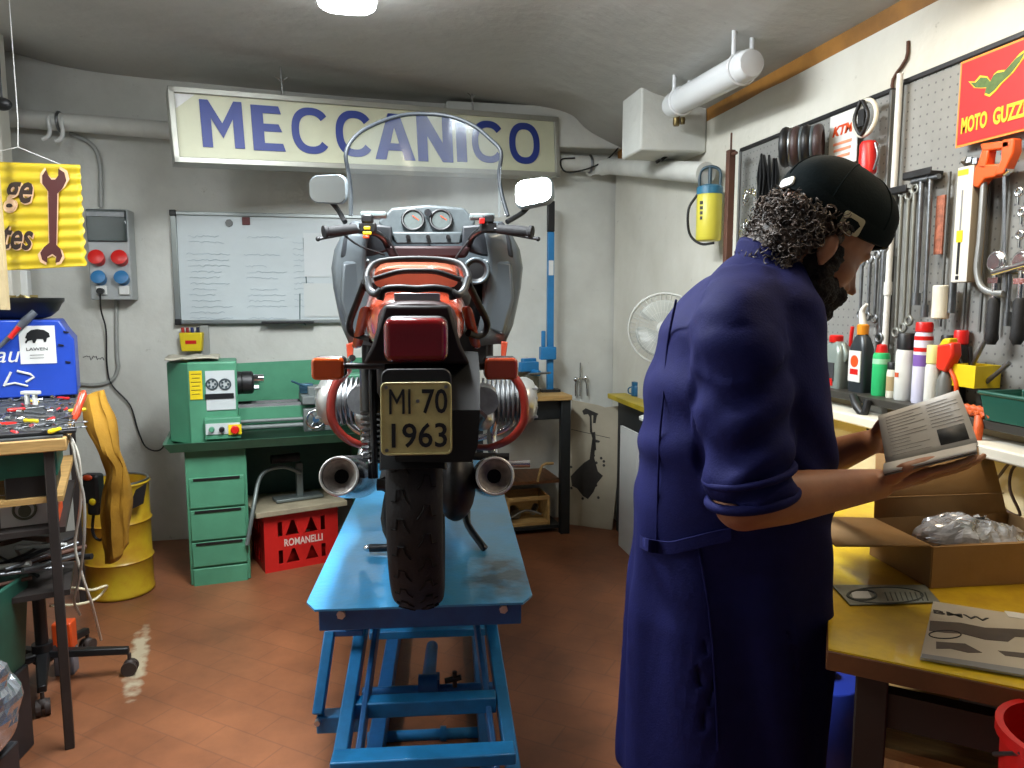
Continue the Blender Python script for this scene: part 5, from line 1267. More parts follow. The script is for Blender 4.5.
for nm, zz, m_ in (('shelf', TF.at(40, 503, 0).z, wood), ('shelf', TF.at(40, 535, 0).z, dl), ('shelf', TF.at(40, 600, 0).z, dl)):
    B().box((-TWd/2, .03+.35, zz), (TWd-.04, .7, .018)).obj(nm, m_, tb)
def onb(px, py, z=ZB+.007):
    q = onz(px, py, z); return q
# teal drawer box, dark box, paper, orange level
def boxy(nm, x0, y0_, x1, y1_, dep, m, label, cat, y=.05, bev=.006):
    a_, b2 = TF.at(x0, y0_, y), TF.at(x1, y1_, y); q = TF.w(((a_.x+b2.x)/2, y+dep/2, b2.z)); h_ = a_.z-b2.z
    return tag(B().box((0, 0, h_/2), (b2.x-a_.x, dep, h_)).obj(nm, m, bevel=bev), label, cat, loc=q, rz=yaw_)
dk = boxy('storage_box', 3, 477, 56, 502, .3, black, 'black box on the upper wooden shelf of the left bench', 'box')
tl = boxy('teal_storage_box', -8, 455, 58, 476, .3, mat('teal_paint', '1d5f50', .4, vary=.2), 'teal drawer box under the top of the left bench', 'drawer box')
boxy('spirit_level', 51, 513, 59, 533, .25, orangep, 'orange tool end standing on the middle shelf of the left bench', 'tool')
q = TF.w(TF.at(26, 533, .10)); pb2 = thing('leaning_card', 'white card with a dark circular print leaning on the bench shelf', 'card', q, yaw_, r=(R(-8), 0, yaw_))
B().box((0, 0, .065), (.13, .004, .125)).obj('sheet', paper, pb2); b = B(); b.torus(frame((0, -.004, .075), (1, 0, 0), (0, 0, 1)), .03, .004, n=24); b.ell((0, -.003, .07), (.018, .002, .02)); b.obj('print', mat('olive_print', '5c5f4a', .6), pb2)
# ---- clutter makers
def wrench(L_=.18, m=steel, nm='wrench'):
    b = B(); w2 = .0075; hd = .016; P = [(-w2, -L_/2+hd), (-w2*.8, L_/2-hd), (-hd, L_/2-hd*.6), (-hd*.9, L_/2+hd*.7), (-hd*.4, L_/2+hd*.8), (-hd*.4, L_/2+.0), (0, L_/2-hd*.35), (hd*.4, L_/2), (hd*.4, L_/2+hd*.8), (hd*.9, L_/2+hd*.7), (hd, L_/2-hd*.6), (w2*.8, L_/2-hd), (w2, -L_/2+hd)]
    ring_ = [(hd*.95*math.cos(R(60-300*i/14)), -L_/2+hd*.95*math.sin(R(60-300*i/14))) for i in range(15)]
    b.prism(P[:], Matrix.Identity(4), .006); b.torus(Matrix.Translation((0, -L_/2, .003)), hd*.8, .0045, n=18, m=6); return b.obj(nm, m, bevel=.001)
def pliers(nm='pliers', hm=redp):
    r_ = thing(nm, 'x', 'pliers'); b = B()
    for s_ in (-1, 1): b.tube([(s_*.006, .07, .006), (s_*.010, .03, .006), (-s_*.004, .01, .006), (-s_*.012, -.0, .006)], [.004, .007, .007, .005], sm=3, n=8)
    b.cyl((0, .012, 0), (0, .012, .013), .008); b.obj('jaws', dsteel, r_)
    for s_ in (-1, 1): b = B(); b.tube([(s_*.012, 0, .006), (s_*.024, -.04, .006), (s_*.018, -.10, .006)], .006, sm=4, n=8); b.obj('handle', hm, r_)
    return r_
def screwdriver(nm='screwdriver', hm=redp):
    r_ = thing(nm, 'x', 'screwdriver'); b = B(); b.cyl((0, 0, .012), (0, .10, .012), .003, n=8); b.obj('shaft', steel, r_)
    b = B(); b.lathe([(.006, 0), (.011, .01), (.009, .03), (.012, .06), (.011, .09), (.005, .095)], frame((0, 0, .012), (1, 0, 0), (0, 0, 1), (0, -1, 0)), 10); b.obj('handle', hm, r_); return r_
def socket_(nm='socket'):
    b = B(); b.lathe([(.012, 0), (.012, .03), (.008, .03), (.007, .01)], frame((0, 0, .012), (1, 0, 0), (0, 0, 1)), 12, caps=True); return b.obj(nm, chrome)
random.seed(21)
gcl = 'tools scattered over the left bench top'
kinds = {'wrench': [wrench(.17), 'steel combination spanner among the scattered tools on the left bench', 'wrench'], 'socket': [socket_(), 'small chrome socket among the scattered tools on the left bench', 'socket']}
pr = pliers(); sd = screwdriver(); sdy = screwdriver('screwdriver', yellowp)
kinds['pliers'] = [pr, 'red handled pliers lying among the scattered tools on the left bench', 'pliers']; kinds['screwdriver'] = [sd, 'red handled screwdriver lying among the scattered tools on the left bench', 'screwdriver']; kinds['screwdriver_y'] = [sdy, 'yellow handled screwdriver lying among the scattered tools on the left bench', 'screwdriver']
used = set(); spots = []
for row in range(9):
    for col in range(7):
        px = 3+11*col+random.uniform(-4, 4); py = 402+3.9*row+random.uniform(-1.5, 1.5); px = min(px, 74-row*1.2)
        spots.append((px, py))
order = (['wrench']*6+['socket']*5+['pliers', 'wrench', 'screwdriver', 'wrench', 'socket', 'screwdriver_y'])
for i, (px, py) in enumerate(spots):
    k = order[(i*5) % len(order)]; src_, lb, ct_ = kinds[k]
    q = onb(px, py); q.z += .002+.012*((i*7) % 3)/2
    if k not in used: used.add(k); ob = src_; ob.scale = (.62,)*3; ob.location = q; ob.rotation_euler = (0, 0, random.uniform(0, 6.28)); ob['label'] = lb; ob['category'] = ct_; ob['group'] = gcl+', '+{'pliers': 'pliers'}.get(ct_, ct_+('es' if ct_[-2:] == 'ch' else 's'))
    else: ob = dup(src_, q, random.uniform(0, 6.28), lb, gcl+', '+{'pliers': 'pliers'}.get(ct_, ct_+('es' if ct_[-2:] == 'ch' else 's')))
b = B(); q = onb(34, 436); b.box((0, 0, .006), (.36, .05, .012)); tag(b.obj('steel_bar', dsteel, bevel=.003), 'long dark flat steel bar along the front edge of the left bench', 'bar', loc=q+V((-.07, 0, 0)), rz=yaw_)
q = onb(28, 408); r_ = thing('white_clamp', 'small white plastic clamp standing before the blue welder', 'clamp', q, -.2)
b = B(); b.box((0, 0, .03), (.012, .02, .06)); b.box((.03, 0, .03), (.012, .02, .06)); b.box((.015, 0, .06), (.07, .022, .014)); b.obj('body', white, r_, bevel=.003)
q = onb(71, 420); r_ = thing('screwdriver', 'screwdriver with transparent orange handle hanging over the right edge of the left bench', 'screwdriver', q+V((.01, 0, .0)), r=(R(55), 0, R(-15)))
b = B(); b.cyl((0, 0, 0), (0, -.09, 0), .004); b.obj('shaft', steel, r_); b = B(); b.lathe([(.008, 0), (.014, .02), (.012, .06), (.014, .1), (.006, .115)], frame((0, 0, 0), (1, 0, 0), (0, 0, 1), (0, 1, 0)), 12); b.obj('handle', mat('orange_handle', 'c8452a', .25, coat=.6), r_)
# ---- blue welder
q = onz(0, 398, ZB+.006); wy_ = TF.loc(onz(60, 399, ZB+.006)).y
Aw = lambda px, py, dy=0: TF.at(px, py, wy_+dy)
a_, b2 = Aw(-25, 398), Aw(78, 398); wz = Aw(40, 320).z
wd = thing('welding_machine', 'bright blue boxy welder with a white animal label at the back of the left bench', 'welder', TF.w((a_.x, wy_, ZB+.008)), yaw_)
Wd = b2.x-a_.x; Hd = wz-ZB-.008
wblue = mat('welder_blue', '2348b4', .38, vary=.12, vs=5, coat=.2)
B().prism([(0, .012), (Wd, .012), (Wd, Hd*.75), (Wd*.93, Hd*.86), (Wd*.86, Hd), (0, Hd)], frame((0, 0, 0), (1, 0, 0), (0, 0, 1), (0, -1, 0)), -.34).obj('casing', wblue, wd, bevel=.006)
for x in (.04, Wd-.04): B().box((x, .03, .006), (.04, .03, .012)).obj('foot', black, wd)
WF = Fr(wd.location, yaw_); wa = lambda px, py, dy=-.003: WF.at(px, py, dy)
c0, c1 = wa(18, 326), wa(57, 363); lb_ = B().box(((c0.x+c1.x)/2, -.002, (c0.z+c1.z)/2), (c1.x-c0.x, .002, c0.z-c1.z)).obj('label', paper, wd)
def blob(b, outl, dy=-.004, t=.001): 
    P = [wa(x, y, dy) for x, y in outl]; b.prism([(p.x, p.z) for p in P], frame((0, dy, 0), (1, 0, 0), (0, 0, 1), (0, -1, 0)), t)
b = B(); blob(b, [(25, 338), (27, 333), (31, 330), (37, 329), (44, 330), (49, 333), (50, 337), (47, 338), (46, 342), (44, 342), (43, 339), (37, 339), (35, 343), (33, 343), (32, 340), (28, 341), (26, 344), (25, 342), (27, 339)]); b.obj('animal_silhouette', black, lb_)
text('LAWEN', frame(wa(37, 349, -.0035), (1, 0, 0), (0, 0, 1)), .075, .013, dsteel, parent=lb_)
for yy in (355, 358): 
    c_ = wa(37, yy, -.0035); B().box(c_, (.05, .001, .002)).obj('fine_print', dsteel, lb_)
text('au', frame(wa(8, 357, -.002), (1, 0, 0), (0, 0, 1)), .085, .045, paper, parent=wd, shear=.3)
b = B(); b.tube([wa(17, 371), wa(30, 374), wa(34, 377), wa(26, 382)], .005, n=6); b.tube([wa(11, 372), wa(7, 380), wa(4, 386)], .005, n=6); b.tube([wa(4, 385), wa(15, 383), wa(28, 386)], .004, n=6); b.obj('white_marking', paper, wd)
b = B(); b.tube([wa(-4, 350, -.02), wa(12, 335, -.03), wa(26, 320, -.035), wa(35, 312, -.03)], [.006, .012, .016, .014], n=10); b.obj('handle_bar', mat('grey_plastic', '555a62', .5), wd)
b = B(); b.tube([wa(10, 338, -.045), wa(19, 327, -.05)], .010); b.obj('red_lever', redp, wd)
for xx, yy in ((66, 332), (68, 362), (61, 345)): B().box(wa(xx, yy, -.004), (.02, .004, .006), (0, 12, 0)).obj('vent_slot', black, wd)
# black bowl on the welder
tq = WF.at(20, 317, .17); bwl = thing('parts_tray', 'black round parts tray with small brass pieces on top of the blue welder', 'tray', WF.w((WF.at(18, 310, .17).x, .17, Hd+.002)), yaw_)
b = B(); b.lathe([(.09, 0), (.12, .01), (.15, .035), (.165, .065), (.175, .075), (.175, .09), (.16, .09), (.15, .07), (.10, .03), (.0, .03)], None, 36, caps=False); b.obj('tray', black, bwl, ang=60)
b = B(); random.seed(9)
for k in range(26): a = random.uniform(0, 6.28); r_ = random.uniform(.01, .12); b.box((r_*math.cos(a), r_*math.sin(a), .075+random.uniform(0, .02)), (.03, .012, .012), (random.uniform(0, 90), random.uniform(0, 60), random.uniform(0, 180)))
so = b.obj('brass_pieces', mat('brass_bits', 'b8a46a', .35, .7), bwl); so['kind'] = 'stuff'
# white box on the pillar
q = pt(18, 284, 3.9); tag(B().box((0, 0, 0), (.11, .05, .14)).obj('white_wall_box', white, bevel=.005), 'small white box fixed to the pillar behind the welder', 'box', loc=q, rz=0)
# ---- things below the bench
q = TF.w((-.30, .22, 0)); cb_ = thing('chair_base', 'five armed castor base of an office chair under the left bench', 'chair base', onz(62, 690, 0))
cc = V((0, 0, 0)); hub = pt(52, 662, 2.55)-cb_.location
hub = V((0, 0, .12)); cb_.location = onz(45, 683, 0); CF = Fr(cb_.location, 0)
ends = [CF.atz(129, 652, .09), CF.atz(68, 690, .09)]
r0_ = ends[0].xy.length; a0_ = math.atan2(ends[0].y, ends[0].x)
for k in range(5):
    a = a0_-k*2*math.pi/5; e2 = V((r0_*.85*math.cos(a), r0_*.85*math.sin(a), .08)) if k else V((ends[0].x, ends[0].y, .085))
    b = B(); b.loft([[p0+V((-math.sin(a)*s_*w_, math.cos(a)*s_*w_, z)) for s_, z in ((-1, -.012), (1, -.012), (.8, .014), (-.8, .014))] for p0, w_ in ((hub, .026), (e2+V((0, 0, .012)), .015))]); am = b.obj('star_arm', black, cb_, bevel=.004)
    b = B()
    for s_ in (-1, 1): c1_ = V((e2.x-math.sin(a)*s_*.014, e2.y+math.cos(a)*s_*.014, .028)); b.cyl(c1_-V((-math.sin(a), math.cos(a), 0))*.008, c1_+V((-math.sin(a), math.cos(a), 0))*.008, .028, n=20)
    b.cyl(V((e2.x, e2.y, .03)), V((e2.x, e2.y, .085)), .007); b.ell(V((e2.x, e2.y, .042)), (.022, .022, .02), n=12, m=8); b.obj('castor', mat('castor_grey', '3a302c', .6), am)
b = B(); b.cyl(hub+V((0, 0, -.03)), hub+V((0, 0, .04)), .035); b.cyl(hub, hub+V((0, 0, .34)), .022); b.obj('gas_column', black, cb_)
# metal rods / scrap heap on lowest shelf
random.seed(31); zsh = TF.at(40, 600, 0).z+.012
for i in range(16):
    px = random.uniform(3, 56); py = random.uniform(565, 605); q = TF.w((TF.at(px, py, .1).x, random.uniform(.06, .4), zsh+.02+.014*(i % 6)))
    L_ = random.uniform(.12, .3); b = B(); r_ = random.uniform(.005, .011)
    if i % 4 == 0: b.tube([(-L_/2, 0, 0), (0, .02, .0), (L_/3, .07, .0), (L_/2, .06, 0)], r_, sm=3)
    else: b.cyl((-L_/2, 0, 0), (L_/2, 0, 0), r_, n=10)
    m_ = random.choice([steel, dsteel, white, mat('rusty', '5c3a2a', .7, vary=.3)]); o_ = b.obj('metal_rod', m_, bevel=0)
    tag(o_, 'loose metal rod in the heap on the lowest shelf of the left bench', 'rod', group='rods heaped under the left bench', loc=q, rz=(0, R(random.uniform(-8, 8)), random.uniform(0, 3.1)))
for px, py, nm, m_, lb in ((66, 608, 'orange_block', orangep, 'orange plastic block beside the bench leg below the cables'), (64, 628, 'grey_block', mat('grey_block', '6b6a70', .5), 'grey box standing on the floor behind the bench leg')):
    q = pt(px, py, 2.75); b = B(); b.box((0, 0, 0), (.07, .06, .11 if py < 620 else .10)); ob = tag(b.obj(nm, m_, bevel=.006), lb, 'box', loc=q if py < 620 else V((q.x, q.y, .06)))
    if py < 620: ob.location.z = .05+.12+.0
q = V((pt(64, 628, 2.75).x, pt(64, 628, 2.75).y, 0)); C.objects['grey_block'].location = q+V((0, 0, .05)); C.objects['orange_block'].location = q+V((0, 0, .156))
# cables hanging from the bench corner
for k, (pts_, m_, lb) in enumerate((([(60, 434, 2.36), (70, 437, 2.34), (78, 455, 2.33), (81, 480, 2.34), (80, 510, 2.36), (75, 545, 2.38), (82, 575, 2.4), (92, 605, 2.45), (101, 640, 2.62)], 'c9c5b8', 'pale cable hanging from the bench corner down to the floor, longest of the three'), ([(62, 436, 2.36), (71, 441, 2.32), (77, 470, 2.31), (84, 500, 2.33), (84, 540, 2.34), (79, 580, 2.38), (74, 600, 2.4), (80, 615, 2.5)], 'a8a69c', 'grey cable hanging along the bench leg beside the yellow cloth'), ([(66, 590, 2.5), (75, 588, 2.45), (92, 590, 2.5), (107, 586, 2.6), (97, 598, 2.6), (80, 604, 2.5), (50, 606, 2.4)], 'd8cfae', 'short pale cable looping sideways near the foot of the drum'))):
    b = B(); b.tube([pt(*p) for p in pts_], .0045, sm=5, n=8); tag(b.obj('hanging_cable', mat('cable_'+m_, m_, .5)), lb, 'cable')
# green bin and foil bag, near left
q = pt(-12, 620, 1.95); q0 = onz(-14, 760, 0)
bn = thing('plastic_bin', 'dark green plastic bin standing on a dark box at the left edge', 'bin', V((pt(-30, 700, 2.0).x, pt(-30, 700, 2.0).y, 0)), -.1)
BF = Fr(bn.location, -.1); xr_ = BF.at(16, 640, .3).x+.045; zt_ = BF.at(10, 590, 0).z; zl_ = BF.at(16, 690, 0).z
b = B(); x1 = xr_
b.loft([[V((x, y, z)) for x, y in ((x1-.34, -.02), (x1-.01, -.02), (x1-.01, .28), (x1-.34, .28))] for z in (.28,)] + [[V((x, y, zt_-.06)) for x, y in ((x1-.36, -.04), (x1+.01, -.04), (x1+.01, .3), (x1-.36, .3))], [V((x, y, zt_-.06)) for x, y in ((x1-.345, -.03), (x1-.005, -.03), (x1-.005, .285), (x1-.345, .285))], [V((x, y, .32)) for x, y in ((x1-.33, -.01), (x1-.02, -.01), (x1-.02, .27), (x1-.33, .27))]])
b.obj('bin', dgreenp, bn, bevel=.004)
B().box((x1-.175, .13, .14), (.35, .30, .28)).obj('stand_box', mat('dark_box', '26262a', .5, vary=.3), bn, bevel=.006)
b = B(); random.seed(8); b.ell((0, 0, 0), (.11, .10, .15), n=40, m=30)
ob = b.obj('crumpled_bag', mat('silver_film', 'b9bcc2', .2, .85), None)
for v in ob.data.vertices: v.co += V((1, 1, 1))*0+v.normal*.022*noise.noise(v.co*22)
for p in ob.data.polygons: p.use_smooth = False
tag(ob, 'crumpled silver plastic bag in front of the dark green bin', 'bag', loc=pt(-32, 712, 1.78), rz=-.1)
bz_ = pt(-32, 712, 1.78); tag(B().box((0, 0, (bz_.z-.13)/2), (.14, .16, bz_.z-.13)).obj('low_box', MATS['dark_box'], bevel=.005), 'low dark box under the silver bag at the left edge', 'box', loc=(bz_.x, bz_.y, 0), rz=-.1)

# ---------------- yellow corrugated sign ----------------
SD = 3.0
g = thing('enamel_sign', 'yellow corrugated metal sign with a dark red spanner hanging at the left', 'sign', pt(40, 215, SD), -YAW)
GF = Fr(g.location, -YAW); ga = GF.at
tl_, tr_, br_, bl3 = ga(-62, 160), ga(80, 165), ga(86, 266), ga(-62, 274)
b = B(); P = []; NU, NV = 30, 90
for j in range(NV):
    f = j/(NV-1); L0 = tl_.lerp(bl3, f); R0 = tr_.lerp(br_, f)
    for i in range(NU): g_ = i/(NU-1); p = L0.lerp(R0, g_); P.append(p+V((.003*math.sin(f*60) if i == NU-1 else 0, -.0035*math.sin(f*2*math.pi*9), 0)))
b.sheet(P, NU, NV); b.obj('sheet', mat('sign_yellow', 'c9ae1c', .45, vary=.12, vs=5), g, solid=.003)
dr_ = mat('sign_dark_red', '46100f', .5, vary=.15); pk_ = mat('sign_pale_pink', 'd8b08a', .5)
def sgpoly(b, pts, y, t): P = [ga(x, yy, 0) for x, yy in pts]; b.prism([(p.x, p.z) for p in P], frame((0, y, 0), (1, 0, 0), (0, 0, 1), (0, -1, 0)), t)
wr = [(50, 192), (44, 184), (44, 176), (48, 170), (50, 176), (53, 180), (57, 180), (60, 176), (60, 169), (66, 173), (68, 181), (64, 189), (59, 194), (58, 245), (62, 249), (64, 256), (61, 262), (57, 263), (58, 257), (54, 254), (49, 257), (49, 263), (44, 260), (42, 253), (46, 247), (51, 243)]
cx_ = sum(p[0] for p in wr)/len(wr)
b = B(); sgpoly(b, [(cx_+(x-cx_)*1.22, 216+(y-216)*1.045) for x, y in wr], -.009, .001); b.obj('wrench_outline', pk_, g)
b = B(); sgpoly(b, wr, -.0105, .001); b.obj('wrench_picture', dr_, g)
def ink_text(s_, x0, y0_, x1, y1_):
    p0_, p1_ = ga(x0, y0_), ga(x1, y1_); M_ = frame(((p0_.x+p1_.x)/2, -.011, (p0_.z+p1_.z)/2), (1, 0, -.05), (0, 0, 1))
    text(s_, M_ @ Matrix.Translation((.003, -.003, -.0012)), p1_.x-p0_.x, p0_.z-p1_.z, pk_, parent=g, shear=.35, bold=.03); text(s_, M_, p1_.x-p0_.x, p0_.z-p1_.z, mat('sign_brown', '2a180e', .5), parent=g, shear=.35, bold=.02)
ink_text('ge', 3, 182, 36, 213); ink_text('tes', 3, 226, 36, 250)
b = B(); hk = ony(50, 135, YW-.155); hk = hk-g.location; hk = V((hk.dot(RT), hk.dot(FW), hk.z)); b.tube([ga(-55, 161), ga(5, 150, .0), ga(18, 147, 0), ga(30, 152), ga(62, 165)], .0018, n=5); b.tube([ga(18, 147, 0), ga(18, 120, .0), V((ga(18, 120).x, 0, 2.75-g.location.z))], .0018, n=5); b.obj('hanging_string', white, g)
q = pt(0, 240, 2.9); ba = B(); z0_, z1_ = pt(4, 310, 2.9).z, 2.80; ba.box((0, 0, (z0_+z1_)/2), (.028, .02, z1_-z0_)); tag(ba.obj('wooden_batten', mat('pale_batten', 'c9b48a', .6, vary=.15), bevel=.002), 'pale wooden batten hanging in front of the yellow sign edge', 'batten', loc=(q.x, q.y, 0), rz=-YAW)
q = pt(2, 104, 3.0); b = B(); b.ell((0, 0, 0), (.035, .03, .025)); b.cyl((0, 0, 0), (0, 0, 2.78-q.z), .004); tag(b.obj('hanging_hook_block', black), 'small black block hanging high at the left edge', 'hook', loc=q)
# ---------------- tool board on the right wall ----------------
XB = 1.575
peg = mat('tool_board_grey', '8c8c88', .6, .2, vary=.12, vs=6)
pn = peg.node_tree; N = pn.nodes; L = pn.links; bs_ = N['Principled BSDF']; src = bs_.inputs['Base Color'].links[0].from_socket
tcn = N.new('ShaderNodeTexCoord'); sx_n = N.new('ShaderNodeSeparateXYZ'); L.new(tcn.outputs['Object'], sx_n.inputs[0])
def hole_axis(out):
    a = N.new('ShaderNodeMath'); a.operation = 'MULTIPLY'; a.inputs[1].default_value = 1/.0265; L.new(out, a.inputs[0])
    f_ = N.new('ShaderNodeMath'); f_.operation = 'FRACT'; L.new(a.outputs[0], f_.inputs[0]); c_ = N.new('ShaderNodeMath'); c_.operation = 'SUBTRACT'; c_.inputs[1].default_value = .5; L.new(f_.outputs[0], c_.inputs[0])
    p_ = N.new('ShaderNodeMath'); p_.operation = 'POWER'; p_.inputs[1].default_value = 2; ab = N.new('ShaderNodeMath'); ab.operation = 'ABSOLUTE'; L.new(c_.outputs[0], ab.inputs[0]); L.new(ab.outputs[0], p_.inputs[0]); return p_.outputs[0]
ad = N.new('ShaderNodeMath'); ad.operation = 'ADD'; L.new(hole_axis(sx_n.outputs[1]), ad.inputs[0]); L.new(hole_axis(sx_n.outputs[2]), ad.inputs[1])
lt = N.new('ShaderNodeMath'); lt.operation = 'LESS_THAN'; lt.inputs[1].default_value = .014; L.new(ad.outputs[0], lt.inputs[0])
mx = N.new('ShaderNodeMix'); mx.data_type = 'RGBA'; L.new(lt.outputs[0], mx.inputs[0]); L.new(src, mx.inputs[6]); mx.inputs[7].default_value = (.12, .12, .12, 1); L.new(mx.outputs[2], bs_.inputs['Base Color'])
OX = lambda px, py, off=0: onx(px, py, XB-off)
t1a, t1b = OX(740, 148), OX(891, 93); t2a, t2b = OX(901, 83), OX(1024, 33)
SZ = onx(830, 383, 1.46).z; SZ2 = onx(1024, 436, 1.46).z; print('shelf z', SZ, SZ2, 'peg', t1a, t1b, t2a, t2b)
SZ = (SZ+SZ2)/2-.0
def board(ya, yb, zt, nm, lb):
    r_ = thing(nm, lb, 'tool board', (XB+.01, (ya+yb)/2, 0)); L_ = yb-ya
    B().box((.0, 0, (zt+SZ)/2), (.006, L_, zt-SZ)).obj('panel', peg, r_)
    b = B()
    for z in (zt,): b.box((-.002, 0, z), (.02, L_, .014))
    b.obj('top_edge', dsteel, r_, bevel=.002)
    for y in (-L_/2, L_/2): B().box((-.002, y, (zt+SZ)/2), (.02, .012, zt-SZ)).obj('side_edge', mat('edge_grey', '6c6d6b', .5, .4), r_, bevel=.002)
    return r_
board(t1b.y, t1a.y, (t1a.z+t1b.z)/2, 'tool_board', 'grey perforated tool board farther along the wall, left of the white pipe')
board(t2a.y-2.2, t2a.y, (t2a.z+t2b.z)/2, 'tool_board', 'grey perforated tool board nearer the camera under the red flag')
# thick white wall band above the boards is the wall itself; a vertical white pipe between the boards
q = OX(893, 200, .02); qa = OX(898, 85, .02)
b = B(); b.cyl((XB-.02, q.y, SZ+.02), (XB-.02, q.y, qa.z+.03), .009); b.cyl((XB-.02, q.y+.0, SZ+.3), (XB-.02, q.y, SZ+.34), .012)
tag(b.obj('wall_pipe', white), 'thin white vertical pipe between the two tool boards', 'pipe')
b = B(); w0 = onx(909, 52, 1.6); w1 = onx(898, 75, 1.6)
b.tube([w0+V((-.005, 0, .03)), w0+V((-.008, 0, -.02)), w1+V((-.008, .01, -.01)), w1+V((-.006, .01, -.06))], .005, sm=3); tag(b.obj('wall_wire', mat('rusty', '5c3a2a')), 'short rusty wire end sticking out of the wall above the white pipe', 'wire')
# shelf and ledge
yA, yB_ = -.5, onx(822, 379, 1.46).y+.25
sh = thing('wall_shelf', 'narrow dark edged shelf under the tool boards holding bottles and cans', 'shelf', (1.6, (yA+yB_)/2, 0))
B().box((-.075, 0, SZ-.011), (.145, yB_-yA, .022)).obj('board', mat('shelf_dark', '37352f', .5, vary=.3), sh, bevel=.002)
B().box((-.045, 0, SZ-.05), (.08, yB_-yA, .055)).obj('support_rail', mat('beige_paint', 'bfae86', .6, vary=.2), sh)
lz = onx(1024, 462, 1.40).z; lz0 = onx(860, 418, 1.40).z; print('ledge', lz, lz0)
struct(B().box((1.50, (yA+yB_)/2, lz-.0), (.2, yB_-yA, .03)).obj('trim_6', mat('ledge_white', 'dcd8c8', .5, vary=.12, vs=5), bevel=.005))
struct(B().box((1.55, (yA+yB_)/2, lz-.12), (.1, yB_-yA, .22)).obj('trim_7', mat('cream_wall', 'cfc09a', .7, vary=.15, vs=4)))
# --- sign with eagle
def wallf(px, py, off): p = OX(px, py, off); return p
def WM(p, tilt_=0): return frame(p, (0, -1, 0), (0, math.sin(tilt_), math.cos(tilt_)), (-1, 0, 0))
f0, f1 = OX(961, 63, .02), OX(958, 148, .02); yl = (f0.y+f1.y)/2; zt_, zb_ = f0.z, f1.z; fw = (zt_-zb_)*1.05
fl = thing('wall_flag', 'red flag with yellow letters and a green eagle on the near tool board', 'flag', (XB-.02, yl-fw/2, (zt_+zb_)/2))
fr_ed = mat('flag_orange', 'e8862a', .6); flr = mat('flag_red', 'bd1414', .6, vary=.06)
hF = zt_-zb_; Ml = frame((0, 0, 0), (0, -1, 0), (0, 0, 1))
B().prism([(-fw/2, -hF/2), (fw/2, -hF/2), (fw/2, hF/2), (-fw/2, hF/2)], Ml, .004).obj('border', fr_ed, fl)
B().prism([(-fw/2+.006, -hF/2+.006), (fw/2-.006, -hF/2+.006), (fw/2-.006, hF/2-.006), (-fw/2+.006, hF/2-.006)], Ml, .0045, z0=.001).obj('field', flr, fl)
gy = mat('flag_yellow', 'e8b81c', .6)
text('MOTO', Ml @ Matrix.Translation((-fw*.24, -hF*.26, .0062)), fw*.36, hF*.19, gy, parent=fl, bold=.035); text('GUZZI', Ml @ Matrix.Translation((fw*.22, -hF*.26, .0062)), fw*.40, hF*.19, gy, parent=fl, bold=.035)
eg = [(-.36, .24), (-.27, .21), (-.2, .26), (-.10, .22), (-.05, .15), (-.01, .22), (.04, .24), (.14, .22), (.30, .34), (.42, .38), (.36, .28), (.24, .16), (.10, .08), (.03, .02), (-.05, -.02), (-.12, .02), (-.10, .09), (-.18, .11), (-.27, .14)]
b = B(); b.prism([(x*fw, y*hF) for x, y in eg], Ml, .001, z0=.0058); b.obj('eagle_border', gy, fl)
b = B(); b.prism([(x*fw*.9-.002, (y-.13)*.82*hF+.13*hF) for x, y in eg], Ml, .001, z0=.0062); b.obj('eagle', mat('eagle_green', '4c6a2c', .6, vary=.3, vs=60), fl)
# --- white orange card
c0, c1 = OX(831, 121, .015), OX(857, 157, .015)
kc = thing('sticker_card', 'white card with orange lettering on the farther tool board', 'card', ((c0+c1)/2)); hy = abs(c0.y-c1.y)/2; hz2 = (c0.z-c1.z)/2+.012
B().prism([(-hy, -hz2), (hy, -hz2), (hy, hz2), (-hy, hz2)], Ml, .003).obj('card', paper, kc)
text('KTM', Ml @ Matrix.Translation((0, hz2*.35, .004)), hy*1.5, hz2*.38, orangep, parent=kc, shear=.3, bold=.03)
for k in range(3): B().box((-.0042, 0, -hz2*(.15+.25*k)), (.001, hy*(1.3-.1*k), hz2*.10)).obj('printed_line', mat('pale_orange', 'e8906a', .6), kc)
# --- far clutter on the boards
q = OX(801, 146, .06); bl_ = thing('belt_coil', 'coiled black and silver banded hoses hanging on the farther tool board', 'hose coil', OX(801, 146, .10), R(50))
for k in range(4):
    b = B(); b.torus(frame((0, .05-.035*k, 0), (1, 0, 0), (0, 0, 1)), .052, .016, n=28); b.obj('coil', black if k % 2 == 0 else mat('dark_brown', '3a2a2a', .5), bl_)
    if k < 3: b = B(); b.torus(frame((0, .032-.035*k, 0), (1, 0, 0), (0, 0, 1)), .058, .006, n=28); b.obj('band', mat('grey_ring', '5f6a70') if k else steel, bl_)
q = OX(865, 118, .05); rg_ = thing('ring_hook', 'pale ring with a dark spring clip hanging on the farther tool board', 'ring', q)
b = B(); b.torus(frame((0, 0, 0), (0, 1, 0), (0, 0, 1)), .052, .007, n=32); b.obj('ring', cream, rg_); b = B(); b.tube([(-.01, .01, .055), (-.015, .03, .0), (-.01, .0, -.05), (-.012, -.03, -.0), (-.01, .0, .05)], .006, sm=4); b.box((-.01, 0, 0), (.01, .03, .05)); b.obj('clip', dsteel, rg_)
q = OX(868, 158, .04); rt_ = thing('red_torch', 'red cylindrical lamp hanging on the farther tool board beside the cap', 'torch', q); b = B(); b.lathe([(.02, -.05), (.026, -.045), (.026, .04), (.02, .05)], None, 20); b.obj('body', redp, rt_, bevel=.002); b = B(); b.tube([(0, -.03, .04), (0, -.045, 0), (0, -.03, -.04)], .004, sm=4); b.obj('handle', steel, rt_)
random.seed(13)
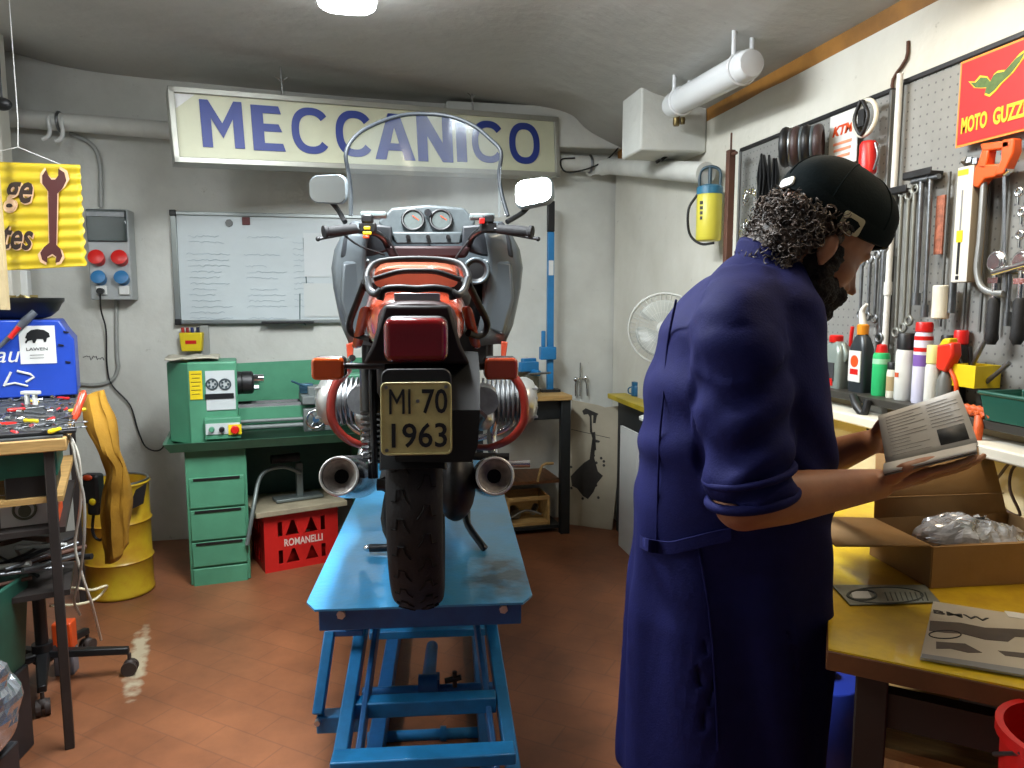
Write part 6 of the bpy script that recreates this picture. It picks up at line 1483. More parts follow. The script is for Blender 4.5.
for (px, py, n_, cl_, nm, lb) in ((768, 178, 9, black, 'black_strap', 'black rubber straps hanging in a bundle on the farther tool board'), ):
    for k in range(n_):
        q = OX(px+random.uniform(-9, 9), py-22+random.uniform(-4, 4), .03+.004*k); b = B(); L_ = random.uniform(.12, .22); b.tube([(0, 0, 0), (random.uniform(-.01, .01), random.uniform(-.03, .03), -L_*.5), (0, random.uniform(-.03, .03), -L_)], [.008, .016, .012], sm=4, flat=.5); tag(b.obj('rubber_strap', cl_), lb, 'strap', group='rubber straps on the tool board', loc=q)
for k in range(16):
    q = OX(740+random.uniform(0, 20), 185+random.uniform(0, 52), .02); b = B(); b.torus(frame((0, 0, 0), (0, random.choice((1, -1)), random.uniform(-1, 1)), (random.uniform(-.6, .6), 0, 1)), random.uniform(.008, .015), .0028, n=14, m=6); tag(b.obj('steel_ring', chrome), 'small steel ring hanging on the tool board behind the man\'s hair', 'ring', group='steel rings on the far tool board', loc=q)
for k, (px, py) in enumerate(((793, 165), (800, 163), (807, 164), (823, 150), (816, 140))):
    q = OX(px, py, .008); b = B(); b.box((0, 0, -.05), (.008, .008, .11)); b.cyl((0, 0, .0), (-.012, 0, .0), .008); tag(b.obj('small_spanner', steel), 'small steel tool hanging under the hose coil on the farther tool board', 'spanner', group='small spanners under the hose coil', loc=q)
# rusty bar and sprayer
q0, q1 = OX(731, 150, .08), OX(729, 275, .12); q1 = V((q0.x, q0.y, .872)); b = B(); b.box(((q0+q1)/2), (.03, .03, (q0-q1).length)); b.cyl(q0, q0+V((0, 0, .07)), .004); b.cyl(q0+V((0, .03, -.02)), q0+V((0, -.05, -.02)), .007)
tag(b.obj('rusty_bar', mat('rusty', '5c3a2a'), bevel=.003), 'brown rusty square bar standing upright at the far end of the tool boards', 'bar')
q = onx(709, 214, XW-.09); sp = thing('pressure_sprayer', 'yellow pressure sprayer bottle with blue collar and black hose on the wall', 'sprayer', q, R(55))
hz3 = onx(709, 190, XW-.09).z-q.z; hb3 = q.z-onx(709, 241, XW-.09).z; rr_ = .055
b = B(); b.lathe([(.0, -hb3), (rr_*.9, -hb3), (rr_, -hb3+.012), (rr_, hz3*.85), (rr_*.8, hz3)], None, 28); b.obj('tank', mat('sprayer_yellow', 'cfc445', .4), sp, bevel=.004)
b = B(); b.lathe([(rr_*1.03, hz3*.8), (rr_*1.03, hz3*1.1), (rr_*.6, hz3*1.2), (rr_*.3, hz3*1.2)], None, 28); b.obj('collar', mat('collar_blue', '2f6d8a', .4), sp)
b = B(); b.tube([(0, .045, hz3*1.1), (0, .042, hz3*1.75), (0, 0, hz3*1.95), (0, -.042, hz3*1.75), (0, -.045, hz3*1.1)], .007, sm=4); b.cyl((0, 0, hz3*1.1), (0, 0, hz3*1.9), .008); b.obj('pump_handle', mat('handle_teal', '2b4450', .4), sp)
b = B(); b.tube([(-.02, .05, hz3*.8), (-.03, .085, .02), (-.02, .08, -hb3*.7), (-.02, .03, -hb3-.012), (-.02, -.03, -hb3-.01)], .006, sm=5); b.obj('hose', black, sp)
b = B()
for k in range(4): b.box((-rr_*.90, .025, .045-.022*k), (.004, .016-.002*k, .014))
b.obj('printed_mark', dsteel, sp)
# --- long spanners and tubes on the boards
def hang(nm, px0, py0, px1, py1, r_, m, lb, cat='spanner', off=.03, group=None, head='ring'):
    a_ = OX(px0, py0, off); c_ = OX(px1, py1, off); c_.y = a_.y+(c_.y-a_.y)*.25; L_ = a_.z-c_.z
    b = B(); b.tube([(0, 0, 0), (0, (c_.y-a_.y), -L_)], [r_, r_*.8], n=10)
    if head == 'ring':
        b.torus(frame((0, c_.y-a_.y, -L_-.008), (0, 1, 0), (0, 0, 1)), r_*1.9, r_*.7, n=18, m=8); b.torus(frame((0, 0, .008), (0, 1, 0), (0, 0, 1)), r_*1.9, r_*.7, n=18, m=8)
    elif head == 'bar': b.cyl((0, .035, 0), (0, -.03, 0), r_*1.1); b.cyl((0, c_.y-a_.y, -L_-.015), (0, c_.y-a_.y, -L_+.02), r_*1.5)
    return tag(b.obj(nm, m), lb, cat, group=group, loc=a_)
ln = 'long steel spanner hanging on the grey board behind the man\'s face'
for px, y0_, y1_ in ((862, 265, 312), (870, 262, 314), (877, 258, 316)): hang('long_spanner', px, y0_, px, y1_, .006, steel, ln, group='long spanners behind the man\'s face')
hang('tubular_spanner', 884, 250, 880, 335, .007, steel, 'thin steel rod hanging just before the white vertical pipe', 'spanner')
for i, (px, y0_, y1_, lb) in enumerate(((902, 195, 330, 'long dull tube spanner hanging first to the near side of the white pipe'), (909, 198, 325, 'long dull tube spanner hanging second to the near side of the white pipe'), (922, 180, 300, 'bright steel T bar spanner hanging beside the sealant box'), (931, 178, 312, 'slim steel T bar spanner hanging closest to the sealant box'), (915, 192, 318, 'grey steel rod hanging between the dull tube spanners and the T bars'))): hang('tube_spanner', px, y0_, px-1, y1_, .008 if i in (2,) else .0065, steel if i in (2, 3) else mat('dull_steel', '85867f', .5, .6, vary=.2), lb, head='bar' if i in (2, 3) else 'ring')
for px, py in ((905, 193), (929, 176)):
    q = OX(px, py, .0); b = B(); b.box((-.02, 0, 0), (.04, .11, .012)); b.box((-.04, 0, .006), (.005, .11, .02)); tag(b.obj('tool_rail', dsteel, bevel=.002), 'dark steel holder rail on the near tool board, '+('beside the white pipe' if px < 910 else 'beside the sealant box'), 'tool holder', loc=q)
for k, (px, py, lb) in enumerate(((906, 292, 'chrome'), (911, 300, 'black'))): pass
# sealant box
a_, c_ = OX(943, 168, .09), OX(955, 282, .09); bx_ = thing('sealant_box', 'tall narrow white and beige carton hanging on the near tool board', 'carton', (XB-.03, (a_.y+c_.y)/2-.005, (a_.z+c_.z)/2)); hh_ = a_.z-c_.z
B().box((0, 0, 0), (.047, .052, hh_)).obj('carton', mat('carton_beige', '9f937e', .7, vary=.1), bx_, bevel=.003)
b = B(); b.box((-.024, .0, 0), (.0015, .051, hh_*.99)); b.obj('front_face', mat('carton_cream', 'd5d2c8', .7, vary=.05), bx_)
B().box((-.0253, .008, hh_*.45), (.001, .034, .014)).obj('yellow_tab', yellowp, bx_)
b = B(); b.box((-.0253, .006, -hh_*.28), (.001, .008, hh_*.3)); b.box((-.0253, .006, -hh_*.46), (.001, .010, .01)); b.obj('black_print', black, bx_)
b = B(); b.box((-.0253, .006, hh_*.12), (.001, .005, hh_*.36)); b.obj('grey_print', mat('print_grey', '7a7c7e'), bx_); B().box((-.0255, .006, -hh_*.10), (.001, .02, .03)).obj('yellow_print', yellowp, bx_)
b = B(); 
for k in range(3): b.box((0, -.02+.02*k, hh_/2+.008), (.05, .012, .014), (0, 15*k, 12)); 
b.obj('torn_flap', steel, bx_)
b = B(); q = OX(940, 225, .01); b.box((0, 0, 0), (.006, .03, .16)); b.box((0, 0, 0), (.007, .02, .15)); og = tag(b.obj('orange_sticker', mat('orange_sticker', 'b06a50', .6, vary=.5, vs=60)), 'narrow orange patterned strip behind the sealant box', 'sticker', loc=q)
q = OX(941, 302, .04); tag(B().cyl((0, 0, -.045), (0, 0, .045), .022, n=20).obj('white_tube', cream, bevel=.003), 'short white cylinder on the board below the sealant box', 'tube', loc=q)
q = OX(952, 298, .03); tag(B().cyl((0, 0, -.04), (0, 0, .04), .010, n=14).obj('steel_tube', steel), 'short steel tube on the board under the sealant box', 'tube', loc=q)
# hacksaw
hs = thing('hacksaw', 'hacksaw with orange handle and grey bow hanging on the near tool board', 'saw', OX(990, 150, .04)); HF = lambda px, py: (lambda p: V((0, p.y-hs.location.y, p.z-hs.location.z)))(OX(px, py, .04))
def loc2(px, py): p = HF(px, py); return (-p.y, p.z)
Mh = frame((0, 0, 0), (0, -1, 0), (0, 0, 1))
outer_ = [loc2(*p) for p in ((983, 143), (1016, 138), (1019, 150), (1010, 172), (1003, 176), (992, 178), (984, 187), (976, 186), (979, 168), (985, 155))]
b = B()
for seg in (((984, 144), (1014, 140), (1014, 148), (986, 152)), ((1006, 140), (1018, 138), (1018, 152), (1008, 174), (998, 176), (1005, 160)), ((986, 150), (980, 168), (990, 170), (993, 150)), ((980, 165), (1004, 164), (1000, 177), (989, 179), (982, 188), (975, 186))):
    b.prism([loc2(*p) for p in seg], Mh, .026, z0=-.013)
b.obj('handle', mat('saw_orange', 'e85a1e', .35), hs, bevel=.004)
b = B(); b.tube([HF(984, 182), HF(980, 240), HF(977, 268), HF(981, 286), HF(992, 293), HF(1004, 294)], .010, sm=4, flat=.8); b.obj('bow', mat('bow_grey', '9a9c9b', .4, .5), hs)
b = B(); b.prism([loc2(*p) for p in ((1003, 175), (1006, 175), (1006, 292), (1003, 292))], Mh, .0015); b.obj('blade', steel, hs); b = B(); b.cyl(HF(1005, 172)+V((.0, 0, 0)), HF(1010, 168), .012); b.obj('tension_screw', chrome, hs)
# ratchets
def ratchet(px, py, lb, dx=0):
    a_ = OX(px, py, .04); e1 = OX(px, 298, .04); e2 = OX(px, 345, .04); r_ = thing('ratchet', lb, 'ratchet', a_); z1_, z2_ = e1.z-a_.z, e2.z-a_.z
    b = B(); b.torus(frame((0, 0, 0), (0, 1, 0), (0, 0, 1)), .022, .007, n=24); b.cyl((.006, 0, 0), (-.012, 0, 0), .018); b.cyl((0, 0, -.02), (0, 0, z1_), .008); b.box((0, 0, -.045), (.018, .03, .014)); b.obj('head', chrome, r_)
    b = B(); b.lathe([(.009, 0), (.014, -.008), (.0145, z2_-z1_+.03), (.016, z2_-z1_+.014), (.009, z2_-z1_)], Matrix.Translation((0, 0, z1_)), 16); b.obj('grip', rubber, r_); return r_
ratchet(997, 262, 'chrome ratchet with black grip hanging below the hacksaw'); ratchet(1023, 262, 'chrome ratchet with black grip at the edge of the frame below the hacksaw')
hang('steel_bar', 1010, 272, 1009, 320, .006, steel, 'short steel extension bar between the two ratchets', 'bar', head='bar'); b = B(); q = OX(1011, 268, .05); b.cyl((0, .05, -.01), (0, -.06, .012), .008); b.cyl((0, -.06, .012), (0, -.075, .015), .013); tag(b.obj('extension_bar', chrome), 'chrome bar lying across the two ratchets', 'bar', loc=q)
for px, py in ((1019, 192), (1022, 212), (1020, 235)):
    q = OX(px, py, .03); b = B(); b.torus(frame((0, 0, 0), (0, 1, 0), (0, 0, 1)), .009, .004, n=16); b.cyl((0, 0, 0), (.02, 0, 0), .006); b.cyl((0, 0, -.01), (0, 0, -.03), .004); tag(b.obj('board_hook', chrome), 'small chrome hook on the near tool board at the frame edge', 'hook', group='chrome hooks beside the hacksaw', loc=q)
for px in (945, 968, 985, 1002):
    q = OX(px, 250, .006); o_ = B().box((0, 0, 0), (.006, .006, .42)).obj('board_groove', mat('edge_grey', '6c6d6b')); tag(o_, 'thin vertical rail on the near tool board, '+{945: 'hidden mostly behind the sealant carton', 968: 'just beside the sealant carton', 985: 'between the hacksaw bow and the carton', 1002: 'between the hacksaw and the ratchet'}[px], 'rail', group='thin rails on the near tool board', loc=q)
# ---------------- bottles and cans on the shelf ----------------
XS = 1.515
def S(px, py, x=XS): return onx(px, py, x)
def item(nm, lb, cat, px, wpx, ytop, x=XS):
    base = S(px, 385, x); base.z = SZ; w_ = abs(S(px-wpx/2, 360, x).y-S(px+wpx/2, 360, x).y)*.0+wpx/740*((base-CAM).dot(FW)); h_ = S(px, ytop, x).z-SZ
    return thing(nm, lb, cat, base), w_/2, h_
LM = frame((0, 0, 0), (0, -1, 0), (0, 0, 1))
# silver jug
t, r_, h_ = item('oil_jug', 'silver grey oil jug with red cap at the far end of the shelf', 'jug', 836, 28, 336)
jm = mat('jug_silver', '8b9791', .3, .3, vary=.15); b = B(); b.loft([[V((x*.8, y, z)) for x, y in rounded(r_*1.5*k, r_*2*k, .015, 4)] for z, k in ((0, .96), (.01, 1), (h_*.66, 1), (h_*.82, .8), (h_*.9, .45))]); b.obj('body', jm, t)
b = B(); b.tube([(0, -r_*.5, h_*.5), (-.0, -r_*1.05, h_*.6), (0, -r_*.6, h_*.86)], .010, sm=4); b.obj('handle', jm, t)
b = B(); b.lathe([(.02, h_*.88), (.022, h_*.9), (.022, h_), (.018, h_*1.02)], Matrix.Translation((0, .01, 0)), 18); b.obj('cap', redp, t)
B().box((-r_*.62, 0, h_*.32), (.003, r_*1.1, h_*.35)).obj('label', mat('label_dark', '33363a', .5), t); B().box((-r_*.635, 0, h_*.12), (.003, r_*.9, h_*.14)).obj('red_label', redp, t)
# red pliers standing behind jug
q = S(846, 330); rp = dup(pr, q+V((0, 0, .0)), None, 'red handled pliers standing handles up behind the silver oil jug', None); rp.rotation_euler = (R(90), R(180), R(90)); rp.scale = (1.0,)*3; rp.location = (XS+.03, q.y, SZ+.10)
if 'group' in rp: del rp['group']
hp_ = kids(rp)
# dark jug
t, r_, h_ = item('oil_jug', 'dark grey oil jug with a yellow and red round label beside the silver jug', 'jug', 860, 24, 330)
jd = mat('jug_dark', '2c3236', .35, .2); b = B(); b.loft([[V((x*.8, y, z)) for x, y in rounded(r_*1.5*k, r_*2*k, .015, 4)] for z, k in ((0, .96), (.01, 1), (h_*.70, 1), (h_*.88, .7), (h_*.95, .4))]); b.obj('body', jd, t)
B().box((-r_*.61, 0, h_*.42), (.003, r_*1.5, h_*.5)).obj('label', paper, t); B().cyl((-r_*.61, 0, h_*.5), (-r_*.66, 0, h_*.5), r_*.5, n=24).obj('round_mark', orangep, t); B().box((-r_*.64, 0, h_*.33), (.002, r_*1.0, h_*.09)).obj('red_mark', redp, t)
b = B(); b.lathe([(.017, h_*.93), (.018, h_*1.08), (.012, h_*1.1)], None, 16); b.obj('cap', mat('cap_amber', 'd98a1e', .4), t); b = B(); b.tube([(0, 0, h_*1.08), (0, .008, h_*1.3), (0, -.012, h_*1.42)], [.012, .009, .005], sm=4); b.obj('spout', white, t)
def can(nm, lb, px, wpx, ytop, m, capm_, cf=.1, cap='dome', x=XS, stripes=()):
    t, r_, h_ = item(nm, lb, 'can' if 'can' in nm else 'bottle', px, wpx, ytop, x); hc = h_*(1-cf)
    b = B(); b.lathe([(0, 0), (r_*.93, 0), (r_, .004), (r_, hc-.012), (r_*.9, hc-.002), (r_*.7, hc)], None, 26, caps=False); b.obj('body', m, t)
    b = B(); b.lathe([(r_*.72, hc-.002), (r_*(.95 if cap == 'wide' else .72), hc+.002), (r_*(.95 if cap == 'wide' else .6), h_*.98), (r_*(.85 if cap == 'wide' else .3), h_)], None, 22); b.obj('cap', capm_, t)
    for z0_, z1_, m_ in stripes: b = B(); b.lathe([(r_*1.008, h_*z0_), (r_*1.008, h_*z1_)], None, 26, caps=False); b.obj('label', m_, t)
    return t, r_, h_
can('spray_can', 'bright green spray can with red nozzle on the shelf', 880, 16, 344, mat('can_green', '2fb56c', .35), redp, .16, 'cone', stripes=((.62, .72, mat('pale_green', '9ed8b0', .4)),))
can('small_bottle', 'small cream bottle with black cap between the green and white cans', 892, 11, 362, cream, black, .2, 'wide', stripes=((.2, .6, mat('label_tan', 'a8946c', .5)),))
t, r_, h_ = can('spray_can', 'white spray can with wide black cap and small orange mark on the shelf', 904, 18, 333, mat('can_white', 'd4d6d0', .35), black, .24, 'wide'); B().box((-r_*.98, .0, h_*.38), (.004, r_*.5, r_*.5)).obj('orange_mark', mat('orange_mark', 'c8542a', .5), t)
can('spray_can', 'tall white and lilac can with red cap on the shelf', 921, 17, 322, mat('can_lilac', 'd5d3e6', .4), redp, .12, 'wide', stripes=((.78, .83, redp), (.64, .69, redp), (.46, .6, mat('purple_print', '7a58a8', .5))))
can('bottle', 'white bottle with pale yellow neck next to the red trigger spray', 932, 14, 345, mat('can_white', 'd4d6d0'), mat('pale_yellow', 'd8d48a', .5), .3, 'wide', x=XS-.03)
can('bottle', 'dark green bottle behind the trigger spray', 946, 15, 335, mat('bottle_teal', '1f6a52', .3), black, .2, 'wide', x=XS+.035)
can('bottle', 'black bottle with red lid behind the trigger spray', 958, 14, 330, black, redp, .18, 'wide', x=XS+.045)
t, r_, h_ = item('trigger_spray', 'red and yellow trigger spray bottle leaning on the shelf', 'spray bottle', 945, 16, 345, XS-.02)
b = B(); b.lathe([(0, 0), (r_, 0), (r_, h_*.45), (r_*.4, h_*.6)], None, 20); b.obj('bottle', mat('grey_bottle', '60625e', .4), t); b = B(); b.prism([(-.05, h_*.72), (-.035, h_*.98), (.03, h_*1.06), (.036, h_*.86), (.012, h_*.58), (-.010, h_*.6)], LM, .03, z0=-.015); b.obj('trigger_head', mat('spray_red', 'd8301c', .35), t, bevel=.006); b = B(); b.prism([(-.02, h_*.97), (.02, h_*1.0), (.02, h_*1.12), (-.005, h_*1.1)], LM, .026, z0=-.013); b.obj('yellow_top', yellowp, t, bevel=.004); b = B(); b.tube([(0, -.012, h_*.65), (0, -.035, h_*.45), (0, -.04, h_*.3)], .006, sm=3); b.obj('trigger', orangep, t)
# yellow tool box holding tools
t, r_, h_ = item('yellow_tray', 'small yellow box holding tools fixed over the shelf beside the trigger spray', 'box', 975, 30, 366, XS+.02)
liftz = onx(975, 389, XS-.02).z-SZ; t.location.z += liftz; h_ = onx(975, 366, XS-.02).z-SZ-liftz
b = B(); dd_ = .038; b.loft([[V((x, y, z)) for x, y in ((-dd_, -r_), (dd_, -r_), (dd_, r_), (-dd_, r_))] for z in (0, h_)] + [[V((x*.94, y*.96, z)) for x, y in ((-dd_, -r_), (dd_, -r_), (dd_, r_), (-dd_, r_))] for z in (h_, .006)]); b.obj('box', yellowp, t, bevel=.002)
for k, (dy_, an, m_, nm, lb) in enumerate(((.035, -28, steel, 'steel_rod', 'grey steel rod leaning out of the yellow box'), (.01, 10, dsteel, 'file_tool', 'dark file standing in the yellow box'), (-.03, -50, steel, 'spanner', 'short spanner poking out of the yellow box on its near side'), (.02, 35, black, 'screwdriver', 'black screwdriver standing in the yellow box'))):
    b = B(); L_ = .16 if k == 0 else .09; b.cyl((0, 0, 0), (0, 0, L_), .0055, n=10); b.cyl((0, 0, 0), (0, 0, .03), .009 if k == 3 else .006, n=10); tag(b.obj(nm, m_), lb, 'tool', loc=V((t.location.x, t.location.y+dy_, SZ+liftz+.012)), rz=(R(an*-1), 0, 0))
# orange grip brush hanging over the shelf edge
q = S(965, 386, XS-.06); b = B()
for k in range(6): b.tube([V((-.0, .045-.018*k, .006)), V((-.0, .025-.018*k, .02)), V((-.0, .005-.018*k, .004))], .008, sm=3)
b.tube([(0, -.05, 0), (-.01, -.06, -.03), (-.012, -.058, -.07)], .011, sm=3); ob = tag(b.obj('orange_strap', mat('strap_orange', 'e0622a', .5, vary=.3, vs=50)), 'twisted orange strap lying on the shelf edge before the yellow box', 'strap', loc=V((1.455, q.y, SZ+.004)))
# green bins
for px, x_, lb in ((998, 1.44, 'dark green open storage bin on the shelf below the ratchets'), (1045, 1.44, 'dark green open storage bin on the shelf just past the frame edge')):
    q = onx(px, 405, x_); w2 = .085; dd_ = .06; hh2 = .065; zb2 = SZ+.001
    t = thing('storage_bin', lb, 'bin', (1.50, q.y-.03+(.0 if px < 1000 else -.03), zb2)); b = B(); b.loft([[V((x*k, y*k, z)) for x, y in ((-dd_, -w2/1), (dd_, -w2), (dd_, w2), (-dd_, w2))] for z, k in ((0, .85), (hh2, 1))] + [[V((x*k*.95, y*k*.96, z)) for x, y in ((-dd_, -w2), (dd_, -w2), (dd_, w2), (-dd_, w2))] for z, k in ((hh2, 1), (.008, .85))]); b.obj('tub', mat('bin_green', '1a5548', .4, vary=.1), t, bevel=.002)
    b = B(); b.tube([(-dd_, w2, hh2), (-dd_, -w2, hh2), (dd_, -w2, hh2), (dd_, w2, hh2)], .005, closed=True); b.obj('rim', mat('bin_green', '1a5548'), t)
# black plug and cable, white socket
q = onx(878, 408, 1.51); tag(B().box((0, 0, 0), (.03, .07, .05)).obj('socket_block', white, bevel=.004), 'white socket block under the shelf behind the open booklet', 'socket', loc=q)
b = B(); b.tube([onx(853, 396, 1.44), onx(857, 406, 1.43), onx(864, 414, 1.43), onx(868, 400, 1.44)], [.012, .014, .010, .012], sm=4); b.tube([onx(864, 414, 1.43), onx(868, 430, 1.43)], .004); tag(b.obj('black_plug', black), 'black plug with short cable hanging under the shelf above the booklet', 'plug')
b = B(); b.tube([onx(1024, 455, 1.5)+V((0, -.1, .02)), onx(1018, 458, 1.48), onx(1000, 475, 1.48), onx(990, 490, 1.48), onx(1003, 508, 1.48), onx(1020, 515, 1.48), onx(1010, 490, 1.47), onx(1012, 470, 1.48), onx(1024, 458, 1.48)], .0035, sm=5, n=8); tag(b.obj('looped_wire', mat('brown_wire', '4a352c', .5)), 'thin brown wire looped against the wall under the ledge', 'wire')
# ---------------- near yellow bench ----------------
ZT = .87
A_ = onz(820, 650, ZT); B_ = onz(1024, 690, ZT); C_ = onz(829, 560, ZT); A_.x += .012
ex = (B_-A_).normalized(); ey = V((-ex.y, ex.x, 0)); YF = Fr(V((A_.x, A_.y, 0)), math.atan2(ex.y, ex.x)); print('ybench', A_, math.degrees(YF.yaw))
def tow(x, w_=XW-.025): return (w_-A_.x)
# top outline in bench axes, cut along the wall
def lw(wx, wy): return YF.loc(V((wx, wy, 0)))
tD = (1.545-A_.x)/ey.x; D_ = YF.loc(A_+ey*tD); tE = (1.545-A_.x)/ex.x; 
E_ = YF.loc(A_+ex*min(tE, .9)); G_ = YF.loc(V((1.545, (A_+ex*.9).y+.12, 0)))
outl = [(0, 0), (E_.x, 0), (G_.x, G_.y)]+[(lambda q: (q.x, q.y))(lw(*p)) for p in ((1.545, 2.5), (1.1, 2.5), (C_.x+.02, C_.y+.03))]
yb_ = thing('yellow_workbench', 'brown wooden workbench with worn yellow top and dark legs below the tool boards', 'workbench', (A_.x, A_.y, 0), YF.yaw)
B().prism(outl, Matrix.Translation((0, 0, ZT-.036)), .034).obj('tabletop', mat('bench_brown', '6e4526', .45, vary=.4, vs=5, bump=.1), yb_, bevel=.002)
ysurf = mat('worn_yellow_sheet', 'dcbb1a', .38, vary=.45, vs=3.2, col2='b08c1c', coat=.2, bump=.05); B().prism([(x*1+(.003 if x == 0 else -.003), y+(.002 if y == 0 else -.002)) for x, y in outl], Matrix.Translation((0, 0, ZT-.002)), .003).obj('yellow_sheet', ysurf, yb_)
dkw = mat('dark_leg', '2e2420', .5, vary=.3)
q1 = lw(1.15, 2.44); q2 = lw(1.5, 2.44)
for x, y in ((.07, .05), (.80, .05), (q1.x, q1.y), (q2.x, q2.y)): B().box((x, y, (ZT-.036)/2), (.05, .05, ZT-.036)).obj('leg', dkw, yb_, bevel=.003)
b = B(); b.box((.43, .05, ZT-.10), (.72, .03, .06)); b.obj('apron', dkw, yb_); 
for nm, zz, m_ in (('lower_shelf', YF.at(900, 700, .35).z, wood), ('lower_shelf', .34, dwood)): B().prism([(.06, .12), (.85, .12), (.80, .5), (.3, 1.0), (.06, 1.0)], Matrix.Translation((0, 0, zz)), .02).obj(nm, m_, yb_)
z_s = YF.at(900, 700, .35).z; print('shelf', z_s)
tag(B().box((0, 0, .02), (.24, .2, .04)).obj('paper_stack', mat('grey_paper', '8f8c86', .7, vary=.3, vs=20)), 'grey stack of papers on the shelf under the yellow bench', 'papers', loc=YF.w((.34, .40, z_s+.02)), rz=YF.yaw)
tag(B().box((0, 0, .03), (.3, .16, .06)).obj('brown_plank', wood, bevel=.003), 'pale wooden plank on the bottom shelf under the yellow bench', 'plank', loc=YF.w((.45, .35, .36)), rz=YF.yaw+.1)
q = YF.w((.30, .30, .36)); tag(B().lathe([(.02, 0), (.03, .01), (.03, .06), (.015, .09)], None, 18).obj('orange_tin', orangep), 'small orange tin on the bottom shelf under the yellow bench', 'tin', loc=q)
# blue canister behind the leg and red bucket
q = onz(812, 750, .30); bc = thing('blue_canister', 'blue plastic canister with ribbed sides behind the bench leg', 'canister', V((pt(822, 720, 1.9).x, pt(822, 720, 1.9).y, 0))); CFz = Fr(bc.location, -YAW); zt2 = CFz.at(820, 678).z; b = B(); b.lathe([(0, 0), (.10, 0), (.11, .01), (.11, zt2*.35), (.104, zt2*.37), (.104, zt2*.42), (.11, zt2*.44), (.11, zt2*.9), (.09, zt2), (.03, zt2+.01)], None, 32, caps=False); b.obj('body', mat('canister_blue', '25399a', .4), bc, bevel=.003); b = B(); b.cyl((0, 0, zt2), (0, 0, zt2+.03), .03); b.obj('cap', black, bc)
q = pt(1078, 800, .95); rb_ = thing('red_bucket', 'red plastic bucket at the lower frame corner beside the yellow bench', 'bucket', (q.x, q.y, 0)); zt3 = pt(1050, 775, .87).z; b = B(); b.lathe([(0, 0), (.075, 0), (.095, zt3-.02), (.102, zt3-.015), (.102, zt3), (.092, zt3), (.072, .01), (0, .01)], None, 36, caps=False); b.obj('bucket', redp, rb_)
b = B(); b.tube([(.1, 0, zt3-.01), (.07, .07, zt3-.06), (-.0, .10, zt3-.09), (-.07, .07, zt3-.06), (-.1, 0, zt3-.01)], .003, sm=3); b.obj('bail', steel, rb_)
# cardboard box
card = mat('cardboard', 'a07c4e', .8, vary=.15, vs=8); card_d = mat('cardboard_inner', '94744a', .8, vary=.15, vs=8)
k0 = onz(930, 589, ZT); k1 = onz(1024, 584, ZT); BFm = Fr(k0, math.atan2((k1-k0).y, (k1-k0).x)); h5 = BFm.at(930, 548).z; W5 = .34; D5 = BFm.atz(906, 545, h5).y; D5 = max(.2, min(.32, D5)); print('box', h5, D5, math.degrees(BFm.yaw))
cbx = thing('cardboard_box', 'open brown cardboard box with raised flaps standing on the yellow bench', 'box', V((k0.x, k0.y, ZT+.002)), BFm.yaw)
tt = .004
B().box((W5/2, 0, h5/2), (W5, tt, h5)).obj('front_panel', card, cbx); B().box((W5/2, D5, h5/2), (W5, tt, h5)).obj('back_panel', card_d, cbx); B().box((0, D5/2, h5/2), (tt, D5, h5)).obj('side_panel', card, cbx); B().box((W5, D5/2, h5/2), (tt, D5, h5)).obj('side_panel', card_d, cbx); B().box((W5/2, D5/2, .003), (W5, D5, .004)).obj('bottom_panel', card_d, cbx)
def quad(nm, P, m): b = B(); vs = [b.bm.verts.new(p) for p in P]; b.face(vs); return b.obj(nm, m, cbx, solid=.004)
BT = Fr(cbx.location, BFm.yaw)
p_l = BT.at(836, 520, D5*.75); p_l2 = BT.at(862, 512, D5*1.0)
quad('left_flap', [V((0, .005, h5)), V((0, D5-.005, h5)), V((-.17, D5-.01, h5+.012)), V((-.19, .03, h5+.0))], card)
B().box((0, 0, 0), (.001, .001, .001)); 
b = B(); vs = [V((.005, D5, h5)), V((W5-.005, D5, h5)), V((W5-.03, D5+.035, h5+.15)), V((.02, D5+.03, h5+.15))]; b.face([b.bm.verts.new(p) for p in vs]); b.obj('back_flap', card, cbx, solid=.004)
quad('front_flap', [V((.02, .003, h5)), V((W5-.003, .003, h5)), V((W5-.01, .06, h5-.03)), V((.05, .045, h5-.025))], card)
b = B(); b.tube([V((.01, D5+.006, h5+.045)), V((W5-.01, D5+.006, h5+.045))], .0015); b.obj('flap_crease', card_d, cbx)
# plastic bag in the box
b = B(); b.ell((0, 0, 0), (.12, .075, .05), n=48, m=30); ob = b.obj('plastic_bag', mat('clear_bag', 'b4b6ba', .12, .35, vary=.5, vs=16, coat=1))
for v in ob.data.vertices: v.co += v.normal*(.022*noise.noise(v.co*16)+.010*noise.noise(v.co*45))
for p in ob.data.polygons: p.use_smooth = False
tag(ob, 'crumpled clear plastic bag inside the open cardboard box', 'bag', loc=BT.w((.17, D5*.52, h5-.025)), rz=BFm.yaw)
